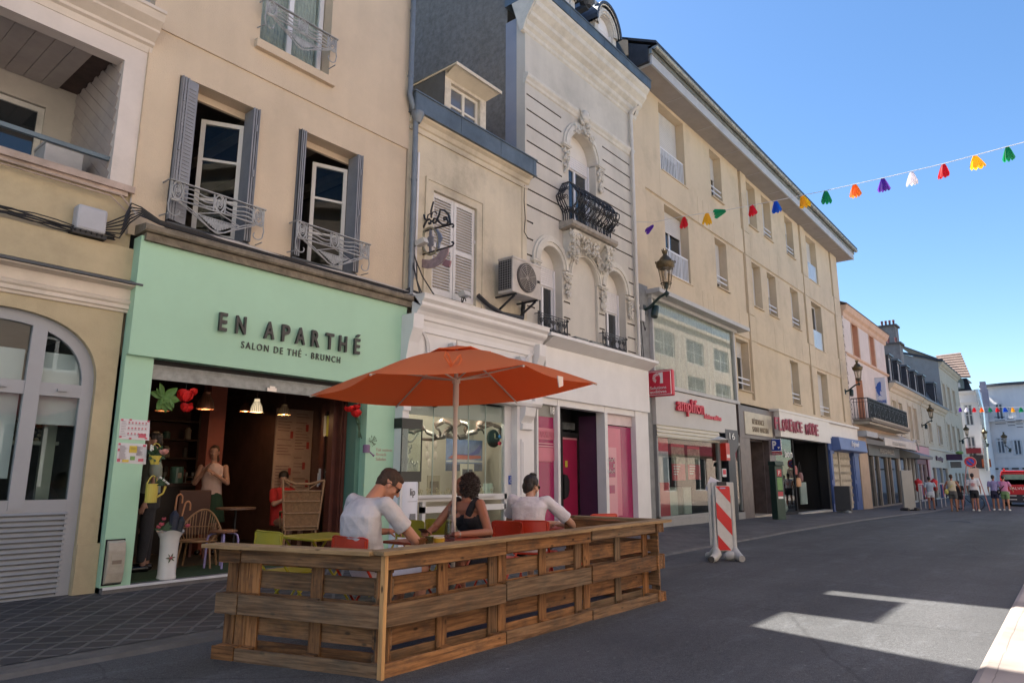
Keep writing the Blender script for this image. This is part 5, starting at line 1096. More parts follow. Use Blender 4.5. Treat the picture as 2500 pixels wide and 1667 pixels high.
def archivolt(b,x0,x1,zs,rise,w,y=FY,steps=((.0,.05),(.35,.075),(.75,.045))):
 for (f0,pr),(f1,_) in zip(steps,steps[1:]+((1,0),)):
  I=arch_pts(x0,x1,zs,rise,16,w*f0);O=arch_pts(x0,x1,zs,rise,16,w*f1)
  for i in range(16):
   q_=[(I[i][0],y-pr,I[i][1]),(I[i+1][0],y-pr,I[i+1][1]),(O[i+1][0],y-pr,O[i+1][1]),(O[i][0],y-pr,O[i][1])]
   b.face(q_);b.face([(I[i][0],y-pr,I[i][1]),(I[i+1][0],y-pr,I[i+1][1]),(I[i+1][0],y,I[i+1][1]),(I[i][0],y,I[i][1])]);b.face([(O[i][0],y-pr,O[i][1]),(O[i+1][0],y-pr,O[i+1][1]),(O[i+1][0],y,O[i+1][1]),(O[i][0],y,O[i][1])])
def carving(b,cx,cz,w,h,seed=0,y=FY,deep=.09,taper=.6):
 """carved leafwork: scrolls and buds crowded inside a tapering field"""
 rnd=random.Random(seed);n=int(26*max(.6,w*h/.12))
 for k in range(min(n,60)):
  v=rnd.random();ww=w*(1-(1-v)*taper) if taper>=0 else w*(1-v*-taper);x=cx+rnd.uniform(-.5,.5)*ww;z=cz+(v-.5)*h;r=rnd.uniform(.022,.05)
  b.ell((x,y-deep*rnd.uniform(.3,.9),z),(r*rnd.uniform(.5,1),r*.8,r*rnd.uniform(.8,1.5)),6,Euler((0,rnd.uniform(-1,1),0)).to_matrix())
 for s_ in (-1,1):
  for k in range(3):
   z=cz+h*(.32-.3*k);ww=w*(.42-.08*k);pts=spiral(cx+s_*ww*.6,z,.012,ww*.45+.012,(0 if s_>0 else PI),s_*1.2,10);b.tube([(u,y-deep*.8,v) for u,v in pts],.013,5)
def imposts(b,x,z,w=.30,h=.42,seed=0):
 b.box(x-w/2,x+w/2,FY-.10,FY-.001,z,z+.05);b.box(x-w/2+.03,x+w/2-.03,FY-.08,FY-.001,z-.03,z)
 carving(b,x,z-.03-h/2,w*.8,h,seed)
def glazed(parent,x0,x1,z0,z1,sp,zb,blue=False):
 """white frame with roller shutter half down in an arched opening"""
 y=FY+.22;f=window(parent,x0+.03,x1-.02,z0,zb,y+.02,white_pvc,.06,2,1)
 slats(parent,x0+.02,x1-.02,zb,sp+.02,y,shutter_wh,.05)
 b=MB();pt=arch_pts(x0+.0,x1-.0,sp,z1-sp,16);b.slab([(x,y+.01,z) for x,z in pt],(0,1,0),.02);b.build('tympanum',M('tympanum_white',(.66,.63,.58),.6,.03),parent)
 b=MB();b.box(x0,x0+.05,y-.03,y+.02,z0,sp);b.box(x1-.05,x1,y-.03,y+.02,z0,sp)
 if blue:b.m=1;b.box(x0+.05,x0+.14,y-.01,y+.015,z0,zb)
 b.build('shutter_guide',[white_pvc,M('blue_film',(.03,.09,.26),.4)],parent)
glazed(h4,UW[0],UW[1],UW[2],UW[3],UW[3]-.58,8.62,True)
glazed(h4,A1[0],A1[1],A1[2],A1[3],A1[3]-.43,5.43);glazed(h4,A3[0],A3[1],A3[2],A3[3],A3[3]-.49,5.35)
b=MB()
archivolt(b,UW[0],UW[1],UW[3]-.58,.58,.24);archivolt(b,A1[0],A1[1],A1[3]-.43,.43,.24);archivolt(b,A3[0],A3[1],A3[3]-.49,.49,.24);archivolt(b,NI[0],NI[1],NI[3]-.55,.55,.12)
for x in (UW[0]-.15,UW[1]+.17):imposts(b,x,8.86,.32,.62,int(x*10))
for x,hh_,s_ in ((A1[0]-.15,.16,1),(A1[1]+.16,.5,2),(A3[0]-.14,.5,3),(A3[1]+.15,.5,4)):imposts(b,x,5.74 if x<12 else 5.72,.30,hh_,s_)
carving(b,12.91,9.72,.42,.62,21,deep=.16,taper=.2);b.ell((12.91,FY-.12,9.90),(.15,.08,.17),12);carving(b,12.6,9.45,.25,.22,23,deep=.1,taper=0);carving(b,13.25,9.45,.25,.22,24,deep=.1,taper=0)
b.box(UW[1],UW[1]+.06,FY-.02,FY+.3,8.86,8.9)
b.build('carved_ornament',trim,h4,smooth=True)
# balcony slab, console carving
b=MB();b.ext([(FY,6.74),(FY-.33,6.78),(FY-.38,6.82),(FY-.38,6.90),(FY,6.92)],11.90,13.86);b.build('balcony_slab',M('slab_stone',(.30,.27,.23),.85,.3,7,.5,40,grime=.5),h4)
b=MB()
for x,s_ in ((12.15,31),(13.62,32)):
 b.ext([(FY,5.98),(FY-.05,6.0),(FY-.10,6.2),(FY-.20,6.45),(FY-.32,6.72),(FY,6.74)],x-.10,x+.10);carving(b,x,6.42,.36,.60,s_,FY-.14,.2,.5)
 for k in range(8):b.ell((x+.08*math.sin(k*2.),FY-.08-.028*k,6.12+.07*k),(.06,.06,.055),7)
carving(b,12.9,6.52,.75,.34,33,FY-.05,.22,0);b.ext([(FY,6.5),(FY-.2,6.68),(FY-.3,6.74),(FY,6.74)],12.2,13.6)
carving(b,12.35,6.3,.5,.4,35,FY-.02,.12,.2);carving(b,13.5,6.3,.5,.4,36,FY-.02,.12,.2)
b.build('balcony_console',trim,h4,smooth=True)
# bellied iron balcony
def belly(s):
 return .30*math.sin(min(1,(1-s)*1.35)*PI)*(.9 if s<.7 else .6)
b=MB();bx0,bx1,bz0,bz1,by=12.05,13.80,6.93,7.88,FY-.20
T=lambda pts,r=.014:b.tube(pts,r,5)
T([(bx0,FY,bz1),(bx0,by,bz1),(bx1,by,bz1),(bx1,FY,bz1)],.02);T([(bx0,FY,bz0),(bx0,by,bz0),(bx1,by,bz0),(bx1,FY,bz0)],.014)
def bp(x,s,side=None):
 if side is None:return (x,by-belly(s),bz0+(bz1-bz0)*s)
 return (side[0]+side[1]*belly(s),x,bz0+(bz1-bz0)*s)
n=11
for i in range(n+1):
 x=bx0+(bx1-bx0)*i/n;T([bp(x,k/12) for k in range(13)])
 if i<n:
  xm=x+(bx1-bx0)/n/2
  for c,r_,tn,sg in ((.28,.075,1.3,1),(.50,.06,1.2,-1),(.74,.065,1.2,1),(.90,.045,1.1,-1)):
   T([bp(u,max(0,min(1,v))) for u,v in [(xm+uu,c+vv*1.05) for uu,vv in spiral(0,0,.012,r_,i*1.0,sg*tn,12)]],.014)
  T([bp(xm+.05*math.sin(k*1.2+i),k/10) for k in range(11)],.009)
for side in ((bx0,-1),(bx1,1)):
 for i in range(4):
  y=FY-.02-(.17)*i/3;T([bp(y,k/10,side) for k in range(11)])
  for c in (.28,.52,.76):T([bp(u,v,side) for u,v in [(y-.07+uu,c+vv) for uu,vv in spiral(0,0,.012,.065,i,1.2,10)]],.009)
b.build('iron_balcony',iron,h4)
def small_guard(x0,x1,z0,z1):
 b=MB();y=FY-.10;T=lambda pts,r=.010:b.tube([(u,y,v) for u,v in pts],r,5)
 for z in (z1,z1-.05,z0+.05,z0):b.bar((x0,y,z),(x1,y,z),.014,.014)
 for x in (x0,x1):
  b.bar((x,y,z0-.03),(x,y,z1+.03),.02,.02)
  for z in (z0+.03,z1-.02):b.ell((x,y-.02,z),.025,8);b.bar((x,y,z),(x,FY,z),.014,.014)
 n=5;w=(x1-x0)/n;zc=(z0+z1)/2;h=z1-z0
 for i in range(n):
  c=x0+w*(i+.5);T([(c,z0),(c,z1)],.008)
  for sgn,vz in ((1,.2),(-1,-.2)):T(spiral(c+w*.22,zc+vz*h,.01,w*.24,1,sgn*1.3,10));T(spiral(c-w*.22,zc+vz*h,.01,w*.24,2,-sgn*1.3,10))
  T([(c-w*.4,z1-.06),(c,zc),(c-w*.4,z0+.06)],.008);T([(c+w*.4,z1-.06),(c,zc),(c+w*.4,z0+.06)],.008)
 return b.build('window_guard',iron,h4)
small_guard(10.98,12.03,4.18,4.64);small_guard(13.50,14.58,4.18,4.64)
# mansard dormers
def round_dormer(x0,x1,full=True):
 y=FY-.12;z0,z1=12.05,13.28;w=.17;d=MB()
 d.wall(x0-w,x1+w,z0,z1+.22,y,[dict(x=(x0,x1),z=(z0,z1),d=.18,arch=.42)]);d.box(x0-w,x0-w+.02,y+.02,y+1,z0,z1-.4);d.box(x1+w-.02,x1+w,y+.02,y+1,z0,z1-.4)
 archivolt(d,x0-.02,x1+.02,z1-.44,.46,.16,y);o=d.build('dormer',white_old,h4)
 r=MB();pi_=arch_pts(x0-.20,x1+.20,z1-.42,.68,16);po=arch_pts(x0-.27,x1+.27,z1-.42,.75,16)
 for i in range(16):
  r.face([(pi_[i][0],y-.14,pi_[i][1]),(pi_[i+1][0],y-.14,pi_[i+1][1]),(po[i+1][0],y-.14,po[i+1][1]),(po[i][0],y-.14,po[i][1])]);r.face([(po[i][0],y-.14,po[i][1]),(po[i+1][0],y-.14,po[i+1][1]),(po[i+1][0],y+1.1,po[i+1][1]),(po[i][0],y+1.1,po[i][1])]);r.face([(pi_[i][0],y-.14,pi_[i][1]),(pi_[i+1][0],y-.14,pi_[i+1][1]),(pi_[i+1][0],y+.01,pi_[i+1][1]),(pi_[i][0],y+.01,pi_[i][1])])
 r.m=1
 pj=arch_pts(x0-.17,x1+.17,z1-.42,.64,16)
 for i in range(16):r.face([(pj[i][0],y-.10,pj[i][1]),(pj[i+1][0],y-.10,pj[i+1][1]),(pi_[i+1][0],y-.10,pi_[i+1][1]),(pi_[i][0],y-.10,pi_[i][1])])
 r.build('dormer_hood',[zinc_dark,trim],o)
 slats(o,x0+.03,x1-.03,z0,z1-.40,y+.10,shutter_wh,.05);b=MB();b.slab([(x,y+.12,z) for x,z in arch_pts(x0,x1,z1-.42,.42,12)],(0,1,0),.02);b.box(x0,x0+.05,y+.06,y+.12,z0,z1-.4);b.box(x1-.05,x1,y+.06,y+.12,z0,z1-.4);b.build('shutter_guide',white_pvc,o)
round_dormer(11.62,12.36);round_dormer(13.62,14.34)
b=MB();b.lathe([(.10,0),(.2,.10),(.2,.2),(.12,.3),(.02,.34)],(12.98,FY-.2,12.95),8);b.box(12.9,13.06,FY-.2,FY+.3,12.9,13.0);b.build('roof_vent',zinc_dark,h4)
b=MB();b.tube([(15.25,FY-.09,11.1),(15.25,FY-.09,4.3)],.045,10)
for z in (10.2,8.9,7.3,5.6,4.6):b.lathe([(.055,0),(.055,.05)],(15.25,FY-.09,z),10)
b.tube([(15.25,FY-.30,11.2),(15.25,FY-.09,11.0)],.045,8);tag(b.build('downpipe',M('pale_pipe',(.55,.52,.48),.5,.1,4),smooth=True),'pale cream downpipe on the right edge of the ornate white house','downpipe')
b=MB();b.tube([(15.36,FY-.03,11.1),(15.37,FY-.03,7.5),(15.36,FY-.04,5.0),(15.42,FY-.05,4.5),(15.5,FY-.06,4.1)],.014,5);b.tube([(15.3,FY-.3,11.25),(15.40,FY-.1,11.05)],.012,5);b.tube([(15.38,FY-.03,9.5),(15.40,FY-.05,6.0),(15.55,FY-.06,4.2)],.01,5);tag(b.build('wall_cables',cable),'black cables running down beside the pale downpipe','cables')
for x in (12.0,12.62):
 b=MB();b.box(x,x+.5,FY-.34,FY-.02,4.13,4.26);b.m=1;b.box(x+.02,x+.48,FY-.35,FY-.34,4.15,4.24);tag(b.build('floodlight',[M('lamp_zinc',(.13,.13,.12),.5,.4,12),M('lamp_glass_dark',(.08,.08,.08),.2)]),('left' if x<12.5 else 'right')+' one of the two flat grey floodlights lying on the white awning box','floodlight')
# --- plain white shop front with pink windows
PY=FY-.22
b=MB();b.box(10.973,15.344,PY-.06,FY,2.86,4.06);b.box(10.8,15.378,PY-.34,FY,4.065,4.13);b.ext([(PY-.06,4.06),(PY-.33,4.06),(PY-.06,3.9)],10.908,15.344)
b.box(14.67,15.02,PY-.02,FY,-.1,2.86);b.box(10.752,10.8,PY+.0,FY,0,2.86);b.box(15.031,15.344,PY-.0,FY,-.1,2.86)
b.box(11.45,11.53,PY-.01,FY,0,2.86);b.box(13.28,13.4,PY-.01,FY,0,2.86);b.box(13.4,14.67,PY+.0,FY,.0,.3);b.box(10.77,15.065,PY-.0,FY,2.72,2.86)
b.build('shopfront',wsh,h4)
pk=[M('film_magenta',(.30,.012,.085),.25,.06),M('film_pink',(.52,.13,.19),.3,.05),M('film_light',(.58,.26,.30),.3,.05),M('film_white',(.62,.5,.5),.5)]
b=MB();b.box(10.8,11.45,PY+.10,PY+.12,0,2.48);b.m=1;b.box(10.8,11.45,PY+.085,PY+.095,1.60,1.86);b.m=2;b.box(10.8,11.45,PY+.08,PY+.09,1.875,1.90);b.box(10.8,11.45,PY+.08,PY+.09,1.93,1.95);b.m=1;b.box(10.8,11.45,PY+.088,PY+.098,2.02,2.25)
for k in range(9):b.lathe([(.03,0),(.03,.005)],(10.833+.066*k,PY+.086,1.60),10,ax='y')
b.build('pink_film',pk,h4)
text('film_lettering','DURAGÉ',pk[1],h4,(11.428,PY+.075,2.06),.2,xaxis=(-1,0,0),ext=.006,fit=(.62,.17))
b=MB();b.m=3;b.box(10.8,11.45,PY+.09,PY+.11,2.48,2.72);b.build('upper_film',[*pk[:3],M('film_grey',(.2,.19,.17),.3)],h4)
text('house_number','18',M('number_white',(.7,.7,.68),.5),h4,(11.285,PY+.05,2.54),.2,ext=.004,fit=(.14,.15),offset=.006)
b=MB();b.box(13.4,14.67,PY+.12,PY+.14,.3,2.45);b.m=1;b.box(13.418,14.144,PY+.105,PY+.115,.42,2.4);b.m=2;b.box(13.418,13.926,PY+.095,PY+.104,.3,1.95);b.m=0;b.box(13.418,13.838,PY+.085,PY+.094,1.28,1.72);b.box(13.418,13.803,PY+.085,PY+.094,.92,1.10);b.m=3;b.box(13.4,14.67,PY+.09,PY+.118,2.47,2.72)
b.build('pink_film',pk,h4)
text('film_lettering','Pschitt\n&\nPschitt',pk[3],h4,(13.812,PY+.078,1.63),.13,xaxis=(-1,0,0),ext=.005,fit=None)
room(h4,11.53,13.36,PY+.2,FY+.75,0,2.9,M('porch_black',(.012,.011,.013),.6,.1),int_dark,dark,'porch')
dd=MB();dd.box(12.50,12.66,FY+.50,FY+.58,.0,2.7);dd.box(13.28,13.36,FY+.50,FY+.58,0,2.7);dd.box(12.66,13.28,FY+.50,FY+.58,2.16,2.28);dd.box(11.5,12.50,FY+.48,FY+.6,0,2.8)
dr=dd.build('door',M('door_black',(.012,.012,.014),.35,.1),h4)
b=MB();b.box(12.66,13.28,FY+.54,FY+.55,.0,2.12);b.m=1;b.box(12.66,13.28,FY+.53,FY+.54,2.12,2.16);b.m=2;b.box(12.7,13.2,FY+.53,FY+.54,2.34,2.5);b.build('red_film',[M('film_red',(.30,.014,.06),.3,.08),pk[2],M('fanlight',(.10,.11,.11),.2,.3,6)],dr)
b=MB();b.slab([(12.66,FY+.47,.80),(12.80,FY+.47,.85),(12.86,FY+.47,.98),(12.86,FY+.47,1.2),(12.78,FY+.47,1.32),(12.66,FY+.47,1.34)],(0,1,0),.03);b.build('handle',M('door_black',(0,0,0)),dr)
b=MB();b.box(13.30,13.345,PY+.10,FY+.49,0,2.66);b.build('purple_panel',M('panel_purple',(.075,.030,.070),.35,.1),h4)
b=MB();b.box(12.78,12.87,FY+.525,FY+.53,1.50,1.64);b.build('sticker',M('sticker_yellow',(.5,.42,.05),.5),dr)
# ================================================================ long modern block with four shops
sand=M('sand_render',(.56,.455,.325),.88,.07,.6,.4,80,grime=.16,streak=.08)
h5=thing('apartment_block','long sand coloured modern block with recessed windows above four shops','apartment block',(26,FY,0),world=True)
BX0,BX1=15.40,36.75;Z0=3.70;F3,F2,F1=10.12,6.98,3.95
wins=[]
top=12.30
T3=[(17.2,18.9,10.15,top+.05,'rail'),(20.9,21.86,10.58,top,'bars'),(24.23,25.2,10.55,top,'blind'),(25.9,26.9,10.58,top,'bars'),(28.68,29.75,10.58,top,'bars'),(31.65,33.2,10.15,top-.03,'panel')]
z=lambda x,y:atY(1800+.3188*x,550+.3188*y,FY)
T2=[(17.3,18.9,7.0,9.12,'rail'),(20.93,21.9,7.42,9.12,'bars'),(24.23,25.2,7.42,9.12,'blind'),(25.9,26.9,7.42,9.12,'bars'),(28.68,29.75,7.42,9.12,'bars'),(31.65,33.2,6.95,9.12,'panel')]
T1=[(22.25,23.4,4.17,5.92,'bars'),(27.9,28.95,4.17,5.92,'bars'),(31.65,33.2,3.95,5.92,'bars2')]
panels=[(15.62+.5,20.35,10.35,12.55),(23.45,23.62,9.2,12.6)]
holes=[]
g=lambda x0,x1,z0,z1,d=.012:holes.append(dict(x=(x0,x1),z=(z0,z1),d=d,back=True,m=1 if d>.03 and min(x1-x0,z1-z0)<.05 else 0))
# fine joints between the precast panels
for x in (17.0,19.6,20.0,20.45,22.6,24.2,26.2,27.2,29.6,31.5,34.9):g(x,x+.012,3.9,12.6,.008)
for zz_ in (5.06,8.25,11.35):g(22.4,31.3,zz_,zz_+.012,.006)
for zz_ in (10.12,9.20,6.98,6.02):g(16.1,36.1,zz_,zz_+.022,.03)
# recessed fields between bands
for zz0,zz1 in ((10.142,12.6),(7.002,9.20),(3.9,6.02)):
 for x0,x1 in ((16.1,23.45),(24.15,30.55),(31.3,35.5)):g(x0,x1,zz0,zz1,.045)
for x in (23.45,30.55,35.5):g(x,x+.16,3.9,12.6,.10)
for x0,x1,z0,z1,k in T3+T2+T1:holes.append(dict(x=(x0,x1),z=(z0,z1),d=.42))
holes.append(dict(x=(15.6,21.75),z=(3.6,6.20),d=.2))
b=MB();b.wall(BX0,BX1,Z0,12.66,FY,holes)
b.m=0;b.face([(BX0,FY,3.7),(BX0,FY+9,3.7),(BX0,FY+9,13.5),(BX0,FY,13.5)]);b.face([(BX1,FY,3.5),(BX1,FY+9,3.5),(BX1,FY+9,13.5),(BX1,FY,13.5)]);b.face([(BX0,FY+9,-1),(BX1,FY+9,-1),(BX1,FY+9,13.5),(BX0,FY+9,13.5)])
b.build('wall',[sand,M('joint_dark',(.33,.25,.15),.9,.1)],h5)
b=MB();b.m=1;b.box(15.57,37.58,FY-.60,FY+.1,12.46,12.52);b.m=0;b.box(15.5,37.65,FY-.66,FY-.60,12.44,12.74);b.box(15.5,15.56,FY-.6,FY+.3,12.46,12.74);b.box(37.6,37.65,FY-.6,FY+.3,12.46,12.74)
for x in [17.6+2.2*k for k in range(10)]:b.box(x,x+.012,FY-.6,FY-.05,12.452,12.459)
b.build('eaves',[M('eaves_grey',(.40,.41,.43),.6,.08,3,streak=.1),M('soffit_taupe',(.27,.245,.23),.8,.1,2)],h5)
b=MB();pf=[(FY-.78-.085*math.cos(a),12.92-.085*math.sin(a)) for a in [PI*k/8 for k in range(9)]];b.ext(pf+[(y,z_+.004) for y,z_ in pf[::-1]][0:0],15.45,37.75)
for k in range(48):x=15.6+.46*k;b.ext([(FY-.78-.092*math.cos(a),12.92-.092*math.sin(a)) for a in [PI*j/8 for j in range(9)]],x,x+.025)
b.box(15.45,37.7,FY-.70,FY-.60,12.74,12.90);b.build('gutter',M('gutter_zinc',(.26,.27,.25),.4,.25,4,metal=.5),h5,smooth=True)
b=MB();b.slab([(15.4,FY-.86,12.95),(37.7,FY-.86,12.95),(37.7,FY+4.6,15.9),(15.4,FY+4.6,15.9)],(0,0,1),.08);b.slab([(15.4,FY+9.5,12.95),(37.7,FY+9.5,12.95),(37.7,FY+4.6,15.9),(15.4,FY+4.6,15.9)],(0,0,1),.08);b.face([(15.42,FY-.7,12.95),(15.42,FY+9,12.95),(15.42,FY+4.6,15.8)]);b.box(15.4,15.5,FY-.6,FY+.4,12.5,12.95);b.build('roof',slate,h5)
whp=M('window_pvc',(.62,.62,.63),.4,.04)
for i,(x0,x1,z0,z1,k) in enumerate(T3+T2+T1):
 y=FY+.30;drop={'rail':.62 if z0>9 else .30,'bars':.30+.17*((i*5)%4),'blind':.98,'panel':.5 if z0>9 else .0,'bars2':.97}[k];zb=z1-(z1-z0)*drop
 w=window(h5,x0,x1,z0,z1,y+.02,whp,.06,2,1)
 if zb<z1-.05:slats(w,x0+.05,x1-.05,max(zb,z0+.05),z1-.03,y,M('block_shutter',(.50,.48,.46),.6,.06),.06)
 b=MB();b.box(x0-.03,x1+.03,FY-.03,FY+.25,z0-.035,z0-.003);b.build('window_sill',sand,h5)
 if k=='rail':
  b=MB();b.box(x0+.02,x1-.02,FY+.10,FY+.13,z0+.78,z0+.82);b.box(x0+.02,x1-.02,FY+.10,FY+.13,z0+.06,z0+.10);n=16
  for j in range(n+1):x=x0+.03+(x1-x0-.08)*j/n;b.box(x,x+.03,FY+.105,FY+.125,z0+.03,z0+.82)
  b.build('window_rail',white_pvc,h5)
 elif k=='panel':
  b=MB();b.box(x0+.02,x1-.02,FY+.10,FY+.13,z0+.03,z0+.9);b.build('window_rail',M('panel_glass',(.42,.46,.50),.25,.1),h5)
 elif k in ('bars','bars2'):
  b=MB()
  for zz_ in (.25,.42):b.bar((x0-.0,FY+.10,z0+zz_),(x1,FY+.10,z0+zz_),.035,.035)
  b.build('window_rail',white_pvc,h5)
# box window over the hearing-aid shop
b=MB();b.box(15.86,22.35,FY-.42,FY+.0,6.08,6.20);b.box(15.95,21.9,FY-.14,FY,5.98,6.08);b.box(15.98,16.04,FY-.12,FY+.1,3.70,5.98);b.box(21.62,21.72,FY-.12,FY+.1,3.70,5.98);b.box(15.95,21.75,FY-.16,FY+.1,3.60,3.70)
b.build('box_window',M('box_frame',(.42,.41,.40),.5,.08),h5)
b=MB();b.box(16.04,21.62,FY-.06,FY-.05,3.70,5.98);b.build('shop_glazing',glass_mat('box_glass',(.90,.93,.91),0,1.6,.0),h5)
b=MB();n=150
for i in range(n):x=16.05+5.55*i/n;b.face([(x,FY+.02+.05*math.sin(i*1.9),3.7),(x+5.55/n,FY+.02+.05*math.sin((i+1)*1.9),3.7),(x+5.55/n,FY+.02+.05*math.sin((i+1)*1.9),5.98),(x,FY+.02+.05*math.sin(i*1.9),5.98)])
b.build('curtain',curtain,h5,smooth='full')
b=MB();b.box(15.40,15.96,FY-.02,FY+.02,-.3,6.30)
for k in range(26):b.box(15.41,15.955,FY-.025,FY-.019,-.1+k*.245,-.09+k*.245)
b.box(15.405,15.955,FY-.03,FY-.02,3.66,3.70);b.build('slate_tiles',M('tile_grey',(.20,.205,.21),.7,.2,5),h5)
# --- shop fronts (named by what they sell)
SYF=FY-.10
def lbl(px,py,Y=SYF):p=atY(px,py,Y);return p.x,p.z
ampred=M('sign_red',(.55,.02,.05),.4,.04)
shopgrey=M('fascia_grey',(.50,.49,.48),.6,.05,2)
b=MB();b.box(15.98,21.45,SYF-.02,FY+.1,2.62,3.58);b.build('sign_fascia',shopgrey,h5)
x0,z0=lbl(1550+.2806*340,880+.2806*440);x1,_=lbl(1550+.2806*572,880+.2806*470)
zt=3.28
text('shop_lettering','amplifon',ampred,h5,(x0,SYF-.09,2.93),.3,ext=.07,fit=(x1-x0,.50),offset=.004)
x2,_=lbl(1550+.2806*735,880+.2806*500)
text('shop_lettering','Solutions auditives',ampred,h5,(x1+.12,SYF-.05,2.96),.1,ext=.02,fit=(x2-x1-.1,.15),offset=.004)
slats(h5,16.0,20.0,2.33,2.62,SYF+.0,M('awning_slat',(.55,.52,.44),.6,.05),.095,'awning',tilt=.03)
b=MB();b.slab([(19.1,SYF-.02,2.34),(20.1,SYF-.25,2.40),(20.6,SYF-.02,2.30),(19.9,SYF+.1,2.55)],(0,0,1),.02);b.build('awning_flap',M('flap_grey',(.45,.46,.46),.6),h5)
b=MB()
for x in (16.03,19.98,20.02,21.2,21.62):b.box(x,x+.07,SYF+.02,SYF+.12,.26,2.62)
b.box(16.03,20.05,SYF+.02,SYF+.12,.20,.30);b.box(16,21.7,SYF-.02,FY+.1,-.3,.22);b.box(20.05,21.65,SYF+.0,SYF+.1,2.28,2.36)
b.build('shop_window',M('shopframe_grey',(.25,.25,.25),.5,.1),h5)
b=MB();b.box(20.56,21.12,SYF-.03,SYF+.1,-.1,2.0);b.ext([(20.50,2.0),(21.5,2.0),(21.5,2.72),(20.5,2.72)],SYF-.04,SYF+.1,'y') if False else None
b.slab([(20.56,SYF-.03,2.0),(21.12,SYF-.03,2.0),(21.45,SYF-.03,2.25),(21.45,SYF-.03,2.74),(20.45,SYF-.03,2.74),(20.45,SYF-.03,2.3),(20.56,SYF-.03,2.2)],(0,1,0),.1);b.build('number_pier',M('pier_navy',(.018,.024,.035),.4,.1),h5)
text('house_number','16',M('number_white',(.7,.7,.7)),h5,(20.72,SYF-.045,2.44),.2,ext=.006,fit=(.44,.20))
b=MB();b.box(16.1,20.0,SYF+.06,SYF+.07,.30,2.45);b.box(21.2,21.62,SYF+.06,SYF+.07,.2,2.6);b.box(20.1,20.5,SYF+.3,SYF+.31,.2,2.3);b.build('shop_glazing',glass_m,h5)
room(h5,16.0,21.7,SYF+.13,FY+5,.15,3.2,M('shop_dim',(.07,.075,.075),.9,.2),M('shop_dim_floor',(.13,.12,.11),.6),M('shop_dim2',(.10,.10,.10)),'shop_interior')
b=MB();b.box(16.12,16.75,SYF+.075,SYF+.085,.30,1.15);b.box(16.12,16.75,SYF+.075,SYF+.085,1.95,2.35);b.m=1;b.box(16.12,16.75,SYF+.075,SYF+.085,1.15,1.95);b.build('window_film',[ampred,M('film_pale',(.42,.42,.50),.5,.2,5)],h5)
for x0,x1,zb_,zt_,l in ((17.2,18.0,1.20,2.18,'left'),(18.2,19.0,1.22,2.15,'right')):
 t=thing('advert_poster','red and sand coloured advertising poster, %s one in the hearing aid shop window'%l,'poster',(x0,FY+.3,zb_),world=True)
 b=MB();b.box(x0,x1,FY+.1,FY+.11,zb_,zb_+(zt_-zb_)*.45);b.m=1;b.box(x0,x1,FY+.1,FY+.11,zb_+(zt_-zb_)*.45,zt_-.08);b.m=0;b.box(x0,x1,FY+.1,FY+.11,zt_-.08,zt_)
 b.m=2
 for k in range(4):b.box(x0+.08,x0+.08+.4*(1-.15*k),FY+.09,FY+.099,zb_+.36-.07*k,zb_+.39-.07*k)
 b.build('print',[ampred,M('print_sand',(.30,.25,.20),.6,.5,9),M('print_white2',(.6,.5,.5),.6)],t)
t=thing('counter','white and grey reception counter inside the hearing aid shop','counter',(18,FY+.8,.15),world=True);b=MB();b.box(16.8,19.3,FY+.6,FY+1.1,.15,1.0);b.m=1;b.box(17.9,18.4,FY+.56,FY+.6,.15,1.0);b.box(18.8,19.3,FY+.56,FY+.6,.15,1.0);b.build('body',[M('counter_grey',(.22,.21,.20),.5),M('counter_white',(.5,.52,.50),.5)],t)
b=MB();b.box(20.1,20.38,SYF-.16,SYF+.1,1.78,2.30);b.m=1;b.box(20.13,20.35,SYF-.165,SYF-.161,1.86,1.96)
tag(b.build('red_light_box',[M('box_red',(.5,.02,.01),.35),M('white_mark',(.7,.6,.6),.5)]),'small red box sign hanging at the hearing aid shop entrance','sign')
b=MB();b.box(20.12,20.42,SYF+.0,SYF+.015,1.30,1.54);b.m=1;b.box(20.16,20.38,SYF-.006,SYF+.0,1.37,1.51);tag(b.build('door_notice',[M('paper_white',(.6,)*3),ampred]),'white and red notice on the hearing aid shop door','notice')
# projecting red shop sign
t=thing('projecting_sign','square red projecting sign reading Solutions auditives with a white striped letter a','shop sign',(15.8,FY-.6,3.3),world=True)
pa=[atY(x,y,FY-.75) for x,y in ((1581,904),(1636,902),(1638,965),(1582,969))]
xa=sum(p_.x for p_ in pa)/4;sgx=15.75;ys=FY-.42
# the sign stands square to the wall, facing the camera side
def sp(px,py):p_=atX(px,py,sgx);return p_
c4=[sp(1581,904),sp(1640,902),sp(1640,965),sp(1581,969)]
y0_,y1_,z0_,z1_=min(p_.y for p_ in c4),max(p_.y for p_ in c4),(c4[2].z+c4[3].z)/2,(c4[0].z+c4[1].z)/2
b=MB();b.box(sgx,sgx+.16,y0_,y1_,z0_,z1_);b.build('panel',ampred,t,bevel=.04)
b=MB();rr=[(y0_+.04,z0_+.04),(y1_-.04,z0_+.04),(y1_-.04,z1_-.04),(y0_+.04,z1_-.04)];b.tube([(sgx-.003,y,z_) for y,z_ in rr],.012,4,closed=True);b.build('border',M('sign_white',(.75,.72,.72),.5),t)
W_=y1_-y0_;H_=z1_-z0_;wht=M('sign_white',(.7,)*3)
text('lettering','Solutions',wht,t,(sgx-.008,y1_-.12*W_,z0_+.27*H_),.1,xaxis=(0,-1,0),ext=.008,fit=(.64*W_,.12*H_));text('lettering','auditives',wht,t,(sgx-.008,y1_-.12*W_,z0_+.12*H_),.1,xaxis=(0,-1,0),ext=.008,fit=(.64*W_,.12*H_))
b=MB();cy_,cz_=y1_-.42*W_,z0_+.70*H_;ro,ri=.19*W_,.08*W_
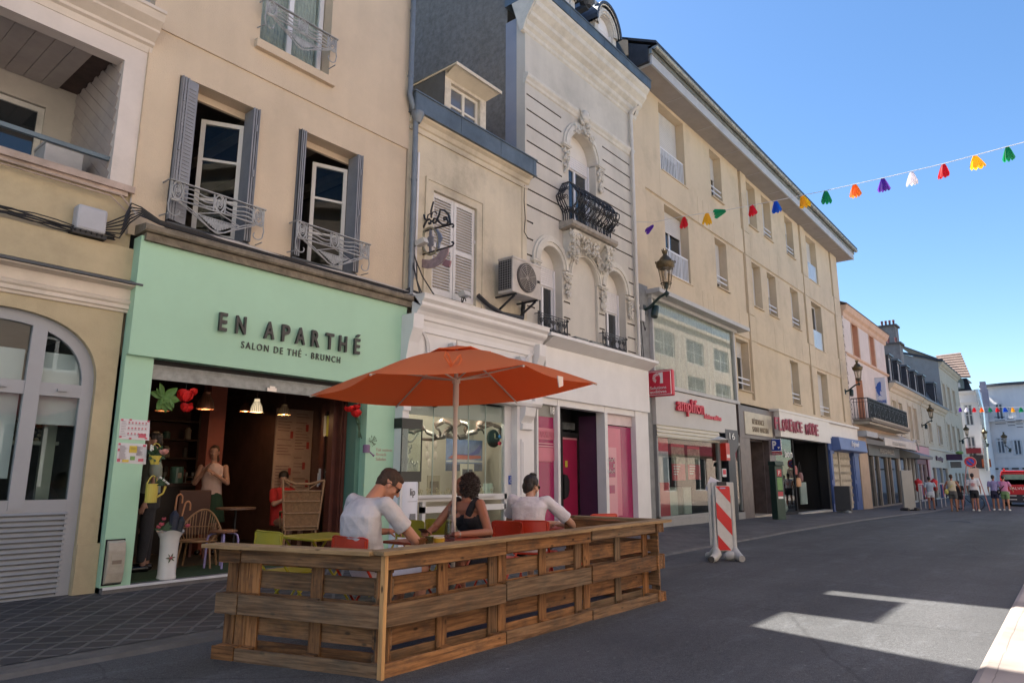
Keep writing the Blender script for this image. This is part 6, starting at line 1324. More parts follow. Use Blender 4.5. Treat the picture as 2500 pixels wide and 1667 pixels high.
for k in range(9):
 a0=PI*.35+k*.36
 b.slab([(sgx-.006,cy_-math.cos(a)*r_,cz_+math.sin(a)*r_) for a,r_ in ((a0,ri),(a0+.06,ro),(a0+.25,ro),(a0+.21,ri))],(1,0,0),.004)
b.slab([(sgx-.006,cy_-.06*W_,cz_+.18*W_),(sgx-.006,cy_-.22*W_,cz_+.20*W_),(sgx-.006,cy_-.22*W_,cz_-.20*W_),(sgx-.006,cy_-.10*W_,cz_-.20*W_),(sgx-.006,cy_-.12*W_,cz_)],(1,0,0),.004);b.build('emblem',wht,t)
b=MB();b.box(sgx+.02,sgx+.14,y1_,FY-.3,z0_+.3,z0_+.5);b.build('bracket',shopgrey,t)
# residence entrance with brown stone
brown=M('brown_marble',(.095,.072,.068),.35,.35,4);
b=MB();b.box(21.66,25.0,SYF-.02,FY+.05,2.55,3.60);b.box(21.66,22.55,SYF-.0,FY+.1,-.3,2.55);b.box(24.35,24.98,SYF-.0,FY+.1,-.3,2.55);b.build('entrance_surround',brown,h5)
b=MB();b.box(22.12,24.7,SYF-.035,SYF-.021,2.68,3.42);b.build('entrance_plaque',M('plaque_beige',(.48,.43,.33),.45,.15),h5)
text('entrance_lettering','RÉSIDENCE\nSAINT MARTIN',M('plaque_letters',(.24,.19,.13),.5),h5,(22.75,SYF-.05,2.78),.25,ext=.012,align='LEFT',fit=(1.5,.48))
b=MB();b.box(22.1,24.9,SYF-.05,SYF-.036,2.66,2.68);b.box(22.55,24.35,FY+.5,FY+.52,-.1,2.6);b.m=1;b.box(23.3,24.0,FY+.47,FY+.5,1.55,1.85);b.m=2;b.box(22.55,24.35,FY-.1,FY+.5,-.3,.06)
b.build('entrance_door',[M('door_brown',(.045,.025,.022),.4,.2),M('plate_pale',(.35,.36,.36),.4),M('step_stone',(.35,.30,.25),.7,.2)],h5)
b=MB();b.box(22.55,24.35,FY+.12,FY+.5,2.5,2.56);b.box(22.55,22.6,FY+.1,FY+.5,0,2.5);b.box(24.3,24.35,FY+.1,FY+.5,0,2.5);b.build('entrance_reveal',brown,h5)
# clothes shop
wsign=M('sign_cream',(.66,.62,.58),.5,.05);b=MB();b.box(25.02,31.45,SYF-.22,FY,2.72,3.62);b.box(24.9,36.6,SYF-.25,FY,3.62,3.70);b.build('sign_fascia',wsign,h5)
xa_,za_=lbl(1750+.2679*518,900+.2679*480,SYF-.25);xb_,zb2=lbl(1750+.2679*925,900+.2679*590,SYF-.25);xm1,_=lbl(1750+.2679*780,900+.2679*560,SYF-.25);xm2,_=lbl(1750+.2679*805,900+.2679*560,SYF-.25)
rasp=M('letters_raspberry',(.30,.035,.065),.5,.1)
rnd=random.Random(9)
for word,a,c in (('FLORENCE',xa_,xm1),('MODE',xm2,xb_)):
 n=len(word);w_=(c-a)/n
 for i,ch in enumerate(word):text('letter',ch,rasp,h5,(a+w_*i+.04,SYF-.27,2.95+rnd.uniform(-.04,.03)),.4,ext=.04,fit=(w_*.78,.42+rnd.uniform(-.03,.06)),offset=.008)
b=MB();b.box(25.0,31.3,FY+2.2,FY+2.22,0,2.7)
b.m=0;b.box(31.2,31.5,SYF-.05,FY+.2,-.3,2.75);b.build('shop_back',[dark],h5)
room(h5,24.98,31.3,SYF+.1,FY+2.1,-.05,2.75,dark,int_dark,dark,'shop_interior')
b=MB();b.box(25.0,27.0,SYF+.03,SYF+.04,.05,2.7);b.build('shop_glazing',glass_m,h5)
b=MB();b.box(26.95,27.05,SYF+.0,SYF+.08,-.1,2.7);b.box(25,27,SYF,SYF+.08,-.1,.06);b.m=1;b.box(27.0,31.2,SYF-.12,SYF+.2,-.3,-.02);b.build('shop_window',[dark,M('step_pale',(.4,.38,.35),.7)],h5)
text('window_lettering','bom',M('sign_white',(1,)*3),h5,(26.0,SYF+.0,2.02),.3,ext=.006,fit=(.85,.28))
# goods in the clothes shop: bags, mannequins and a rack
cols=[(.30,.05,.04),(.45,.22,.10),(.12,.03,.03),(.5,.42,.35),(.24,.09,.05)]
for i,(x,zz_) in enumerate(((27.35,1.6),(27.7,1.15),(28.0,1.35),(26.3,1.3),(26.0,1.0))):
 t=thing('handbag',['red striped handbag hung highest in the clothes shop entrance','tan handbag hung lowest in the clothes shop entrance','dark red handbag on the right in the clothes shop entrance','cream handbag behind the clothes shop window','brown handbag low behind the clothes shop window'][i],'bag',(x,SYF+(.12 if x>27 else .5),zz_))
 b=MB();b.lathe([(.001,-.22),(.2,-.2),(.23,-.02),(.16,.12),(.001,.14)],(0,0,0),14);[setattr(v_,'y',v_.y*.4) for v_ in b.v];b.build('body',M('bag_%d'%i,cols[i],.5,.2),t,smooth=True)
 b=MB();b.tube([(-.14,0,.10),(-.1,0,.4),(0,0,.52),(.1,0,.4),(.14,0,.10)],.012,6);b.build('strap',cable,t)
b=MB();b.box(28.5,29.3,SYF+.3,SYF+.35,.25,1.1)
for k in range(5):b.box(28.5,29.3,SYF+.29,SYF+.30,.45+.13*k,.46+.13*k)
tag(b.build('glass_rack',M('rack_pale',(.24,.30,.28),.2)),'pale glass rack standing in the dark clothes shop entrance','rack')
b=MB();b.lathe([(.30,.0),(.36,.1),(.28,.5),(.20,.8),(.23,1.0)],(26.3,SYF+.5,.05),14);tag(b.build('white_dress',M('cloth_white2',(.5,.5,.48),.8,.15,6)),'white garment on a stand at the bottom of the clothes shop window','garment')
# parking meter and P sign
t=thing('parking_meter','tall dark green parking meter with red P and yellow-green panel by the entrance','parking meter',(24.6,FY-.45,GZ(24.6)+.03))
p=atZ(1903,1270,GZ(25)+.03);t.location=p
grn=M('meter_green',(.012,.04,.03),.4,.1);b=MB();b.box(-.28,.28,-.2,.2,0,1.72);b.ext([(-.30,1.72),(-.24,1.86),(.22,1.86),(.24,1.72)],-.30,.30);b.build('body',grn,t,bevel=.02)
b=MB();b.box(-.15,.15,-.207,-.2,1.38,1.6);b.m=1;b.box(-.17,.17,-.206,-.2,.95,1.34);b.m=0;b.box(-.17,.17,-.206,-.2,.76,.90);b.m=2;b.box(-.17,.17,-.206,-.2,.68,.75);b.build('panel',[M('meter_red',(.40,.02,.04),.4),M('meter_lime',(.12,.26,.08),.4,.3,30),M('sign_white',(1,)*3)],t)
text('lettering','P',M('sign_white',(1,)*3),t,(-.07,-.215,1.42),.2,ext=.004,fit=(.13,.14))
for o_ in t.children:o_.rotation_euler=(0,0,R(-25))
t.scale=(.62,.62,.98)
t=thing('parking_sign','square blue parking sign with white P above the green parking meter','road sign',(24.6,FY-.5,2.3),world=True)
c4=[atX(x,y,24.6) for x,y in ((1877,1071),(1906,1071),(1906,1101),(1877,1109))];ya,yb,z1,z0=c4[0].y,c4[1].y,c4[0].z,c4[2].z;zl=c4[3].z;w_=ya-yb;wm=M('sign_white',(1,)*3)
b=MB();b.box(24.6,24.63,yb,ya,z0,z1);b.m=1;b.box(24.592,24.6,yb+.02,ya-.02,z0+.02,z1-.02);b.m=2;b.box(24.6,24.63,yb,ya,zl-.02,z0-.01);b.build('plate',[wm,M('sign_blue',(.015,.04,.28),.4),M('meter_red',(1,)*3)],t)
text('lettering','P',wm,t,(24.585,ya-.26*w_,z0+.16*(z1-z0)),.3,xaxis=(0,-1,0),ext=.005,fit=(.34*w_,.68*(z1-z0)),offset=.012);b=MB();b.lathe([(.01,0),(.04,.07)],(24.58,ya-.78*w_,z0+.08),8);b.build('token',wm,t)
text('lettering','ZONE ROUGE',wm,t,(24.59,ya-.08*w_,zl),.05,xaxis=(0,-1,0),ext=.004,fit=(.84*w_,.05));b=MB();b.bar((24.62,ya,(z0+z1)/2),(24.62,FY,(z0+z1)/2),.04);b.build('bracket',iron,t)
# blue shuttered shop
bl=M('shop_blue',(.045,.085,.24),.5,.1,3);b=MB();b.box(31.5,36.75,SYF-.12,FY,2.98,3.62);b.build('upper_fascia',wsign,h5)
b=MB();b.ext([(FY-.0,2.42),(SYF-.40,2.46),(SYF-.46,2.5),(SYF-.40,3.02),(FY,3.06)],32.05,36.95);b.m=1;b.box(31.5,32.05,SYF-.1,FY,2.45,3.05)
b.box(31.55,32.0,SYF-.10,FY+.1,-.4,2.45);b.box(35.5,36.6,SYF-.10,FY+.1,-.4,2.45)
for x in (31.6,35.65):b.box(x,x+.3,SYF-.13,SYF-.10,.2,1.0);b.box(x,x+.3,SYF-.13,SYF-.10,1.2,2.3);
for x in (31.52,35.5):b.box(x,x+.6 if x<35 else x+1.1,SYF-.15,SYF-.10,2.3,2.45)
b.build('blue_shopfront',[M('fascia_blue',(.10,.15,.32),.5,.08),bl],h5)
text('shop_lettering','Enjoué',M('sign_white',(1,)*3),h5,(33.9,SYF-.475,2.62),.3,ext=.02,fit=(1.35,.30),shear=.3)
b=MB();n=44
for i in range(n):x=32.0+3.5*i/n;b.face([(x,FY-.02-.04*(i%2),-.1),(x+3.5/n,FY-.02-.04*((i+1)%2),-.1),(x+3.5/n,FY-.02-.04*((i+1)%2),2.45),(x,FY-.02-.04*(i%2),2.45)])
for k in range(7):
 for i in range(0,n,1):x=32.0+3.5*i/n;b.bar((x,FY-.08,.1+k*.33+(.14 if i%2 else 0)),(x+3.5/n,FY-.08,.1+k*.33+(0 if i%2 else .14)),.012)
b.box(33.35,33.42,FY-.12,FY-.06,-.2,2.45);b.build('folding_grille',M('grille_cream',(.42,.36,.28),.6,.2,8),h5)
# ================================================================ road furniture on the near part
redw=M('barrier_red',(.50,.008,.010),.4,.06);whw=M('barrier_white',(.52,.51,.48),.5,.08,6,grime=.3);plas=M('barrier_plastic',(.42,.42,.40),.55,.1,4,grime=.25)
t=thing('road_barrier','red and white striped barrier panel on moulded grey feet at the edge of the road','road barrier',atZ(1772,1368,0))
L=FPX;sc_=(atZ(1772,1368,0)-CPOS).length
ux=RIGHT.copy();ux.z=0;ux.normalize();ang=math.atan2(ux.y,ux.x)+R(4);
t.rotation_euler=(0,0,ang)
# local x = picture right, local -y = towards the camera
hw,hz0,hz1=.118,.15,1.09
b=MB();b.box(-.16,.21,.02,.07,.12,1.20);b.box(-.22,-.16,.03,.06,.22,1.18);b.build('board',plas,t,bevel=.015)
b=MB();b.box(-hw,hw,-.03,.02,hz0,hz1+.06);b.build('panel',whw,t,bevel=.006)
b=MB();S_=.27
for zc in (.15,.65,1.145):
 poly=[(-hw,zc),(-hw,zc+.245),(hw,zc+.245-S_),(hw,zc-S_)]
 def clip(poly,lo,hi):
  for sgn,lim in ((1,lo),(-1,hi)):
   out=[]
   for i in range(len(poly)):
    a_,c_=poly[i],poly[(i+1)%len(poly)];ia,ic=sgn*(a_[1]-lim)>=0,sgn*(c_[1]-lim)>=0
    if ia:out.append(a_)
    if ia!=ic:s_=(lim-a_[1])/(c_[1]-a_[1]);out.append((a_[0]+(c_[0]-a_[0])*s_,lim))
   poly=out
   if len(poly)<3:return None
  return poly
 pl=clip(poly,hz0+.01,hz1+.05)
 if pl:b.slab([(x,-.034,z_) for x,z_ in pl],(0,1,0),.003)
b.build('red_stripes',redw,t)
b=MB()
for sx_ in (-1,1):b.tube([(sx_*.145,0,1.0),(sx_*.15,0,.4),(sx_*.15,0,.2),(sx_*.15,-.05,.11),(sx_*.16-.08*(sx_<0),-.18,.065),(sx_*.16-.16*(sx_<0),-.26,.055)],[.022,.025,.04,.07,.06,.05],12);b.tube([(sx_*.14,.02,.18),(sx_*.17,.16,.07),(sx_*.19,.26,.055)],[.05,.055,.05],10)
b.ell((.06,-.06,.08),(.11,.08,.075),14)
b.build('foot',plas,t,smooth=True)
b=MB();b.lathe([(.045,0),(.045,.04)],(-.33,-.29,.05),12,ax='y');b.build('foot_cap',cable,t);b=MB();b.box(-.07,.07,-.035,.02,1.15,1.21);b.m=1;b.box(-.045,.045,-.04,-.035,1.10,1.12);b.build('handle',[cable,M('label_lilac',(.3,.3,.5),.5)],t)
t2=thing('cardboard_sheet','white sheet of card propped behind the striped barrier panel','sheet',t.location,ang);b=MB();b.slab([(-.24,.09,1.08),(-.14,.09,1.29),(.10,.09,1.18),(.0,.09,.98)],(0,1,0),.008);b.build('sheet',M('card_white',(.50,.50,.56),.6),t2)
# second barrier farther on, seen edge-on
t=thing('road_barrier','dark barrier board seen edge-on before the blue shuttered shop','road barrier',atZ(2062,1256,GZ(34)));b=MB();b.box(-.10,.10,-.3,.3,.15,1.15);b.build('board',M('barrier_dark',(.05,.05,.055),.5),t,bevel=.02);b=MB();b.tube([(-.3,-.3,.08),(0,-.1,.12),(.1,.1,.5),(.1,.1,1.05)],[.08,.09,.05,.03],8);b.tube([(.3,.3,.08),(0,0,.12)],.08,8);b.build('foot',plas,t,smooth=True)
# ================================================================ buildings farther down the street
paleP=M('pale_pinkish',(.62,.54,.50),.85,.08,1.5,streak=.1);terra=M('terracotta_paint',(.52,.27,.17),.8,.1);tanc=M('tan_moulding',(.50,.36,.24),.8,.15)
h6=thing('balcony_house','pale house with terracotta window recesses and a long black balcony','house',(42,FY,0),world=True)
b=MB();ho=[dict(x=(38.6,39.9),z=(7.60,9.5),d=.3,back=True,m=1),dict(x=(42.6,43.75),z=(7.60,9.5),d=.3,back=True,m=1),dict(x=(38.4,39.9),z=(4.1,6.4),d=.3,back=True,m=1)]
b.wall(36.78,46.7,3.6,9.7,FY,ho,0);b.m=0;b.face([(46.7,FY,-1),(46.7,FY+9,-1),(46.7,FY+9,9.9),(46.7,FY,9.9)]);b.build('wall',[paleP,terra],h6)
b=MB();cornice(b,36.8,47.0,[(0,9.35),(.06,9.42),(.08,9.6),(.2,9.7),(.25,9.85),(.3,9.95)]);cornice(b,36.8,46.9,[(0,7.38),(.08,7.42),(.1,7.50),(0,7.53)])
for x0,x1 in ((38.45,38.58),(39.92,40.05),(42.45,42.58),(43.77,43.9)):b.box(x0,x1,FY-.03,FY,7.55,9.4)
b.build('cornice',M('peach_moulding',(.56,.38,.27),.8,.12),h6)
b=MB();b.slab([(36.8,FY-.3,9.95),(47,FY-.3,9.95),(47,FY+4.5,12.0),(36.8,FY+4.5,12.0)],(0,0,1),.08);b.slab([(36.8,FY+9,9.95),(47,FY+9,9.95),(47,FY+4.5,12.0),(36.8,FY+4.5,12.0)],(0,0,1),.08);b.build('roof',M('roof_tile_brown',(.10,.065,.05),.9,.4,6),h6)
b=MB();b.tube([(40.8,FY+1.5,10.2),(40.8,FY+1.5,11.1)],.02,5);b.tube([(40.0,FY+1.2,10.9),(41.8,FY+1.8,10.95)],.015,4);tag(b.build('roof_aerial',iron),'thin television aerial on the roof of the pale balcony house','aerial')
b=MB()
for k in range(24):b.box(36.76,36.95,FY-.03-.02*(k%2),FY+.05,3.7+.24*k,3.86+.24*k)
b.build('quoins',paleP,h6)
YB=FY-.78
b=MB();b.box(36.9,46.9,YB-.1,FY,4.00,4.12);b.m=1;b.box(37.2,46.9,YB-.14,YB-.02,4.10,4.2);b.box(36.9,46.9,YB,FY,3.88,3.99);b.build('balcony_slab',[M('slab_dark',(.16,.14,.12),.8,.3,6),M('slab_edge',(.30,.27,.22),.8)],h6)
b=MB();zt,zb=5.15,4.16
for p_,q_ in (((37.0,FY),(37.0,YB)),((37.0,YB),(46.8,YB)),((46.8,YB),(46.8,FY))):
 b.bar((*p_,zt),(*q_,zt),.05,.04);b.bar((*p_,zb),(*q_,zb),.03,.03);b.bar((*p_,zt-.18),(*q_,zt-.18),.02,.02);L=math.hypot(q_[0]-p_[0],q_[1]-p_[1]);n=int(L/.13)
 for i in range(n+1):s=i/n;x,y=p_[0]+(q_[0]-p_[0])*s,p_[1]+(q_[1]-p_[1])*s;b.bar((x,y,zb),(x,y,zt),.022 if i%9 else .05)
for x in [37.4+.9*k for k in range(11)]:b.tube([(x+.25*math.cos(a),YB,4.65+.22*math.sin(a)) for a in [2*PI*k/12 for k in range(12)]],.02,5,closed=True)
b.build('balcony_rail',iron,h6)
t=thing('projecting_sign','white projecting shop sign with a blue fish, lettered Poissons, above the black balcony','shop sign',(43,FY-.4,5.5),world=True)
b=MB();b.box(43.0,43.1,7.86,8.62,5.38,6.85)
for v_ in b.v:v_.y+=0
b.build('panel',M('sign_pale_blue',(.52,.54,.62),.5,.04),t);b=MB();b.bar((43.05,8.62,6.87),(43.05,7.86,6.87),.05);b.bar((43.05,FY+.3,6.8),(43.05,8.5,6.8),.04);b.build('bracket',shopgrey,t)
def fp(u,v):return (42.99,8.58-.70*u,6.78-1.32*v)
b=MB();b.slab([fp(*q_) for q_ in [(.72,.12),(.62,.10),(.45,.18),(.36,.30),(.24,.36),(.34,.38),(.34,.50),(.42,.62),(.48,.68),(.38,.74),(.56,.70),(.74,.74),(.60,.66),(.58,.56),(.64,.50),(.74,.54),(.68,.44),(.72,.30)]],(1,0,0),.006);b.build('fish_emblem',M('fish_blue',(.03,.09,.36),.5),t)
text('lettering','Poissons',M('fish_blue',(1,)*3),t,(42.985,8.46,5.44),.2,xaxis=(0,-1,0),ext=.006,fit=(.56,.22),offset=.004)
# ground floor of the balcony house: awning, dark shop
taup=M('shop_taupe',(.20,.17,.14),.7,.15);sgn=M('sign_taupe',(.075,.072,.07),.5,.1)
b=MB();b.box(36.85,46.7,SYF,FY,3.3,3.9);b.box(36.95,38.75,SYF-.06,FY+.1,-.5,3.4);b.build('ground_floor',[M('tan_wall',(.42,.31,.22),.8,.1)],h6)
b=MB();b.box(36.9,39.3,SYF-.5,FY,3.28,3.55);b.m=1;b.slab([(39.3,SYF-.05,3.55),(48.2,SYF-.05,3.75),(48.2,SYF-.75,3.35),(39.3,SYF-.75,3.18)],(0,0,1),.06);b.box(39.3,48.2,SYF-.80,SYF-.74,2.92,3.3);b.build('awning',[M('awning_grey',(.33,.34,.36),.6,.05),M('awning_cream',(.50,.47,.43),.7,.08)],h6)
b=MB();b.box(38.75,46.7,SYF-.12,FY,2.42,3.0);b.build('sign_fascia',sgn,h6)
text('shop_lettering','PERSONNELLE',M('letters_pale',(.42,.40,.38),.5),h6,(41.4,SYF-.14,2.58),.3,ext=.02,fit=(3.6,.26));text('awning_lettering','PERSONNELLE',M('letters_faint',(.38,.36,.33),.6),h6,(41.2,SYF-.82,3.0),.3,ext=.01,fit=(3.6,.18))
def shopfront(parent,x0,x1,z1,y,mats,posts,z0=-.45):
 b=MB();b.m=0
 for x in posts:b.box(x,x+.22,y-.04,y+.15,z0,z1)
 b.box(x0,x1,y-.03,y+.15,z0,z0+.3);b.m=1
 o=b.build('shop_window',mats,parent);p=MB();p.box(x0,x1,y+.05,y+.06,z0+.3,z1);p.build('pane',pane,o);return o
shopfront(h6,38.75,46.7,2.45,SYF,[taup,taup],(38.7,39.9,41.2,43.3,44.3,46.4))
# --- mansard house with dormers and long cream cornice
crm=M('cream_stone',(.56,.49,.37),.85,.08,1.2,grime=.12,streak=.08)
greyz=M('roof_grey_zinc',(.20,.22,.23),.6,.2,3)
def far_house(name,label,x0,x1,zc,wins,mat,gf=3.5,y=FY,frame=tanc,cat='house',mans=None,dorm=(),corn=True,z00=-.6):
 h=thing(name,label,cat,((x0+x1)/2,y,0),world=True);b=MB()
 b.wall(x0,x1,gf,zc,y,[dict(x=w[:2],z=w[2:4],d=.25) for w in wins]);b.face([(x0,y,z00),(x0,y+9,z00),(x0,y+9,zc),(x0,y,zc)]);b.face([(x1,y,z00),(x1,y+9,z00),(x1,y+9,zc),(x1,y,zc)]);b.build('wall',mat,h)
 room(h,x0+.1,x1-.1,y+.26,y+2,gf,zc-.1,int_dark)
 if corn:b=MB();cornice(b,x0,x1,[(0,zc-.5),(.08,zc-.45),(.12,zc-.3),(.25,zc-.2),(.35,zc-.02),(.35,zc)],y);b.build('cornice',mat,h)
 for w in wins:
  window(h,w[0],w[1],w[2],w[3],y+.16,w[5] if len(w)>5 else white_pvc,.07,2,2,gm=w[4] if len(w)>4 else None)
  b=MB();b.box(w[0]-.14,w[0]-.001,y-.04,y-.001,w[2],w[3]+.18);b.box(w[1]+.001,w[1]+.14,y-.04,y-.001,w[2],w[3]+.18);b.box(w[0],w[1],y-.04,y-.001,w[3]+.002,w[3]+.18);b.box(w[0]-.16,w[1]+.16,y-.08,y-.001,w[2]-.10,w[2]-.003);b.build('window_trim',mat,h)
 if mans:
  b=MB();b.slab([(x0,y-.1,zc),(x1,y-.1,zc),(x1,y+.7,zc+mans),(x0,y+.7,zc+mans)],(0,1,0),.15);b.box(x0,x1,y+.7,y+8,zc+mans-.1,zc+mans);b.face([(x0,y-.1,zc),(x0,y+8,zc),(x0,y+8,zc+mans),(x0,y+.7,zc+mans)]);b.build('mansard_roof',slate,h)
  b=MB();b.box(x0,x1,y-.42,y,zc+.002,zc+.14);b.build('gutter',greyz,h)
  for a in dorm:
   b=MB();b.wall(a,a+1.1,zc+.1,zc+mans+.05,y-.12,[dict(x=(a+.12,a+.98),z=(zc+.15,zc+mans-.12),d=.1)]);b.box(a,a+.03,y-.10,y+.9,zc+.1,zc+mans);b.box(a+1.07,a+1.1,y-.10,y+.9,zc+.1,zc+mans);b.m=1;b.ext([(y-.22,zc+mans+.0),(y-.22,zc+mans+.1),(y+.9,zc+mans+.2),(y+.9,zc+mans+.05)],a-.12,a+1.22)
   o=b.build('dormer',[slate,zinc],h);window(o,a+.12,a+.98,zc+.15,zc+mans-.12,y-.04,white_pvc,.08,2,1)
 return h
tanw=M('curtain_tan',(.22,.17,.13),.5,.1);blw=M('shutter_bluegrey',(.15,.21,.24),.6,.08)
h7=far_house('mansard_house','cream house with slate mansard and a row of dormers beyond the balcony house',46.75,57.4,7.0,[(47.2,48.4,3.95,6.0,tanw),(49.0,50.3,3.95,6.0,tanw),(52.4,53.4,3.85,6.05,tanw),(54.2,55.4,3.85,6.05,tanw)],crm,3.4,mans=1.75,dorm=(46.9,49.6,52.6,55.6))
h8=far_house('cream_house','cream quoined house with blue-grey shutters beyond the mansard house',57.4,69.4,6.95,[(59.8,61.3,3.95,5.4,blw),(64.4,66.3,3.95,5.45,blw)],crm,3.3,mans=1.9,dorm=(59.0,64.3))
b=MB()
for k in range(14):
 for x in (57.45,69.0):b.box(x,x+.45+.2*(k%2),FY-.03,FY-.001,3.4+.25*k,3.58+.25*k)
b.build('quoins',crm,h8)
h9=far_house('tall_cream_house','tall plain cream house with a grey gable and red tiled roof behind',69.4,81.5,11.3,[(70.3,71.6,7.3,9.5,tanw),(73.2,74.6,7.3,9.5,tanw),(76.6,78.0,7.3,9.5,tanw),(70.3,71.6,3.7,5.9,tanw),(73.2,74.6,3.7,5.9,tanw),(76.6,78.0,3.7,5.9,tanw)],crm,3.3)
b=MB();b.face([(69.38,FY,5),(69.38,FY+16,5),(69.38,FY+16,11.6),(69.38,FY+3,12.4),(69.38,FY,11.3)]);b.m=1;b.bar((69.3,FY-.4,11.35),(69.3,FY+3,12.5),.2,.2);b.bar((69.3,FY+3,12.5),(69.3,FY+16,11.8),.25,.25);b.build('gable_wall',[M('gable_grey',(.27,.27,.26),.9,.15,.8,grime=.3),slate],h9)
b=MB();b.slab([(69.4,FY-.4,11.3),(81.6,FY-.4,11.3),(81.6,FY+3,13.2),(69.4,FY+3,13.2)],(0,0,1),.1);b.build('roof',slate,h9)
TR=[atX(2318,922,83),atX(2370,921,83),atX(2345,861,87),atX(2284,869,87)];b=MB();b.slab(TR,(1,0,0),.2)
b.m=1
for k in range(10):
 s=k/10;A_=TR[0].lerp(TR[3],s);B_=TR[1].lerp(TR[2],s);up_=Vector((-.12,0,.12));b.bar(A_+up_,B_+up_,.14,.06)
 for j in range(24):q_=A_.lerp(B_,(j+.5)/24)+up_;b.bar(q_,q_+(TR[3]-TR[0])*.055,.12,.06)
b.build('tiled_roof',[M('tile_red',(.11,.07,.055),.8,.3,6),M('tile_pale',(.25,.18,.15),.7,.3,6)],h9)
# roofs and chimneys behind the mansard house
h=thing('rear_roof','hipped pale slate roof rising behind the row of dormers','roof',(55,FY+4,7),world=True)
b=MB();b.face([(49,FY+5,8.5),(66,FY+5,8.5),(63.9,FY+6,12.0),(52.5,FY+9,14.6)]);b.face([(49,FY+5,8.5),(52.5,FY+9,14.6),(49,FY+13,8.5)]);b.face([(66,FY+5,8.5),(75,FY+9,8.5),(52.5,FY+9,14.6),(63.9,FY+6,12)]);b.face([(49,FY+5,8.5),(66,FY+5,8.5),(66,FY+5,5),(49,FY+5,5)]);b.build('tiles',M('roof_stone',(.20,.18,.15),.9,.3,5),h)
for (px0,px1,pyt,pyb,X,Y,lab,pots) in ((2147,2185,800,850,57,FY+1.5,'tall grey rendered chimney stack with four red pots',4),(2158,2196,843,905,55,FY+.9,'lower grey rendered chimney stack in front of the tall one',2)):
 a,c=atX(px0,pyt,X),atX(px1,pyt,X);t=thing('chimney',lab,'chimney',(X,(a.y+c.y)/2,8),world=True);zt=a.z
 b=MB();b.box(X,X+1.2,c.y,a.y,7,zt);b.build('stack',M('chimney_grey',(.20,.20,.195),.9,.25,2,grime=.3),t);b=MB();b.box(X-.1,X+1.3,c.y-.12,a.y+.12,zt,zt+.14);b.build('cap',M('chimney_cap',(.09,.085,.08),.9),t)
 for k in range(pots):y=c.y+(a.y-c.y)*(k+.5)/pots;b=MB();b.lathe([(.06,0),(.085,.06),(.07,.12),(.09,.40),(.07,.41)],(X+.4,y,zt+.14),12);b.build('chimney_pot',M('pot_red',(.17,.06,.06),.8,.2),t)
# ground floors of the far row
pkr=M('shop_pink',(.58,.30,.32),.6,.05)
b=MB();b.box(46.75,57.4,SYF,FY,3.1,3.5);b.box(51.8,52.6,SYF-.08,FY+.1,-.6,3.3);b.build('ground_floor',M('dark_band',(.10,.085,.075),.7,.3),h7)
b=MB();b.ext([(FY,2.5),(SYF-1.0,2.45),(SYF-1.05,2.62),(SYF-.9,2.7),(FY,3.05)],47.6,52.4);b.build('awning',M('awning_darkgrey',(.17,.18,.18),.5,.1),h7)
b=MB();b.tube([(49.9+1.0*math.cos(a),SYF-.5,3.0+.6*math.sin(a)) for a in [PI*k/10 for k in range(11)]],.05,6);b.build('awning_arch',M('arch_pale',(.45,.44,.42),.5),h7)
shopfront(h7,46.9,51.8,2.5,SYF,[M('shop_pale',(.45,.44,.40),.6),taup],(46.8,49.0,50.3,51.5))
b=MB();b.box(52.5,57.4,SYF-.14,FY,2.55,3.40);b.box(56.6,57.4,SYF-.10,FY+.1,-.6,2.55);b.m=1;b.box(52.5,56.6,SYF-.05,FY,2.2,2.55);b.box(56.4,56.6,SYF-.12,FY,-.6,2.55);b.build('pink_shopfront',[pkr,M('shop_maroon',(.12,.01,.025),.5)],h7)
shopfront(h7,52.6,56.4,2.2,SYF,[M('shop_palepink',(.42,.34,.33),.6),taup],(52.5,54.4,56.2))
b=MB();b.box(57.4,69.4,SYF-.05,FY+.05,2.05,3.35);b.box(57.4,58.6,SYF-.05,FY+.1,-.6,2.05);b.box(66.5,69.4,SYF-.05,FY+.1,-.6,2.05);b.box(57.4,69.4,SYF-.15,FY,3.35,3.5);b.build('ground_floor',M('shop_cream',(.52,.49,.40),.7,.05),h8)
text('shop_lettering','Bouticy',M('letters_plum',(.10,.03,.06),.5),h8,(60.6,SYF-.12,2.50),.4,ext=.05,fit=(3.3,.42),offset=.03)
shopfront(h8,58.6,66.5,2.05,SYF,[M('shop_cream',(1,)*3),taup],(58.5,60.3,63.5,66.3))
b=MB();b.box(69.4,81.5,SYF-.05,FY+.05,1.7,3.35);b.box(69.4,81.5,SYF-.15,FY,3.35,3.5)
for x in (69.4,71.6,74.0,76.6,80.0):b.box(x,x+1.0,SYF-.05,FY+.1,-.6,1.7)
b.build('ground_floor',M('shop_cream',(1,)*3),h9);shopfront(h9,69.6,81.3,1.7,SYF+.05,[M('shop_cream',(1,)*3),taup],(69.6,))
b=MB();b.box(66.2,66.4,FY-1.25,FY-.1,2.70,3.18);t=tag(b.build('shop_sign',M('sign_purple',(.045,.015,.06),.5)),'small dark purple projecting shop sign on the far cream house','shop sign')
b=MB();b.ell((66.3,FY-1.1,3.3),(.3,.3,.15),8);tag(b.build('sign_lamp',M('lamp_lime',(.2,.35,.1),.5)),'small lime green lamp above the purple projecting sign','lamp')
b=MB();b.box(66.9,67.1,FY-1.05,FY-.3,2.1,2.6);tag(b.build('shop_sign',M('sign_greyish',(.15,.15,.14),.5)),'grey projecting shop sign just below the purple one','shop sign')
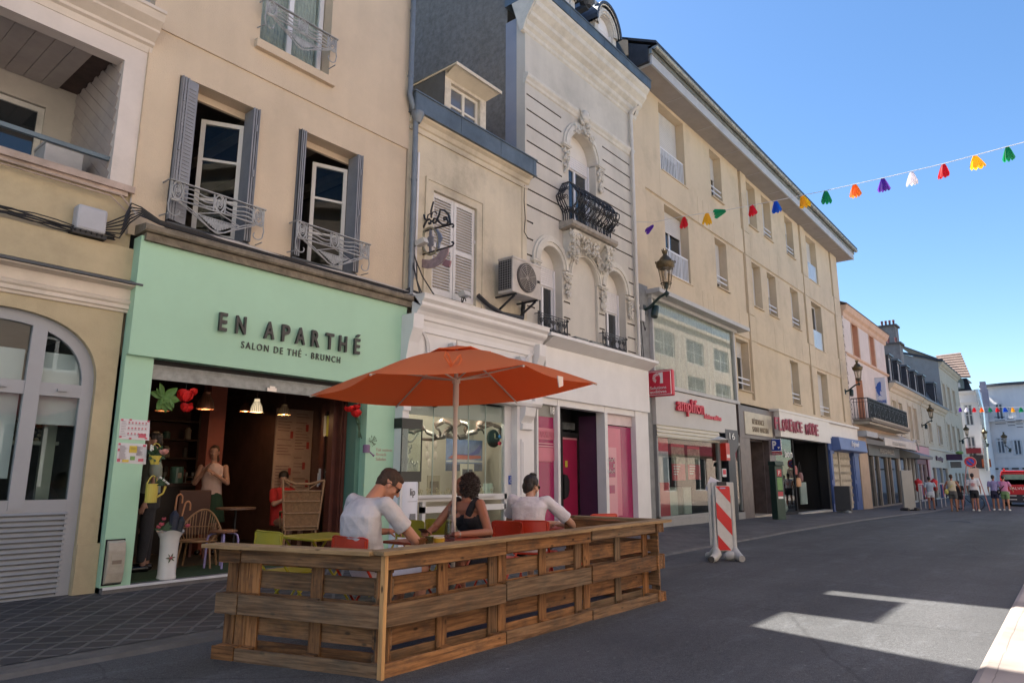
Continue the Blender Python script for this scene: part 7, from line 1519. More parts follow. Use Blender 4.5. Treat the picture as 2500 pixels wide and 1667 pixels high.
# ================================================================ white corner buildings closing the street
white_w=M('white_stucco_blue',(.78,.765,.77),.85,.04,1,streak=.05)
def face_x(X):
 return Matrix(((0,1,0,X),(-1,0,0,0),(0,0,1,0),(0,0,0,1)))
XW=84.0
h10=thing('white_corner_house','white house with a slate attic dormer facing down the street','house',(XW,6,0),world=True)
def uv(px,py,X):p_=atX(px,py,X);return -p_.y,p_.z
uL=uv(2330,960,XW)[0];uR=uv(2392,960,XW)[0];zC=uv(2360,957,XW)[1]
ws=[]
for q_ in ((2352,988,2379,1038),(2359,1065,2386,1115)):a=uv(q_[0],q_[1],XW);c=uv(q_[2],q_[3],XW);ws.append((a[0],c[0],c[1],a[1]))
b=MB();b.X=face_x(XW);b.wall(uL,uR,-.6,zC,0,[dict(x=w[:2],z=w[2:],d=.25) for w in ws]);b.ext([(0,zC-.3),(-.3,zC-.1),(-.4,zC+.1),(0,zC+.1)],uL,uR);b.box(uL,uR,-.12,0,zC-1.1,zC-.98)
b.face([(uR,0,-.6),(uR,8,-.6),(uR,8,zC),(uR,0,zC)]);b.box(uL,uR,.3,.4,-.6,zC);b.build('wall',white_w,h10)
for w in ws:window(h10,w[0],w[1],w[2],w[3],.1,M('frame_cool',(.55,.57,.6),.5),.1,2,2,xf=face_x(XW),gm=M('pane_bluegrey',(.10,.12,.15),.1,.3,2,spec=1))
b=MB();b.X=face_x(XW);z1_=uv(2350,922,XW)[1];b.slab([(uL,-.1,zC+.1),(uR-.6,-.1,zC+.1),(uR-1.0,.5,z1_),(uL,.5,z1_)],(0,1,0),.1);b.box(uL,uR-1,.5,5,z1_-.1,z1_);b.build('attic_roof',slate,h10)
a,c=uv(2333,950,XW),uv(2352,926,XW);b=MB();b.X=face_x(XW);b.slab([(x,-.3,z_) for x,z_ in [(a[0],a[1]),(c[0],a[1]),(c[0],c[1]-.3)]+[((a[0]+c[0])/2+(c[0]-a[0])/2*math.cos(t_),c[1]-.3+.55*math.sin(t_)) for t_ in [PI*k/8 for k in range(1,8)]]+[(a[0],c[1]-.3)]],(0,1,0),.6);o=b.build('dormer',M('dormer_verdigris',(.14,.19,.20),.7,.3,4),h10)
window(o,a[0]+.3,c[0]-.3,a[1]+.15,c[1]-.35,-.36,M('frame_cool',(1,)*3),.07,2,2,xf=face_x(XW))
a=uv(2334,1092,XW);c=uv(2382,1105,XW);b=MB();b.X=face_x(XW);b.box(a[0],c[0]+.5,-.35,0,c[1]-.05,a[1]-.1);b.m=1;c=uv(2418,1150,XW);b.box(a[0]+.2,uR,-.2,0,c[1]+.3,a[1]-.8);b.build('shop_canopy',[M('canopy_red',(.20,.01,.02),.5),M('canopy_dark',(.03,.02,.025),.5)],h10)
a=uv(2398,1130,XW);b=MB();b.X=face_x(XW)
for k in range(2):b.box(a[0]+.45*k,a[0]+.3+.45*k,-.26,-.2,a[1]-.4,a[1]+.4)
b.build('shop_mark',M('mark_orange',(.4,.08,.02),.5),h10)
# curved white building
XC=90.0
h11=thing('white_curved_building','white building with a rounded front, roof terrace edge and small balconies at the right edge','apartment block',(XC,0,0),world=True)
uA=uv(2392,960,XC)[0];uB=uv(2520,960,XC)[0];zr=uv(2400,945,XC)[1];zbnd=uv(2400,1025,XC)[1];z3=uv(2420,1075,XC)[1]
Rr=(uB-uA)*.80;ucen=(uA+uB)/2+1.0
def cyl(u,dz=0,off=0):
 s=(u-ucen)/Rr;s=max(-.98,min(.98,s));return (XC-math.sqrt(1-s*s)*Rr*.55+Rr*.55*math.sqrt(1-.36)+0-off,-u,dz)
N=26;US=[uA+(uB+5-uA)*i/N for i in range(N+1)]
def curved(b,z0,z1,off=0,th=None):
 for u0,u1 in zip(US,US[1:]):
  b.face([cyl(u0,z0,off),cyl(u1,z0,off),cyl(u1,z1,off),cyl(u0,z1,off)])
  if off:b.face([cyl(u0,z0,off),cyl(u1,z0,off),cyl(u1,z0,0),cyl(u0,z0,0)]);b.face([cyl(u0,z1,off),cyl(u1,z1,off),cyl(u1,z1,0),cyl(u0,z1,0)])
b=MB();curved(b,-.6,zr);p0=cyl(US[0],0);b.face([(p0[0],p0[1],-.6),(p0[0]+12,p0[1],-.6),(p0[0]+12,p0[1],zr),(p0[0],p0[1],zr)]);curved(b,zbnd-.25,zbnd,.5);curved(b,z3-.1,z3,.12);curved(b,uv(2410,1115,XC)[1]-.1,uv(2410,1115,XC)[1],.12)
b.build('wall',white_w,h11)
b=MB();curved(b,zr,zr+.22,.7);b.face([cyl(u,zr+.1) for u in US]);b.build('roof_edge',M('roof_dark',(.06,.065,.08),.7),h11)
for q_ in ((2424,983,2448,1020),(2456,990,2470,1024),(2478,996,2488,1026),(2428,1068,2452,1104),(2454,1070,2464,1104),(2470,1072,2494,1108)):
 a=uv(q_[0],q_[1],XC-2.2);c=uv(q_[2],q_[3],XC-2.2);b=MB();A_=cyl(a[0]+.0,0,.06);B_=cyl(c[0],0,.06);
 f=lambda p_,z_,o=0:(p_[0]-o,p_[1],z_)
 P4=[f(A_,c[1]),f(B_,c[1]),f(B_,a[1]),f(A_,a[1])]
 for i in range(4):b.bar(Vector(P4[i]),Vector(P4[(i+1)%4]),.16,.10)
 m_=[(Vector(P4[0])+Vector(P4[1]))/2,(Vector(P4[3])+Vector(P4[2]))/2];b.bar(m_[0],m_[1],.1,.08)
 w=b.build('window',M('frame_cool',(1,)*3),h11);p_=MB();p_.slab(P4,(1,0,0),.03);p_.build('pane',M('pane_bluegrey',(1,)*3),w)
b=MB()
for (px0,px1,py) in ((2424,2450,1016),(2456,2474,1020),(2478,2494,1024)):
 a=uv(px0,py,XC-2.2);c=uv(px1,py,XC-2.2);A_=cyl(a[0],a[1],.5);B_=cyl(c[0],a[1],.5)
 for dz in (0,-.35,-.7):b.bar((A_[0],A_[1],A_[2]+dz),(B_[0],B_[1],B_[2]+dz),.06)
b.build('balcony_guard',iron,h11)
b=MB();a=uv(2425,1145,XC-2);c=uv(2470,1155,XC-2)
for k in range(12):A_=cyl(a[0]+k*.9,0,.1);b.box(A_[0]-.1,A_[0],A_[1]-.3,A_[1]+.3,a[1]-.0,a[1]+.15)
b.build('awning_rail',iron,h11)
b=MB();p0=atX(2384,950,83.3);b.tube([(83.4,p0.y,p0.z),(83.4,p0.y-.2,8.0),(83.4,atX(2405,1110,83.4).y,2.0)],.22,6);tag(b.build('vent_pipe',M('steel_shiny',(.7,.7,.72),.2,.1,metal=.9),smooth=True),'shiny steel flue running down the joint of the two white buildings','flue')
a,c=atX(2376,905,86),atX(2392,930,86);b=MB();b.box(86,86.8,a.y-.9,a.y-.4,9,a.z-1.2);b.box(86.05,87,a.y-1.0,a.y+.3,8,a.z-2.0);tag(b.build('chimney',M('chimney_mauve',(.36,.33,.40),.8)),'small mauve chimney between the slate attic and the curved white roof','chimney')
b=MB();b.box(100,108,-6.5,-1.2,-.6,8.2);b.m=1;b.slab([(99.5,-7,8.2),(99.5,-.8,8.2),(104,-.8,11.5),(104,-7,11.5)],(1,0,0),.1);tag(b.build('brick_house',[M('brick_dull',(.25,.17,.14),.9,.2),M('roof_brown',(.10,.08,.07),.9)]),'brown roofed house just visible at the right edge beyond the curved white building','house')
# ================================================================ the opposite side of the street, behind and beside the camera
opp=[(-14,-5,10.5,'opposite_white'),(-5,4.2,11.5,'opposite_cream'),(4.2,14.5,10.0,'opposite_rose'),(14.5,26,12.0,'opposite_cream'),(26,38,10.5,'opposite_white'),(38,52,11.5,'opposite_rose')]
ocol={'opposite_white':(.62,.60,.57),'opposite_cream':(.58,.50,.40),'opposite_rose':(.60,.47,.40)}
for i,(x0,x1,zh,mn) in enumerate(opp):
 yy=-2.95-(.4 if x0>20 else 0);h=thing('terraced_house',['whitewashed terraced house behind the photographer, farthest back','cream terraced house directly behind the photographer','rose terraced house beside the pale pavement','tall cream terraced house facing the ornate house','whitewashed terraced house facing the long modern block','rose terraced house facing the balcony house'][i],'house',((x0+x1)/2,yy,0),world=True)
 X=Matrix(((-1,0,0,0),(0,-1,0,yy),(0,0,1,0),(0,0,0,1)));n=max(2,int((x1-x0)/(2.6 if x0<14 else 4.6)));hl=[];ww=.55 if x0<14 else 1.45
 for f_ in range(3):
  for k in range(n):c=x0+(x1-x0)*(k+.5)/n;hl.append(dict(x=(-c-ww,-c+ww),z=(3.9+2.6*f_,5.6+2.6*f_),d=.2))
 hl=[q_ for q_ in hl if q_['z'][1]<zh-.3]
 for k in range(n):c=x0+(x1-x0)*(k+.5)/n;hl.append(dict(x=(-c-.95,-c+.95),z=(.4,2.6),d=.2))
 b=MB();b.X=X;b.wall(-x1,-x0,-.5,zh,0,hl);b.box(-x1,-x0,-.25,8,zh,zh+.2);b.box(-x1,-x0,7.9,8,-.5,zh);b.face([(-x1,0,-.5),(-x1,8,-.5),(-x1,8,zh),(-x1,0,zh)]);b.face([(-x0,0,-.5),(-x0,8,-.5),(-x0,8,zh),(-x0,0,zh)]);b.build('wall',M(mn,ocol[mn],.85,.06),h)
 for q_ in hl:window(h,q_['x'][0],q_['x'][1],q_['z'][0],q_['z'][1],.1,white_pvc,.08,2,2 if q_['z'][0]>3 else 1,xf=X)
 b=MB();b.X=X;b.box(-x1+.3,-x0-.3,-.12,-.001,2.75,3.4);b.build('sign_fascia',M(['fascia_teal','fascia_brown','fascia_wine'][i%3],[(.08,.2,.2),(.15,.09,.06),(.25,.05,.07)][i%3],.5),h)
# ================================================================ terrace of pallets
palw=wood_mat('pallet_wood',(.34,.16,.062),(.115,.05,.021),1,.75)
plankw=wood_mat('plank_wood',(.31,.205,.105),(.19,.12,.06),1.2,.35)
rnd=random.Random(12)
def board(parent,name,c,size,m=palw,axis='x',jit=.004):
 """a sawn board: long side along local x, so the grain runs along it"""
 L,w,t=size;b=MB();n=5;ring=[]
 for i in range(n+1):
  x=-L/2+L*i/n;j=[rnd.uniform(-1,1)*jit*.5 for _ in range(4)]
  ring.append([b.vert(p_) for p_ in ((x,-t/2,-w/2+j[0]),(x,t/2,-w/2+j[1]),(x,t/2,w/2+j[2]),(x,-t/2,w/2+j[3]))])
 for A_,B_ in zip(ring,ring[1:]):
  for k in range(4):b.idx((A_[k],B_[k],B_[(k+1)%4],A_[(k+1)%4]))
 b.idx(ring[0][::-1]);b.idx(ring[-1]);o=b.build(name,m,parent,bevel=.004);o.location=c
 if axis=='z':o.rotation_euler=(0,R(90),0)
 o.rotation_euler.y+=rnd.uniform(-.006,.006);return o
def pallet(x,y,rz,L,label,group='wooden pallets fencing the terrace'):
 """pallet standing on its long side: three boards outside, uprights, blocks, five boards inside"""
 t=thing('wooden_pallet',label,'pallet',(x,y,.0),rz,group)
 for z,w in ((.05,.10),(.40,.145),(.745,.10)):board(t,'slat',(L/2,.011,z+rnd.uniform(-.004,.004)),(L-.006,w,.021))
 ups=(.055,L/2,L-.055) if L>.6 else (.055,L-.055)
 for u in ups:
  for z,h in ((.05,.10),(.40,.145),(.745,.10)):board(t,'block',(u,.022+.039,z),(.09,h-.01,.076))
  board(t,'crosspiece',(u+rnd.uniform(-.01,.01),.111,.40),(.79,.098,.021),axis='z')
 for z,w in ((.066,.13),(.232,.125),(.40,.135),(.567,.125),(.735,.13)):board(t,'inner_slat',(L/2,.134,z),(L-.01,w,.020))
 return t
A0=Vector((3.10,3.60));
for i in range(3):pallet(3.10+1.2*i,3.585-.022*i,R(-.8+rnd.uniform(-.5,.5)),1.2,['pallet of the long terrace fence nearest the corner','middle pallet of the long terrace fence along the road','far right pallet of the long terrace fence along the road'][i])
Cc=Vector((3.075,3.60));Fl=Vector((2.66,4.93));dr_=(Cc-Fl).normalized();an=math.atan2(dr_.y,dr_.x)
q_=Cc-dr_*1.2;pallet(q_.x,q_.y,an,1.2,'pallet turned along the short left side of the terrace');q_=Cc-dr_*1.41;pallet(q_.x,q_.y,an,.205,'narrow cut pallet piece at the far left end of the short side')
pallet(6.845,3.50,R(90),1.2,'pallet closing the right end of the terrace, seen edge-on')
for o_,s_ in zip([q for q in COL.objects if q.get('category')=='pallet'],(.965,.985,1.005,.955,.955,1.005)):o_.scale=(1,1,s_)
def plank(p_,q2,w,label,z=.815,z2=None):
 z2=z2 or z
 p_=Vector(p_);q2=Vector(q2);d=q2-p_;t=board(None,'top_plank',((p_+q2)/2).to_3d()+Vector((0,0,(z+z2)/2)),(d.length,.028,w),plankw);t.rotation_euler=(0,-math.atan2(z2-z,d.length),math.atan2(d.y,d.x));tag(t,label,'plank','planks capping the terrace fence')
plank((3.02,3.615),(5.42,3.575),.16,'long plank capping the front fence from the corner',.782,.800);plank((5.425,3.585),(6.98,3.55),.16,'shorter plank capping the right part of the front fence',.803,.815)
plank((3.055,3.66),(2.62,5.02),.16,'plank capping the short left side of the fence',.779);plank((6.9,3.62),(6.9,4.72),.15,'plank capping the right end of the fence',.816)
t=board(None,'corner_post',(3.07,3.585,.386),(.77,.03,.045),wood_mat('fresh_wood',(.55,.31,.13),(.38,.20,.08),1,.1),axis='z');tag(t,'fresh orange timber post at the front corner of the pallet fence','post')
# --- bistro chairs
rc=M('chair_red',(.47,.035,.012),.38,.06,6,grime=.06);yc=M('chair_yellow',(.34,.28,.02),.4,.06,6,grime=.06)
def chair(x,y,deg,m,label,top=.80):
 """metal bistro chair; the sitter looks along local +x"""
 t=thing('bistro_chair',label,'chair',(x,y,.0),R(deg),'metal bistro chairs on the terrace')
 b=MB();N=10;w=.215;h0=top-.185
 P_=[]
 for i in range(N+1):
  s=-1+2*i/N;xx=-.20+.035*(1-s*s)*-1;e=1-max(0,(abs(s)-.82)/.18)**2*.16;P_.append([(xx-.012*(1-v),s*w,h0+.185*(.5+(v-.5)*e)) for v in (0,.5,1)])
 for off in (0,.006):
  for A_,B_ in zip(P_,P_[1:]):
   for k in range(2):b.face([Vector(q)+Vector((off,0,0)) for q in (A_[k],B_[k],B_[k+1],A_[k+1])])
 b.tube([p_[2] for p_ in P_],.007,6);b.tube([p_[0] for p_ in P_],.005,6)
 for s in (-1,1):b.tube([P_[0 if s<0 else -1][k] for k in range(3)],.006,6);b.ell((-.20,s*.17,top-.05),.008,6);b.ell((-.20,s*.17,h0+.05),.008,6)
 b.build('backrest',m,t)
 b=MB();b.box(-.17,.22,-.20,.20,.435,.45);b.tube([(-.17,-.2,.44),(.22,-.2,.44),(.22,.2,.44),(-.17,.2,.44)],.010,6,closed=True);b.build('seat',m,t)
 for s in (-1,1):
  b=MB();b.tube([(-.21,s*.195,top-.02),(-.205,s*.195,.60),(.0,s*.19,.30),(.20,s*.19,0)],.011,7);b.build('leg',m,t);b=MB();b.tube([(.20,s*.165,.44),(-.22,s*.165,0)],.011,7);b.build('leg',m,t)
 return t
RED='red metal bistro chair ';YEL='mustard yellow metal bistro chair '
chair(3.77,4.61,2,rc,RED+'that the man in the grey t-shirt sits on');chair(3.66,5.60,0,yc,YEL+'nearest the doorstep, back towards the left');chair(5.10,5.78,185,yc,YEL+'behind the man’s hands');chair(5.42,5.68,178,yc,YEL+'seen behind the glass carafe')
chair(5.68,4.88,180,rc,RED+'that the woman in the black top sits on');chair(6.36,4.86,22,rc,RED+'that the person in the white t-shirt sits on');chair(8.0,5.1,68,rc,RED+'standing empty beyond the right end of the fence')
def table(x,y,sx_,sy_,m,label,h=.72,rz=0):
 t=thing('bistro_table',label,'table',(x,y,0),R(rz),'terrace tables');b=MB();b.box(-sx_/2,sx_/2,-sy_/2,sy_/2,h-.025,h);b.build('table_top',m,t,bevel=.008)
 for s in (-1,1):b=MB();b.tube([(s*.25,-.22,h-.03),(-s*.28,-.22,0)],.011,6);b.tube([(s*.25,.22,h-.03),(-s*.28,.22,0)],.011,6);b.build('leg',m,t)
table(4.52,4.52,.80,.66,M('table_red',(.30,.045,.02),.4,.1),'red metal table shared by the man and the woman in black');table(4.10,5.72,.6,.6,yc,'mustard yellow table beside the yellow chairs');table(6.95,4.90,.55,.7,rc,'red metal table in front of the person in the white t-shirt',.68,10)
# --- things on the table
TZ=.722
p=atZ(1097,1322,TZ);t=thing('water_carafe','tall clear glass water carafe on the red table','carafe',p);cg=glass_mat('carafe_glass',(.80,.82,.86),.02,1.5,.10)
b=MB();b.lathe([(.045,0),(.048,.01),(.046,.10),(.030,.19),(.018,.25),(.016,.29),(.019,.30)],(0,0,0),20,capt=False);b.build('body',cg,t,smooth=True)
b=MB();b.lathe([(.042,.006),(.042,.10),(.032,.165),(.001,.165)],(0,0,0),18);b.build('water',glass_mat('water',(.78,.74,.80),.02,1.33,.05),t,smooth=True);b=MB();b.lathe([(.0485,.03),(.0475,.09)],(0,0,0),20,capb=False,capt=False);b.build('label_band',M('band_pink',(.35,.18,.18),.5),t) if False else None
p=atZ(1071,1328,TZ);t=thing('coffee_cup','small yellow cup with white rim left of the glass carafe','cup',p);b=MB();b.lathe([(.03,0),(.042,.02),(.046,.055),(.042,.055),(.038,.02),(.001,.01)],(0,0,0),18,capt=False);b.m=1;b.lathe([(.0465,.052),(.0465,.058),(.041,.058)],(0,0,0),18,False,False);b.build('body',[M('cup_yellow',(.55,.30,.03),.3,.1),M('cup_rim',(.7,.66,.6),.3)],t);b=MB();b.tube([(.04,0,.045),(.07,0,.04),(.065,0,.02),(.04,0,.015)],.005,6);b.build('handle',M('cup_yellow',(1,)*3),t)
p=atZ(1048,1330,TZ);b=MB();b.lathe([(.032,0),(.036,.07),(.033,.07),(.03,.01)],p,16,capt=False);tag(b.build('jam_jar_glass',glass_mat('green_glass',(.72,.80,.68),.05,1.5,.25)),'greenish glass tumbler between the wooden bowl and the yellow cup','glass')
p=atZ(1020,1330,TZ);b=MB();b.lathe([(.05,0),(.085,.055),(.080,.055),(.05,.01),(.001,.01)],p,20,capt=False);tag(b.build('wooden_bowl',M('bowl_wood',(.24,.10,.04),.5,.2,15)),'brown wooden bowl on the red table in front of the man','bowl')
p=atZ(1075,1312,TZ);b=MB();b.lathe([(.06,0),(.10,.016),(.097,.018),(.05,.006),(.001,.006)],p,24,capt=False);tag(b.build('white_plate',M('plate_white',(.6,.58,.56),.3)),'white plate behind the yellow cup','plate')
rnd2=random.Random(1);b=MB()
for k in range(16):q=atZ(1003+rnd2.uniform(-12,16),1334,TZ);b.ell((q.x,q.y,TZ+.006),(.012,.01,.006),6)
tag(b.build('crumbs',M('crumb',(.55,.38,.2),.8)),'crumbs of bread scattered by the man’s elbow','food',kind='stuff')
blk=M('gloss_black',(.012,.011,.012),.15)
def glasses(t,m=None):
 """sunglasses in head coordinates (face along +y)"""
 b=MB()
 for s in (-1,1):
  pts=[(s*(.033+.026*math.cos(a)),.092-.010*abs(math.cos(a)),.012+.020*math.sin(a)) for a in [2*PI*k/14 for k in range(14)]];b.slab(pts,(0,1,0),.004);b.tube(pts,.0035,5,closed=True);b.tube([(s*.060,.085,.018),(s*.078,.04,.016),(s*.084,-.01,.010),(s*.078,-.03,-.008)],.0032,5)
 b.tube([(-.01,.10,.018),(.01,.10,.018)],.003,5);return b
p=atZ(1150,1326,TZ);b=glasses(None);b.X=None
for v_ in b.v:v_.z,v_.y=.02-v_.z*.2+(.0),v_.y
for v_ in b.v:v_.x,v_.y,v_.z=p.x+v_.x,p.y+v_.y-.09,p.z+.014+v_.z*.5
tag(b.build('sunglasses',M('frame_brownish',(.10,.05,.04),.3)),'folded sunglasses lying on the table by the woman’s wrist','sunglasses')
# --- parasol
t=thing('parasol','large orange six-sided parasol with white pole over the terrace','parasol',(4.74,4.55,0),world=True)
pc=Vector((4.74,4.55));ze,ra=2.12,1.53;apx=Vector((4.76,4.60,2.50));angs=[R(a) for a in (172,112,50,-10,-68,-130)];rad=[1.36,1.56,1.66,1.40,1.50,1.60];dz=[0.02,-.015,-.02,.0,.02,.01]
cor=[atZ(x*1.063,y*1.063,z_) for x,y,z_ in ((850,857,2.065),(712,908,2.075),(910,932,2.08),(1187,922,2.14),(1371,880,2.19),(1203,837,2.135))];pc=Vector((4.76,4.60))
om=bpy.data.materials.new('parasol_orange');om.use_nodes=True;n=om.node_tree.nodes;l=om.node_tree.links;pb=n['Principled BSDF'];pb.inputs['Base Color'].default_value=(.78,.21,.075,1);pb.inputs['Roughness'].default_value=.85;pb.inputs['Specular IOR Level'].default_value=.2
tr=n.new('ShaderNodeBsdfTranslucent');tr.inputs[0].default_value=(.75,.06,.01,1);mx=n.new('ShaderNodeMixShader');mx.inputs[0].default_value=.40;l.new(pb.outputs[0],mx.inputs[1]);l.new(tr.outputs[0],mx.inputs[2]);l.new(mx.outputs[0],n['Material Output'].inputs[0])
b=MB();N=10
for i in range(6):
 A_,B_=cor[i],cor[(i+1)%6];rows=[]
 for s in range(N+1):
  row=[]
  for k in range(N+1):
   u=s/N;v=k/N;e=A_.lerp(B_,v);q=apx.lerp(e,u);sag=-.10*u*(1-u)-.06*math.sin(PI*v)*u;inw=(Vector((pc.x,pc.y,q.z))-q)*(.055*math.sin(PI*v)*u*u);row.append(b.vert(q+Vector((0,0,-sag*.0+.05*math.sin(PI*u)-.03*math.sin(PI*v)*u))+inw))
  rows.append(row)
 for s in range(N):
  for k in range(N):b.idx((rows[s][k],rows[s+1][k],rows[s+1][k+1],rows[s][k+1]))
b.build('canopy',om,t,smooth=True)
b=MB();cp=apx+Vector((0,0,.015))
for i in range(6):
 a0,a1=angs[i],angs[(i+1)%6]
 e0,e1=apx.lerp(cor[i],.24)+Vector((0,0,.06)),apx.lerp(cor[(i+1)%6],.24)+Vector((0,0,.06));m_=(e0+e1)/2+Vector((0,0,-.012));b.face([cp+Vector((0,0,.03)),e0,m_]);b.face([cp+Vector((0,0,.03)),m_,e1])
 b.tube([e0,m_,e1],.008,5)
b.build('vent_cap',om,t)
polem=M('pole_cream',(.52,.44,.38),.45,.05)
b=MB();b.tube([(4.76,4.60,.0),apx],.021,12);b.lathe([(.012,0),(.012,.06),(.004,.1)],apx,8);b.build('pole',polem,t,smooth=True)
b=MB();hub=Vector((4.76,4.60,2.22));b.tube([hub,hub-Vector((0,0,.28))],.030,12);b.tube([hub,hub-Vector((0,0,.05))],.042,12);b.build('hub',polem,t)
for i in range(6):
 b=MB();mid=apx.lerp(cor[i],.52)+Vector((0,0,.035));tip=cor[i]+Vector((0,0,-.012));b.tube([apx-Vector((0,0,.02)),apx.lerp(cor[i],.3)+Vector((0,0,.03)),mid,tip],.010,5);r_=b.build('rib',polem,t);b=MB();b.tube([hub+Vector((0,0,-.02)),mid],.009,5);b.build('strut',polem,r_)
b=MB();e=(cor[5]+cor[0])/2;c0=apx.lerp(e,.80)+Vector((0,0,.03))
for s in (-1,1):b.tube([c0+Vector((s*.0,-.03,-.04)),c0+Vector((s*.06,-.045,.04)),c0+Vector((s*.085,-.04,.06)),c0+Vector((s*.10,-.04,.02)),c0+Vector((s*.06,-.05,-.03)),c0+Vector((0,-.03,-.06))],.007,5)
b.build('bow_loop',om,t);b=MB();b.slab([cor[4]*.45+cor[5]*.55+Vector((0,.0,-.02))+Vector(q) for q in ((-.05,0,.0),(.03,0,.0),(.03,0,-.08),(-.03,0,-.10))],(0,1,0),.01);b.build('care_tag',M('tag_white',(.6,.5,.45),.5),t)
b=MB();b.lathe([(.28,0),(.28,.05),(.05,.08),(.03,.3)],(4.76,4.60,.0),20);b.build('base',M('base_grey',(.1,.1,.1),.7),t)
# ================================================================ wall lamps
brass=M('lamp_brass',(.11,.08,.04),.45,.35,12,metal=.6,grime=.35);lgreen=M('lamp_green',(.012,.028,.026),.4,.15);lglass=glass_mat('lantern_glass',(.80,.76,.70),.05,1.45,.08)
def lamp_parts(t,cam_can=True):
 b=MB();b.box(-.07,.07,-.05,0,-.16,.16);b.tube([(0,0,0),(0,-.22,.06),(0,-.42,.22),(0,-.62,.36),(0,-.80,.42),(0,-.92,.42)],[.05,.055,.045,.045,.05,.03],10);b.ell((0,-.84,.42),(.08,.10,.07),10);b.lathe([(.02,.2),(.035,.3),(.02,.38),(.075,.46),(.06,.54),(.1,.60)],(0,-.84,0+.18),12);b.lathe([(.03,-.12),(.04,0)],(0,-.84,.42),10);b.build('arm',lgreen,t,smooth=True)
 if cam_can:b=MB();b.lathe([(.11,-.20),(.12,-.18),(.12,.16),(.10,.2)],(0,0,0),14);b.X=None;M_=Matrix.Translation((.12,-.34,-.08))@Matrix.Rotation(R(18),4,'Y');b.v=[M_@v_ for v_ in b.v];b.build('speaker_can',lgreen,t,smooth=True)
 z0=.72;b=MB();b.tube([(.17*math.cos(a),-.84+.17*math.sin(a),z0+.04) for a in [2*PI*k/16 for k in range(16)]],.016,6,closed=True)
 for k in range(6):a=2*PI*k/6;b.tube([(.07*math.cos(a),-.84+.07*math.sin(a),z0-.02),(.15*math.cos(a),-.84+.15*math.sin(a),z0+.03),(.235*math.cos(a),-.84+.235*math.sin(a),z0+.56)],.011,5)
 for k in range(6):a=2*PI*k/6;b.tube([(.10*math.cos(a),-.84+.10*math.sin(a),z0-.15),(.15*math.cos(a),-.84+.15*math.sin(a),z0+.04)],.012,5)
 b.lathe([(.24,z0+.54),(.29,z0+.60),(.31,z0+.72),(.30,z0+.76),(.26,z0+.74),(.15,z0+.92),(.08,z0+.98),(.06,z0+1.04),(.09,z0+1.08),(.09,z0+1.14),(.05,z0+1.12)],(0,-.84,0),16)
 for k in range(6):a=2*PI*k/6;b.ell((.31*math.cos(a),-.84+.31*math.sin(a),z0+.76),(.025,.025,.05),6);b.ell((.085*math.cos(a),-.84+.085*math.sin(a),z0+1.17),(.018,.018,.05),6)
 b.build('lantern_frame',brass,t,smooth=True)
 b=MB();b.lathe([(.14,z0+.05),(.225,z0+.54)],(0,-.84,0),16,capb=False,capt=False);b.build('lantern_glass',lglass,t,smooth=True)
 b=MB();b.lathe([(.03,z0+.2),(.05,z0+.35),(.03,z0+.5)],(0,-.84,0),10);b.build('bulb',M('bulb_off',(.6,.55,.5),.3),t)
def lamp(px,py,Y,label,s=.8,rz=0,X=None):
 p=atX(px,py,X) if X else atY(px,py,Y);t=thing('wall_lamp',label,'street lamp',p,rz,'old lantern street lamps on brackets');t.scale=(s,s,s);return t
L1=lamp(1572,757,FY,'brass crowned lantern on a dark bracket between the ornate house and the modern block');lamp_parts(L1)
def lamp_copy(src,t):
 for ch in list(src.children):c=ch.copy();c.parent=t;COL.objects.link(c)
for args in ((2063,956,FY,'lantern lamp at the corner of the modern block above the blue shop',.78),(2250,1039,FY,'lantern lamp on the cream quoined house above the pink shop',.78),(2342,1077,FY,'lantern lamp at the far end of the tall cream house',.8)):lamp_copy(L1,lamp(*args))
for args in ((2409,1085,0,'lantern lamp on the corner between the two white buildings',.85,R(-90),83.5),(2468,1097,0,'lantern lamp on the white curved building at the right edge',.9,R(-120),85.0)):lamp_copy(L1,lamp(*args))
t=thing('wall_box','small grey electrical box on the slate tiles beside the first lantern','electrical box',(15.45,FY-.03,5.3),world=True);b=MB();b.box(15.40,15.58,FY-.12,FY-.03,5.25,5.55);b.build('box',shopgrey,t);b=MB();b.tube([(15.5,FY-.1,5.25),(15.52,FY-.14,5.0),(15.6,FY-.12,5.1)],.012,5);b.build('wire',cable,t)
# ================================================================ bunting
fc={'purple':(.13,.04,.36),'red':(.62,.015,.03),'yellow':(.80,.44,.02),'green':(.01,.30,.12),'blue':(.01,.10,.50),'orange':(.85,.22,.03),'white':(.75,.72,.76)}
def flag_mat(c):
 k='flag_'+c
 if k in MATS:return MATS[k]
 m=bpy.data.materials.new(k);m.use_nodes=True;MATS[k]=m;n=m.node_tree.nodes;l=m.node_tree.links;p_=n['Principled BSDF'];p_.inputs['Base Color'].default_value=(*fc[c],1);p_.inputs['Roughness'].default_value=.4
 t_=n.new('ShaderNodeBsdfTranslucent');t_.inputs[0].default_value=(*[min(1,x*1.3) for x in fc[c]],1);x_=n.new('ShaderNodeMixShader');x_.inputs[0].default_value=.6;l.new(p_.outputs[0],x_.inputs[1]);l.new(t_.outputs[0],x_.inputs[2]);l.new(x_.outputs[0],n['Material Output'].inputs[0]);return m
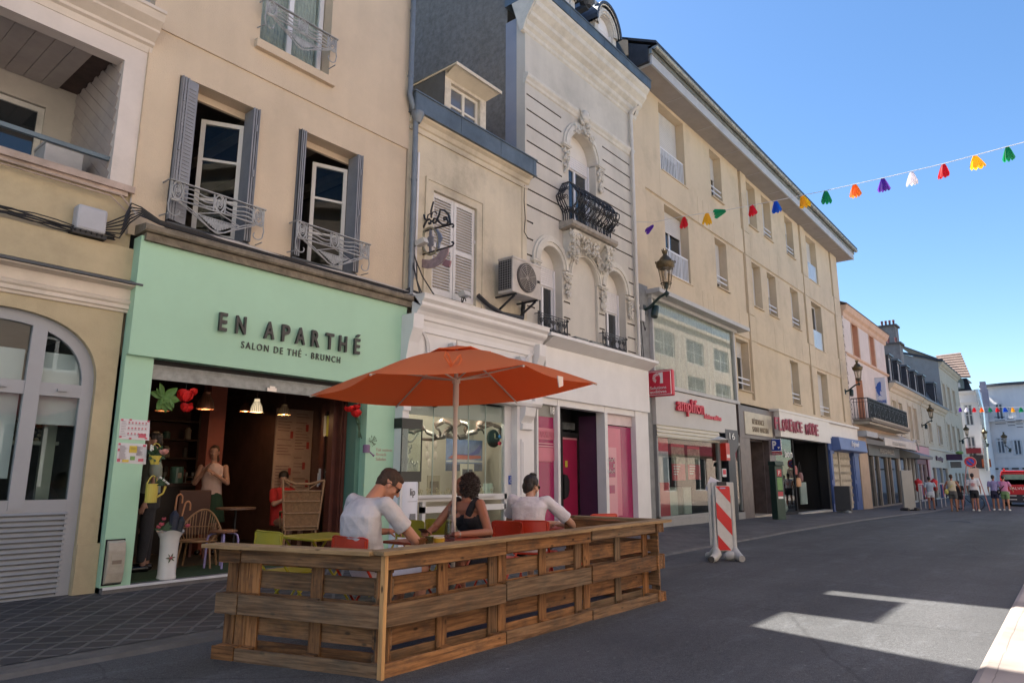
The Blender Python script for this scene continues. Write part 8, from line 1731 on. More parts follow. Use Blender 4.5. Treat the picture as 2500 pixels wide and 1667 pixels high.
def bunting(label,anchors,flags,X,size,drop):
 pts=[atX(px,py,X) for px,py in anchors];t=thing('bunting',label,'bunting',pts[0],world=True);b=MB();b.tube(pts,.009*size/.28,5);b.build('string',M('string_white',(.6,.6,.6),.6),t)
 for i,(px,py,c,tilt) in enumerate(flags):
  o=atX(px,py,X);b=MB();r_=random.Random(i+3);tw=r_.uniform(-.5,.5)
  Rm=Matrix.Translation(o)@Matrix.Rotation(tw,4,'Z')@Matrix.Rotation(tilt,4,'X');b.X=Rm
  for side in (-1,1):
   L=size*1.05*r_.uniform(.93,1.05);sq=r_.uniform(.6,1.0);sk=r_.uniform(-.3,.3);op=side*r_.uniform(.12,.35);pr=None
   for i_ in range(6):
    v=i_/5;row=[b.vert((op*v*L-.25*size*side*u*u*v,u*(.17+.42*v**.8)*size*sq+sk*v*L*.5,-v*L-(.24*size*abs(math.cos(1.5*PI*u))**.7 if i_==5 else .12*size*abs(math.cos(1.5*PI*u)) if i_==4 else 0))) for u in [q/9-1 for q in range(19)]]
    if pr:[b.idx((pr[q],pr[q+1],row[q+1],row[q])) for q in range(18)]
    pr=row
  b.X=None;b.build('flag',flag_mat(c),t,smooth=True)['label']=c+' plastic petal flag'
zq=lambda x,y:(1500+x*.4252,300+y*.4252)
F_=[(225,588,'purple',1.1),(400,540,'red',.1),(530,518,'yellow',-.1),(640,505,'green',1.4),(787,472,'red',0),(925,450,'blue',.05),(1078,420,'yellow',-.1),(1213,392,'green',.1),(1378,355,'orange',0),(1540,320,'purple',.05),(1705,283,'white',0),(1888,238,'red',0),(2070,190,'yellow',-.1),(2255,140,'green',0)]
bunting('string of coloured plastic petal flags crossing the sky from the modern block',[zq(125,570),zq(220,572),zq(400,536),zq(640,502),zq(925,448),zq(1213,390),zq(1540,318),zq(1888,236),zq(2255,138),zq(2352,112),zq(2700,5),zq(3400,-230)],[(*zq(x,y),c,tl) for x,y,c,tl in F_],15.42,.225,0)
zr_=lambda x,y:(2200+x*.1913,820+y*.1913)
bunting('second string of coloured flags far down the street before the white buildings',[zr_(690,912),zr_(1130,912),zr_(1568,905),zr_(1800,900)],[(*zr_(x,912),c,0) for x,c in ((752,'purple'),(832,'white'),(932,'red'),(1025,'orange'),(1128,'green'),(1222,'red'),(1320,'blue'),(1418,'yellow'),(1525,'green'))],62,.27,0)
# ================================================================ far street things
def gp(px,py):return atZ(px,py,GZ(38))
p=gp(2384,1246);t=thing('no_parking_sign','round blue and red no parking sign on a leaning tripod stand','road sign',p);d=-(p-CPOS);
t.rotation_euler=(0,0,math.atan2(d.y,d.x)-PI/2+PI);zc=2.28
c=atX(2384,1127,p.x);zc=c.z-p.z;k_=.26
b=MB();b.lathe([(k_,-.01),(k_,.01)],(0,0,zc),28,ax='y');b.m=1;b.lathe([(k_*.93,.011),(k_*.93,.018)],(0,-.03,zc),28,ax='y');b.m=2;b.lathe([(k_*.62,.012),(k_*.62,.02)],(0,-.04,zc),28,ax='y');b.m=1;b.bar((-k_*.5,-.065,zc+k_*.5),(k_*.5,-.065,zc-k_*.5),.05,.012,up=(0,1,0));b.m=0;b.box(-.13,.30,-.02,.0,zc-.78,zc-.30)
b.build('disc',[M('sign_rim',(.6,.45,.38),.5),M('sign_red2',(.48,.015,.03),.4),M('sign_blue2',(.02,.06,.40),.4)],t)
for dx,dy in ((-.55,0),(.55,.1),(0,.5)):b=MB();b.tube([(dx*.3,dy*.3,zc-.1),(dx,dy,0)],.025,6);b.build('leg',M('tripod_redwhite',(.45,.2,.2),.5,.3,2),t)
# red truck
p=gp(2441,1240);tx=atZ(2448,1236,-.3);t=thing('red_truck','red truck with a dark lower body parked at the end of the street','truck',(tx.x,tx.y-.85,-.3));t.scale=(.7,.7,.7);
b=MB();b.box(0,5.5,-1.15,1.15,.95,2.2);b.ext([(-1.15,1.5),(-1.15,2.25),(-1.05,2.75),(1.05,2.75),(1.15,2.25),(1.15,1.5)],.05,2.0);b.box(-.05,.2,-1.0,1.0,2.72,2.84);b.build('body',M('truck_red',(.42,.012,.02),.35,.05),t,bevel=.05)
b=MB();b.box(-.06,5.45,-1.12,1.12,.35,.96);b.m=1
for z in (.55,.85):b.box(-.08,-.06,-.7,-.2,z,z+.05);b.box(-.08,-.06,.2,.7,z,z+.05)
b.build('bumper',[M('truck_dark',(.02,.02,.03),.5),white_pvc],t)
b=MB();b.slab([(-.0,-.95,1.75),(-.0,.95,1.75),(.0,.88,2.55),(.0,-.88,2.55)],(1,0,0),.06);b.box(.4,1.6,-1.17,-1.12,1.75,2.5);b.box(.4,1.6,1.12,1.17,1.75,2.5);b.build('windscreen',M('truck_glass',(.10,.20,.18),.08,spec=1),t)
for x,y in ((1.0,-1.0),(1.0,1.0),(4.3,-1.0),(4.3,1.0)):b=MB();b.lathe([(.45,-.14),(.47,0),(.45,.14)],(x,y,.47),20,ax='y');w_=b.build('wheel',cable,t);b=MB();b.lathe([(.25,-.16),(.25,.16)],(x,y,.47),14,ax='y');b.build('rim',shopgrey,w_)
b=MB();b.ell((.1,.8,2.92),(.08,.08,.12),8);b.ell((.1,-.8,2.92),(.08,.08,.12),8);b.build('beacon',M('beacon_red',(.4,.02,.02),.3),t)
for s in (-1,1):b=MB();b.box(-.09,-.05,s*.75-.15,s*.75+.15,1.0,1.2);b.build('headlight',white_pvc,t)
text('lettering','SALVUM',M('sign_white',(1,)*3),t,(-.02,.6,1.35),.3,xaxis=(0,-1,0),ext=.01,fit=(1.2,.2))
# shop displays on the pavement far away
for i,px in enumerate((2249,2287)):
 p=gp(px,1236 if i else 1240);t=thing('mannequin',['headless mannequin in a red top on the left by the pink shop','headless mannequin in a red top behind the woman in white shorts'][i],'mannequin',p,group='mannequins in red tops');b=MB();b.lathe([(.10,.85),(.16,.95),(.13,1.12),(.19,1.35),(.16,1.42),(.06,1.47),(.05,1.52)],(0,0,0),14);b.build('torso',M('mannequin_red',(.48,.015,.02),.6,.15,6),t,smooth=True);b=MB();b.tube([(0,0,.85),(0,0,0)],.03,6);b.lathe([(.2,0),(.2,.03)],(0,0,0),12);b.build('stand',iron,t)
for i,(px,py) in enumerate(((2305,1238),(2255,1243))):
 p=gp(px,py);t=thing('clothes_rack',['pavement clothes rack with blue and white garments before the cream shop','small stand of patterned garments beside the pink shop'][i],'clothes rack',p);b=MB()
 for x in (-.7,.7):b.tube([(x,0,0),(x,0,1.25)],.02,6)
 b.tube([(-.7,0,1.25),(.7,0,1.25)],.02,6);b.build('frame',shopgrey,t)
 for k in range(7):b=MB();x=-.6+.2*k;b.slab([(x-.09,-.1,1.2),(x+.09,-.1,1.2),(x+.11,-.12,.5+.1*(k%3)),(x-.11,-.12,.5+.1*(k%3))],(0,1,0),.12);b.build('garment',[M('g_blue',(.04,.07,.2),.8),M('g_white',(.5,.5,.5),.8),M('g_black',(.02,.02,.03),.8),M('g_red',(.3,.03,.05),.8)][(k*3+i)%4],t)
p=gp(2222,1249);t=thing('barrier_panel','pale grey barrier panel leaning on feet before the dark awning','barrier',p,R(-30));b=MB();b.box(-.36,.36,-.05,.05,.1,1.9);b.build('panel',M('panel_pale',(.22,.22,.21),.5,.05),t,bevel=.02);b=MB()
for x in (-.3,.3):b.lathe([(.08,-.2),(.12,0),(.08,.2)],(x,0,.1),10,ax='y')
b.build('foot',cable,t)
p=gp(2366,1243);t=thing('dark_bicycle','dark bicycle leaning behind the people at the end of the street','bicycle',p,R(60));
for x in (-.5,.5):b=MB();b.tube([(x+.33*math.cos(a),0,.34+.33*math.sin(a)) for a in [2*PI*k/18 for k in range(18)]],.02,5,closed=True);[b.tube([(x,0,.34),(x+.32*math.cos(a),0,.34+.32*math.sin(a))],.006,4) for a in [k*PI/4 for k in range(8)]];b.build('wheel',cable,t)
b=MB()
for q in (((-.5,0,.34),(-.1,0,.34)),((-.1,0,.34),(-.2,0,.85)),((-.5,0,.34),(-.2,0,.75)),((-.2,0,.75),(.35,0,.8)),((-.1,0,.34),(.35,0,.75)),((.5,0,.34),(.33,0,.95)),((.33,-.25,1.0),(.33,.25,1.0))):b.tube(q,.018,5)
b.ell((-.21,0,.9),(.13,.06,.03),8);b.build('frame',iron,t)
# ================================================================ people
def skinm(name,c):return M(name,c,.5,.06,14,.1,120,obj=True)
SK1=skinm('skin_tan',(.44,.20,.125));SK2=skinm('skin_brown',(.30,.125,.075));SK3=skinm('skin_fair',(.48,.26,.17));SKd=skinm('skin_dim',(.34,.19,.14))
def fabric(name,c,b_=.9):return M(name,c,.9,.08,6,b_,16,obj=True)
def cap(b,p,q,r0,r1=None,n=12,ends=(1,1)):
 r1=r1 or r0;p,q=Vector(p),Vector(q);b.tube([p,q],[r0,r1],n)
 if ends[0]:b.ell(p,r0,n)
 if ends[1]:b.ell(q,r1,n)
def loft(b,secs,n=18):
 """sections: (centre, half width, half depth, facing yaw) from the bottom up"""
 rings=[]
 for c,rx,ry,yaw in secs:
  c=Vector(c);f=Vector((math.cos(yaw),math.sin(yaw),0));s=Vector((-f.y,f.x,0));rings.append([b.vert(c+s*rx*math.copysign(abs(math.cos(a))**.85,math.cos(a))+f*ry*math.copysign(abs(math.sin(a))**.85,math.sin(a))) for a in [2*PI*k/n for k in range(n)]])
 for A_,B_ in zip(rings,rings[1:]):
  for k in range(n):b.idx((A_[k],A_[(k+1)%n],B_[(k+1)%n],B_[k]))
 b.idx(rings[0][::-1]);b.idx(rings[-1])
def blob(name,b,mat,parent,voxel,smooth=3,disp=0,ds=6):
 me=bpy.data.meshes.new(name);me.from_pydata([tuple(v) for v in b.v],[],b.f);bm=bmesh.new();bm.from_mesh(me);bmesh.ops.recalc_face_normals(bm,faces=bm.faces);bm.to_mesh(me);bm.free()
 o=bpy.data.objects.new('tmp',me);COL.objects.link(o);m=o.modifiers.new('r','REMESH');m.mode='VOXEL';m.voxel_size=voxel;m.use_smooth_shade=True
 if smooth:m2=o.modifiers.new('s','SMOOTH');m2.iterations=smooth;m2.factor=.5
 dg=bpy.context.evaluated_depsgraph_get();nm=bpy.data.meshes.new_from_object(o.evaluated_get(dg));bpy.data.objects.remove(o);bpy.data.meshes.remove(me)
 if disp:
  nm.calc_loop_triangles() if False else None
  no=[v.normal.copy() for v in nm.vertices]
  for v,n_ in zip(nm.vertices,no):
   c=v.co;v.co=c+n_*disp*(mnoise.noise(Vector((c.x*ds,c.y*ds,c.z*ds*.55)))+.5*mnoise.noise(c*ds*2.3)-1.1*abs(mnoise.noise(Vector((c.x*ds*.9+c.z*4,c.y*ds*.9-c.z*5,c.z*ds*.5)))))
 nm.materials.clear();nm.materials.append(mat);nm.name=name
 for p_ in nm.polygons:p_.use_smooth=True;p_.material_index=0
 r=bpy.data.objects.new(name,nm);COL.objects.link(r);r.parent=parent
 if parent.get('_w'):r.matrix_parent_inverse=Matrix.Translation(-Vector(parent.location))
 return r
def head_frame(c,yaw,pitch,roll=0):return Matrix.Translation(c)@Matrix.Rotation(yaw-PI/2,4,'Z')@Matrix.Rotation(pitch,4,'X')@Matrix.Rotation(roll,4,'Y')
def head(b,H,k=1.0,ears=True):
 b.X=H@Matrix.Scale(k,4);e=b.ell
 e((0,-.012,.032),(.073,.094,.084),18);e((0,.026,-.02),(.061,.066,.080),16);e((0,.030,-.072),(.046,.050,.038),12);e((0,.068,-.093),(.018,.016,.015),8);e((0,.03,.04),(.066,.066,.05),14)
 b.tube([(0,.088,.022),(0,.106,-.004),(0,.116,-.024)],[.008,.010,.013],8);e((0,.112,-.026),(.015,.012,.010),8)
 for s in (-1,1):
  e((s*.030,.078,.030),(.026,.014,.009),8);e((s*.040,.062,-.02),(.022,.022,.022),8)
  if ears:e((s*.076,-.006,-.006),(.010,.020,.030),8);e((s*.074,-.0,-.028),(.008,.010,.012),8)
 e((0,.090,-.052),(.022,.011,.006),8);e((0,.088,-.064),(.020,.011,.007),8);b.X=None
def eyes(t,H,k=1.0):
 for s in (-1,1):b=MB();b.X=H@Matrix.Scale(k,4);b.ell((s*.030,.081,.010),(.012,.007,.006),8);b.build('eye',M('eye_dark',(.03,.02,.02),.2),t)
def hand(b,w,d,nrm,side=1,curl=.5,k=1.0):
 """palm at wrist w pointing along d, back of the hand facing nrm, five separate fingers"""
 d=Vector(d).normalized();n=Vector(nrm);n=(n-d*n.dot(d)).normalized();s=d.cross(n)*side;w=Vector(w)
 Rm=Matrix((s,d,n)).transposed();b.ell(w+d*.045*k,(.040*k,.052*k,.016*k),12,Rm);cap(b,w,w+d*.03*k,.025*k,.028*k)
 for i,(off,L) in enumerate(((-.030,.066),(-.010,.076),(.011,.070),(.030,.056))):
  p=w+d*.085*k+s*off*k;q=d;
  for j in range(3):
   a=curl*(.35+.55*j);q2=(d*math.cos(a*1.2)-n*math.sin(a*1.2)+s*off*2.2).normalized();e=p+q2*L*k*(.42,.33,.25)[j];cap(b,p,e,(.0092,.0084,.0075)[j]*k,(.0084,.0075,.0066)[j]*k,8);p=e
 p=w+d*.02*k-s*.030*k;
 for j in range(2):q2=(d*.75-s*(.65-.3*j)-n*(.2+curl*.5)).normalized();e=p+q2*(.04,.032)[j]*k;cap(b,p,e,(.012,.010)[j]*k,(.010,.008)[j]*k,8);p=e
def person(label,loc):return thing('person',label,'person',loc,world=True)
def V(*a):return Vector(a)
# ---- man in grey t-shirt
t=person('man in pale grey t-shirt and dark sunglasses bending over his food at the terrace table',(3.78,4.58,0))
P0,SR,SLh=V(3.80,4.58,.50),V(3.73,4.375,1.055),V(3.73,4.785,1.075)
hc=V(3.955,4.60,1.205);H=head_frame(hc,R(-32),R(-40));nk=V(3.76,4.58,1.08)
b=MB();head(b,H,1.06);cap(b,nk,H@V(0,-.035,-.06),.062,.058)
loft(b,[(P0,.17,.12,0),(V(3.70,4.58,.75),.15,.11,0),(V(3.66,4.58,.98),.17,.10,0),(V(3.73,4.58,1.08),.10,.07,0)])
er,wr=V(3.97,4.27,.765),V(4.06,4.50,.88)
cap(b,SR,er,.052,.044);cap(b,er,wr,.043,.028);hand(b,wr,(.25,.6,.25),(-.4,-.3,.9),1,1.25,1.05)
el,wl=V(3.86,4.98,.80),V(4.12,4.80,.80);cap(b,SLh,el,.052,.042);cap(b,el,wl,.042,.028);hand(b,wl,(.7,-.5,.0),(0,0,1),-1,.9)
for y in (-.10,.11):cap(b,V(3.82,4.58+y,.50),V(4.24,4.58+y*1.2,.50),.078,.058);cap(b,V(4.24,4.58+y*1.2,.50),V(4.20,4.58+y*1.3,.08),.055,.038);cap(b,V(4.19,4.58+y*1.3,.05),V(4.36,4.58+y*1.5,.035),.04,.032)
blob('body',b,SK1,t,.0065,3)
b=MB();tee=fabric('tee_grey',(.49,.455,.47))
loft(b,[(V(3.79,4.58,.47),.185,.135,0),(V(3.72,4.58,.62),.185,.135,0),(V(3.655,4.58,.82),.20,.13,0),(V(3.65,4.58,.96),.205,.12,0),(V(3.685,4.58,1.045),.17,.10,0),(V(3.735,4.58,1.11),.088,.078,0)],24)
cap(b,V(3.72,4.50,1.04),SR,.066,.064);cap(b,V(3.72,4.66,1.05),SLh,.066,.064);sr=SR.lerp(er,.66);cap(b,SR,sr,.066,.078,14,(1,0));cap(b,SLh,SLh.lerp(el,.66),.066,.078,14,(1,0))
blob('t_shirt',b,tee,t,.008,3,.009,8)
b=MB();sh=fabric('shorts_lilac',(.38,.40,.56))
for y in (-.10,.11):cap(b,V(3.80,4.58+y,.50),V(4.16,4.58+y*1.2,.505),.098,.086,14,(1,0))
blob('shorts',b,sh,t,.012,3,.006,8)
hr=M('hair_brown',(.050,.026,.016),.75,.3,60,.8,160,obj=True)
b=MB();b.X=H@Matrix.Scale(1.06,4);b.ell((0,-.022,.052),(.079,.098,.076),20);b.ell((0,-.055,.0),(.072,.058,.066),16);b.ell((0,.045,.084),(.058,.042,.026),12);b.ell((0,-.07,-.035),(.055,.03,.04),12)
for s in (-1,1):b.ell((s*.066,.012,.035),(.014,.03,.03),8)
b.X=None;blob('hair',b,hr,t,.006,2,.004,40)
b=glasses(None);b.v=[(H@Matrix.Scale(1.06,4))@v_ for v_ in b.v];b.build('sunglasses',blk,t)
# ---- woman in black top
t=person('woman with curly dark hair and black vest top turning her head away at the table',(5.4,4.82,0))
P0,SLf,SRt=V(5.42,4.84,.48),V(5.17,4.635,1.01),V(5.19,5.02,1.0);yw=R(183)
hc=V(5.205,4.875,1.185);H=head_frame(hc,R(118),R(2))
b=MB();head(b,H,1.0);cap(b,V(5.19,4.84,1.02),H@V(0,-.02,-.07),.052,.050)
loft(b,[(P0,.19,.13,yw),(V(5.36,4.84,.62),.155,.115,yw),(V(5.28,4.83,.80),.16,.125,yw),(V(5.21,4.83,.95),.175,.105,yw),(V(5.20,4.83,1.03),.13,.075,yw)])
for y in (-.08,.08):b.ell(V(5.16,4.83+y,.88),(.07,.075,.07),12)
el,wl=V(5.07,4.43,.755),V(4.68,4.49,.755);cap(b,SLf,el,.050,.042);cap(b,el,wl,.041,.025);hand(b,wl,(-.95,.1,-.0),(0,0,1),-1,.5,.92)
er,wr=V(5.02,5.12,.765),V(4.72,4.90,.755);cap(b,SRt,er,.048,.041);cap(b,er,wr,.040,.025);hand(b,wr,(-.8,-.45,.05),(0,0,1),1,.8,.92)
for y in (-.10,.10):cap(b,V(5.40,4.84+y,.49),V(4.98,4.84+y*1.1,.50),.085,.06);cap(b,V(4.98,4.84+y*1.1,.50),V(5.05,4.84+y,.06),.055,.036);cap(b,V(5.06,4.84+y,.04),V(4.90,4.84+y,.03),.035,.028)
blob('body',b,SK2,t,.0065,3)
b=MB();vest=fabric('vest_black',(.012,.012,.018))
loft(b,[(V(5.43,4.84,.45),.205,.15,yw),(V(5.36,4.84,.62),.172,.132,yw),(V(5.28,4.83,.78),.172,.135,yw),(V(5.235,4.83,.87),.178,.12,yw),(V(5.24,4.83,.94),.17,.108,yw),(V(5.25,4.83,.98),.145,.08,yw)],20)
for y in (-.08,.08):b.ell(V(5.165,4.83+y,.855),(.078,.085,.075),12)
for y in (-.10,.10):b.tube([V(5.11,4.83+y*.9,.90),V(5.115,4.83+y*1.1,.95),V(5.145,4.83+y*1.25,1.01),V(5.185,4.83+y*1.3,1.045),V(5.25,4.83+y*1.2,1.0),V(5.30,4.83+y*.9,.90)],.037,10);b.ell(V(5.30,4.83+y*.6,.90),(.04,.1,.08),10)
blob('vest_top',b,vest,t,.007,2,.003,12)
b=MB()
for y in (-.10,.10):cap(b,V(5.42,4.84+y,.49),V(5.06,4.84+y*1.1,.50),.105,.085,14,(1,0))
blob('trousers',b,fabric('trousers_navy',(.02,.022,.04)),t,.012,3)
cur=M('hair_curly',(.030,.020,.018),.6,.5,40,.6,90,obj=True)
b=MB();b.X=H;b.ell((0,-.04,.03),(.097,.094,.092),18);b.ell((0,-.06,-.055),(.092,.07,.08),16);b.X=None;b2=MB();rr=random.Random(8)
for k in range(520):
 u=rr.uniform(0,2*PI);w_=rr.uniform(-.95,1);s_=math.sqrt(1-w_*w_);c=V(math.cos(u)*s_*.105,-.045+math.sin(u)*s_*.098,-.0+w_*.124)
 if c.y>.045 and c.z<.075:continue
 c *= rr.uniform(.92,1.06);L=rr.uniform(.018,.038);rc_=rr.uniform(.008,.014);a0=rr.random()*6;ax_=V(rr.uniform(-.6,.6),rr.uniform(-.4,.4),-1).normalized();u_=ax_.cross(V(1,.3,0)).normalized();v2=ax_.cross(u_);b2.tube([H@(c+ax_*L*(i/7-.5)+u_*rc_*math.cos(a0+i*1.0)+v2*rc_*math.sin(a0+i*1.0)) for i in range(8)],.0055,4)
ho=blob('hair',b,cur,t,.009,2,.012,45);b2.build('curls',cur,ho,smooth=True)
for s in (-1,1):b=MB();b.X=H;b.ell((s*.080,.0,-.042),(.006,.006,.012),6);b.build('earring',M('earring_gold',(.6,.45,.2),.2,metal=.8),t)
b=MB();b.tube([wl+V(.03+.0,.027*math.cos(a),.027*math.sin(a)) for a in [2*PI*k/14 for k in range(14)]],.007,6,closed=True);b.ell(wl+V(.03,0,.03),(.016,.016,.006),8);b.build('wristwatch',M('watch_silver',(.6,.6,.6),.25,metal=.6),t)
p=V(4.60,4.83,.775);t2=thing('smartphone','dark smartphone held in the hand of the woman in black','phone',p,R(30));b=MB();b.box(-.075,.075,-.036,.036,-.004,.004);b.build('body',blk,t2,bevel=.003);t2.rotation_euler=(0,R(18),R(30));b=MB();b.box(-.07,.07,-.033,.033,.0042,.0048);b.build('screen',M('screen_dark',(.03,.03,.04),.1),t2)
# ---- person in white t-shirt
t=person('person with short dark hair and white t-shirt leaning on the table, back to the camera',(6.35,4.9,0));fy=R(22);f=V(math.cos(fy),math.sin(fy),0);s_=V(-f.y,f.x,0)
C0=V(6.30,4.90,0);pos=lambda a,c,z:C0+f*a+s_*c+V(0,0,z)
P0,SRh,SLh=pos(.02,0,.48),pos(.07,-.20,1.0),pos(.05,.20,1.01);hc=V(6.445,4.975,1.165);H=head_frame(hc,R(-4),R(-16))
b=MB();head(b,H,.97);cap(b,pos(.05,0,1.02),H@V(0,-.02,-.07),.05,.047);loft(b,[(P0,.17,.12,fy),(pos(.0,0,.7),.14,.10,fy),(pos(.02,0,.95),.17,.09,fy),(pos(.06,0,1.03),.10,.06,fy)])
er,wr=V(6.74,4.555,.705),V(6.80,4.83,.72);cap(b,SRh,er,.046,.040);cap(b,er,wr,.039,.025);hand(b,wr,(.0,.9,.0),(.2,0,1),1,.7,.92)
el,wl=pos(.30,.34,.74),V(6.92,4.98,.73);cap(b,SLh,el,.045,.04);cap(b,el,wl,.04,.025);hand(b,wl,(.6,-.5,.0),(0,0,1),-1,.7,.92)
for y in (-.1,.1):cap(b,pos(.0,y,.48),pos(.44,y,.48),.078,.055);cap(b,pos(.44,y,.48),pos(.40,y,.07),.052,.036);cap(b,pos(.40,y,.05),pos(.56,y,.03),.035,.03)
blob('body',b,SK3,t,.0065,3)
b=MB();loft(b,[(pos(.03,0,.45),.20,.14,fy),(pos(-.01,0,.62),.18,.13,fy),(pos(-.01,0,.82),.195,.125,fy),(pos(.01,0,.94),.215,.115,fy),(pos(.04,0,1.01),.175,.095,fy),(pos(.06,0,1.055),.085,.068,fy)],24)
cap(b,pos(.05,-.15,.99),SRh,.07,.07);cap(b,pos(.04,.15,.99),SLh,.07,.07);cap(b,SRh,SRh.lerp(er,.66),.07,.078,14,(1,0));cap(b,SLh,SLh.lerp(el,.6),.07,.075,14,(1,0));blob('t_shirt',b,fabric('tee_white',(.62,.59,.63)),t,.008,3,.009,7.5)
b=MB()
for y in (-.1,.1):cap(b,pos(.0,y,.49),pos(.40,y,.49),.10,.08)
blob('trousers',b,fabric('trousers_dark',(.03,.03,.035)),t,.012,3)
hb=M('hair_black',(.016,.011,.010),.5,.3,60,.6,150,obj=True)
b=MB();b.X=H;b.ell((0,-.026,.052),(.084,.098,.086),20);b.ell((0,-.062,-.015),(.076,.060,.072),16);b.ell((0,-.075,-.06),(.05,.03,.045),12);b.ell((0,.03,.085),(.056,.04,.024),12);b.ell((.02,-.03,.135),(.045,.05,.02),10)
for s in (-1,1):b.ell((s*.070,.0,.03),(.013,.028,.04),8)
b.X=None;blob('hair',b,hb,t,.006,2,.003,40);b=glasses(None);b.v=[H@v_ for v_ in b.v];b.build('glasses',blk,t)
for s in (-1,1):b=MB();b.X=H;b.tube([(s*.082,0,-.04),(s*.084,0,-.075)],.005,5);b.build('earring',blk,t)
# ---- standing and distant figures
def figure(label,p,h,yaw,skin,top,bottom,hair,arms='down',skirt=False,vox=.02,longhair=False,shoes=whitef,bag=None,legs=True):
 t=person(label,p);k=h/1.75;f=V(math.cos(yaw),math.sin(yaw),0);s_=V(-f.y,f.x,0);Q=lambda a,c,z:Vector(p)+(f*a+s_*c+V(0,0,z))*k
 st=.13
 b=MB();H=head_frame(Q(0.02,0,1.63),yaw,R(-5));head(b,H,k);cap(b,Q(0,0,1.42),Q(0,0,1.56),.055*k,.05*k);loft(b,[(Q(0,0,.92),.16*k,.11*k,yaw),(Q(0,0,1.1),.135*k,.095*k,yaw),(Q(0,0,1.3),.165*k,.105*k,yaw),(Q(0,0,1.42),.14*k,.07*k,yaw)])
 A=[]
 for sd in (-1,1):
  S_=Q(0,sd*.19,1.39)
  if arms=='down' or (arms=='one' and sd>0):E_,W_=Q(-.02,sd*.25,1.10),Q(.06,sd*.25,.85)
  elif arms=='drink':E_,W_=Q(.10,sd*.25,1.13),Q(.24,sd*.06,1.38 if sd<0 else 1.28)
  else:E_,W_=Q(.03,sd*.30,1.15),Q(.22,sd*.32,.98)
  A.append((S_,E_));cap(b,S_,E_,.048*k,.04*k);cap(b,E_,W_,.038*k,.026*k);hand(b,W_,(W_-E_),s_*sd,1,.6,k)
  cap(b,Q(0,sd*.09,.9),Q(st*sd*.3,sd*.10,.48),.082*k,.056*k);cap(b,Q(st*sd*.3,sd*.10,.48),Q(-.02+st*sd*.2,sd*.11,.09),.054*k,.036*k);cap(b,Q(-.03+st*sd*.2,sd*.11,.05),Q(.13+st*sd*.2,sd*.12,.035),.04*k,.033*k)
 blob('body',b,skin,t,vox,1)
 b=MB();loft(b,[(Q(0,0,.88),.175*k,.125*k,yaw),(Q(0,0,1.1),.155*k,.115*k,yaw),(Q(0,0,1.3),.18*k,.12*k,yaw),(Q(0,0,1.4),.17*k,.09*k,yaw),(Q(0,0,1.46),.075*k,.065*k,yaw)])
 if top[1]:
  for S_,E_ in A:cap(b,S_,S_.lerp(E_,.6),.066*k,.066*k)
 blob('t_shirt',b,top[0],t,vox,1,.006,7)
 b=MB()
 if skirt:loft(b,[(Q(0,0,.50),.25*k,.19*k,yaw),(Q(0,0,.8),.20*k,.15*k,yaw),(Q(0,0,1.0),.155*k,.115*k,yaw)])
 else:
  loft(b,[(Q(0,0,.78),.19*k,.13*k,yaw),(Q(0,0,.98),.165*k,.125*k,yaw)])
  for sd in (-1,1):cap(b,Q(0,sd*.09,.88),Q(st*sd*.3*.8,sd*.10,bottom[1]),.10*k,(.09 if bottom[1]>.3 else .055)*k,12,(1,0))
 blob('skirt' if skirt else 'shorts' if bottom[1]>.3 else 'trousers',b,bottom[0],t,vox,1)
 b=MB();b.X=H@Matrix.Scale(k,4);b.ell((0,-.022,.05),(.082,.10,.078),14);b.ell((0,-.055,-.01),(.078,.062,.075),12)
 if longhair:b.ell((0,-.07,-.12),(.085,.045,.12),12)
 b.X=None;blob('hair',b,hair,t,vox*.7,1,.006,30)
 for sd in (-1,1):b=MB();b.tube([Q(-.05+st*sd*.2,sd*.11,.045),Q(.14+st*sd*.2,sd*.12,.04)],[.05*k,.042*k],10);b.ell(Q(-.05+st*sd*.2,sd*.11,.045),.05*k,8);b.ell(Q(.14+st*sd*.2,sd*.12,.04),.042*k,8);b.build('shoe',shoes,t,smooth=True)
 if bag:b=MB();b.tube([Q(.06,-.15,1.44),Q(-.14,.0,1.2),Q(-.06,.22,.98)],.018*k,6);b.ell(Q(-.05,.24,.92),(.09,.09,.13),10);b.build('bag',bag,t)
 return t
zz6=lambda x,y:gp(2200+x*.1467,1050+y*.1467)
fb=lambda n_,c:fabric(n_,c,0)
figure('woman in light blue top and white shorts by the pink shop',zz6(520,1330),1.62,R(20),SK2,(fb('top_lightblue',(.32,.38,.46)),1),(fb('shorts_white',(.55,.56,.60)),.66),hb,'one',shoes=blk)
figure('woman with hair up in beige top and dark skirt walking away',zz6(895,1350),1.72,R(5),SK2,(fb('top_beige',(.52,.44,.32)),0),(fb('skirt_dark',(.075,.075,.075)),.6),hr,'out',skirt=False,bag=M('bag_yellow',(.5,.45,.12),.6),shoes=M('shoe_tan',(.2,.12,.06),.6))
figure('short person in dark clothes half hidden by the woman in the beige top',zz6(1000,1315),1.42,R(10),SK2,(fb('top_black',(.02,.018,.02)),1),(fb('short_black',(.02,.02,.025)),.6),hb,'down',shoes=blk)
tw=figure('man in white t-shirt with red starburst print and black shorts',zz6(1255,1345),1.78,R(0),SK2,(fb('tee_white2',(.62,.58,.60)),1),(fb('short_black',(.02,)*3),.6),hb,'down')
pp=Vector(tw.location);b=MB()
for k in range(12):
 a=k*PI/6;r0,r1=.03,.13;b.slab([(pp.x-.128,pp.y+math.cos(a+d_)*r_,pp.z+1.24+math.sin(a+d_)*r_) for d_,r_ in ((-.25,r0),(0,r1),(.25,r0))],(-1,0,0),.006)
b.build('starburst_print',M('print_starred',(.55,.06,.05),.7),tw)
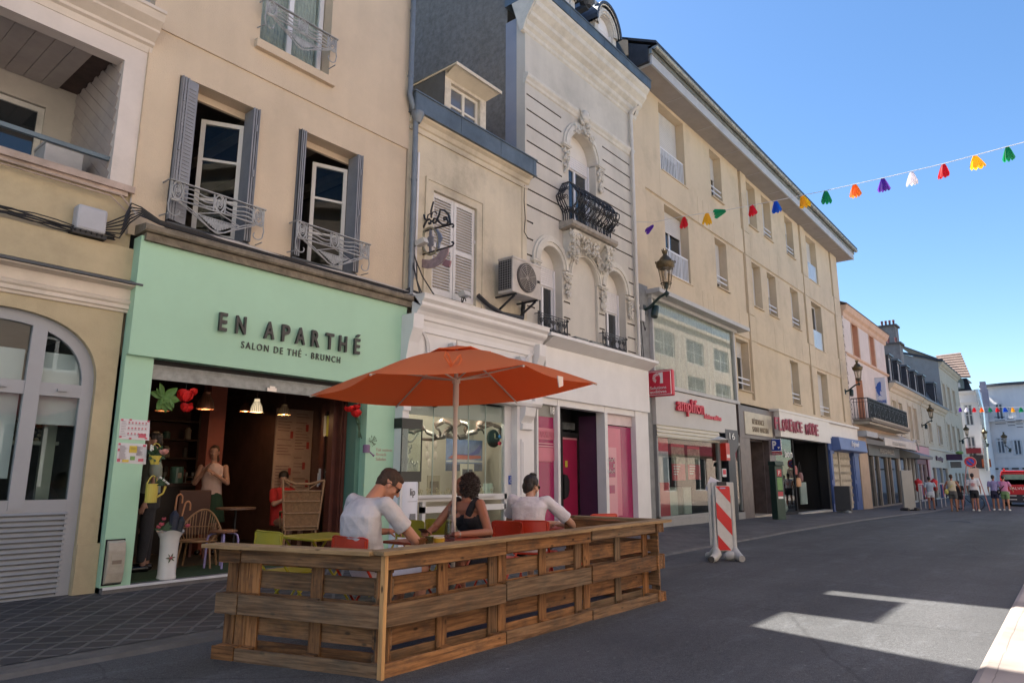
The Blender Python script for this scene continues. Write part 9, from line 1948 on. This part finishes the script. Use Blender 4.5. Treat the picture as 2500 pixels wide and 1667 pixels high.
tl=figure('dark haired man in lilac t-shirt and navy shorts',zz6(1595,1335),1.70,R(-8),SK2,(fb('tee_lilac',(.26,.23,.42)),1),(fb('short_navy',(.02,.02,.05)),.6),hb,'down')
figure('man in pink t-shirt and green shorts with a dark shoulder bag',zz6(1765,1340),1.68,R(-5),SK1,(fb('tee_pink',(.52,.20,.36)),1),(fb('short_green',(.14,.24,.11)),.58),hb,'out',bag=blk)
# inside the tea room
p=atY(520,1150,10.6);figure('waitress with pink top and long dark green skirt drinking inside the tea room',(p.x,10.6,.10),1.66,R(-125),SKd,(fb('top_rose',(.50,.38,.36)),0),(fb('skirt_green',(.012,.04,.025)),.6),hr,'drink',skirt=True,vox=.012,longhair=True,shoes=blk)
p=atY(395,1150,9.3);figure('person in grey green shirt and dark trousers standing behind the flower pots',(p.x-.12,9.3,.10),1.74,R(160),SKd,(fb('shirt_greygreen',(.22,.26,.23)),1),(fb('trousers_dark',(1,)*3),.12),hb,'down',vox=.015,shoes=blk)
t=person('seated person in red top eating at the small cafe table inside',(5.2,10.1,.1));pj=atY(690,1205,10.2);X0,Y0=pj.x,10.2
b=MB();H=head_frame(V(X0,Y0,1.24),R(-120),R(-25));head(b,H,.95);cap(b,V(X0,Y0,1.05),V(X0,Y0,1.18),.05);loft(b,[(V(X0,Y0,.55),.16,.12,R(-110)),(V(X0,Y0,1.06),.16,.09,R(-110))]);
for sd in (-1,1):cap(b,V(X0+sd*.17,Y0,1.03),V(X0+sd*.24,Y0-.15,.84),.045,.04);cap(b,V(X0+sd*.24,Y0-.15,.84),V(X0+sd*.06,Y0-.28,.95),.038,.026);hand(b,V(X0+sd*.06,Y0-.28,.95),(-sd*.5,-.2,.5),(0,-1,0),sd,1.0,.9);cap(b,V(X0+sd*.09,Y0,.55),V(X0+sd*.1,Y0-.42,.56),.075,.055);cap(b,V(X0+sd*.1,Y0-.42,.56),V(X0+sd*.1,Y0-.4,.16),.05,.035);cap(b,V(X0+sd*.1,Y0-.4,.14),V(X0+sd*.1,Y0-.55,.13),.035,.03)
blob('body',b,SKd,t,.010,2);b=MB();loft(b,[(V(X0,Y0,.50),.18,.14,R(-110)),(V(X0,Y0,.9),.18,.12,R(-110)),(V(X0,Y0,1.06),.18,.1,R(-110)),(V(X0,Y0,1.1),.08,.07,R(-110))]);
for sd in (-1,1):cap(b,V(X0+sd*.17,Y0,1.03),V(X0+sd*.22,Y0-.1,.9),.065,.065)
blob('t_shirt',b,fb('tee_red',(.40,.02,.02)),t,.012,2);b=MB();b.X=H;b.ell((0,-.02,.05),(.085,.10,.08),14);b.ell((0,-.05,-.0),(.08,.06,.07),12);b.X=None;blob('hair',b,hb,t,.01,1)
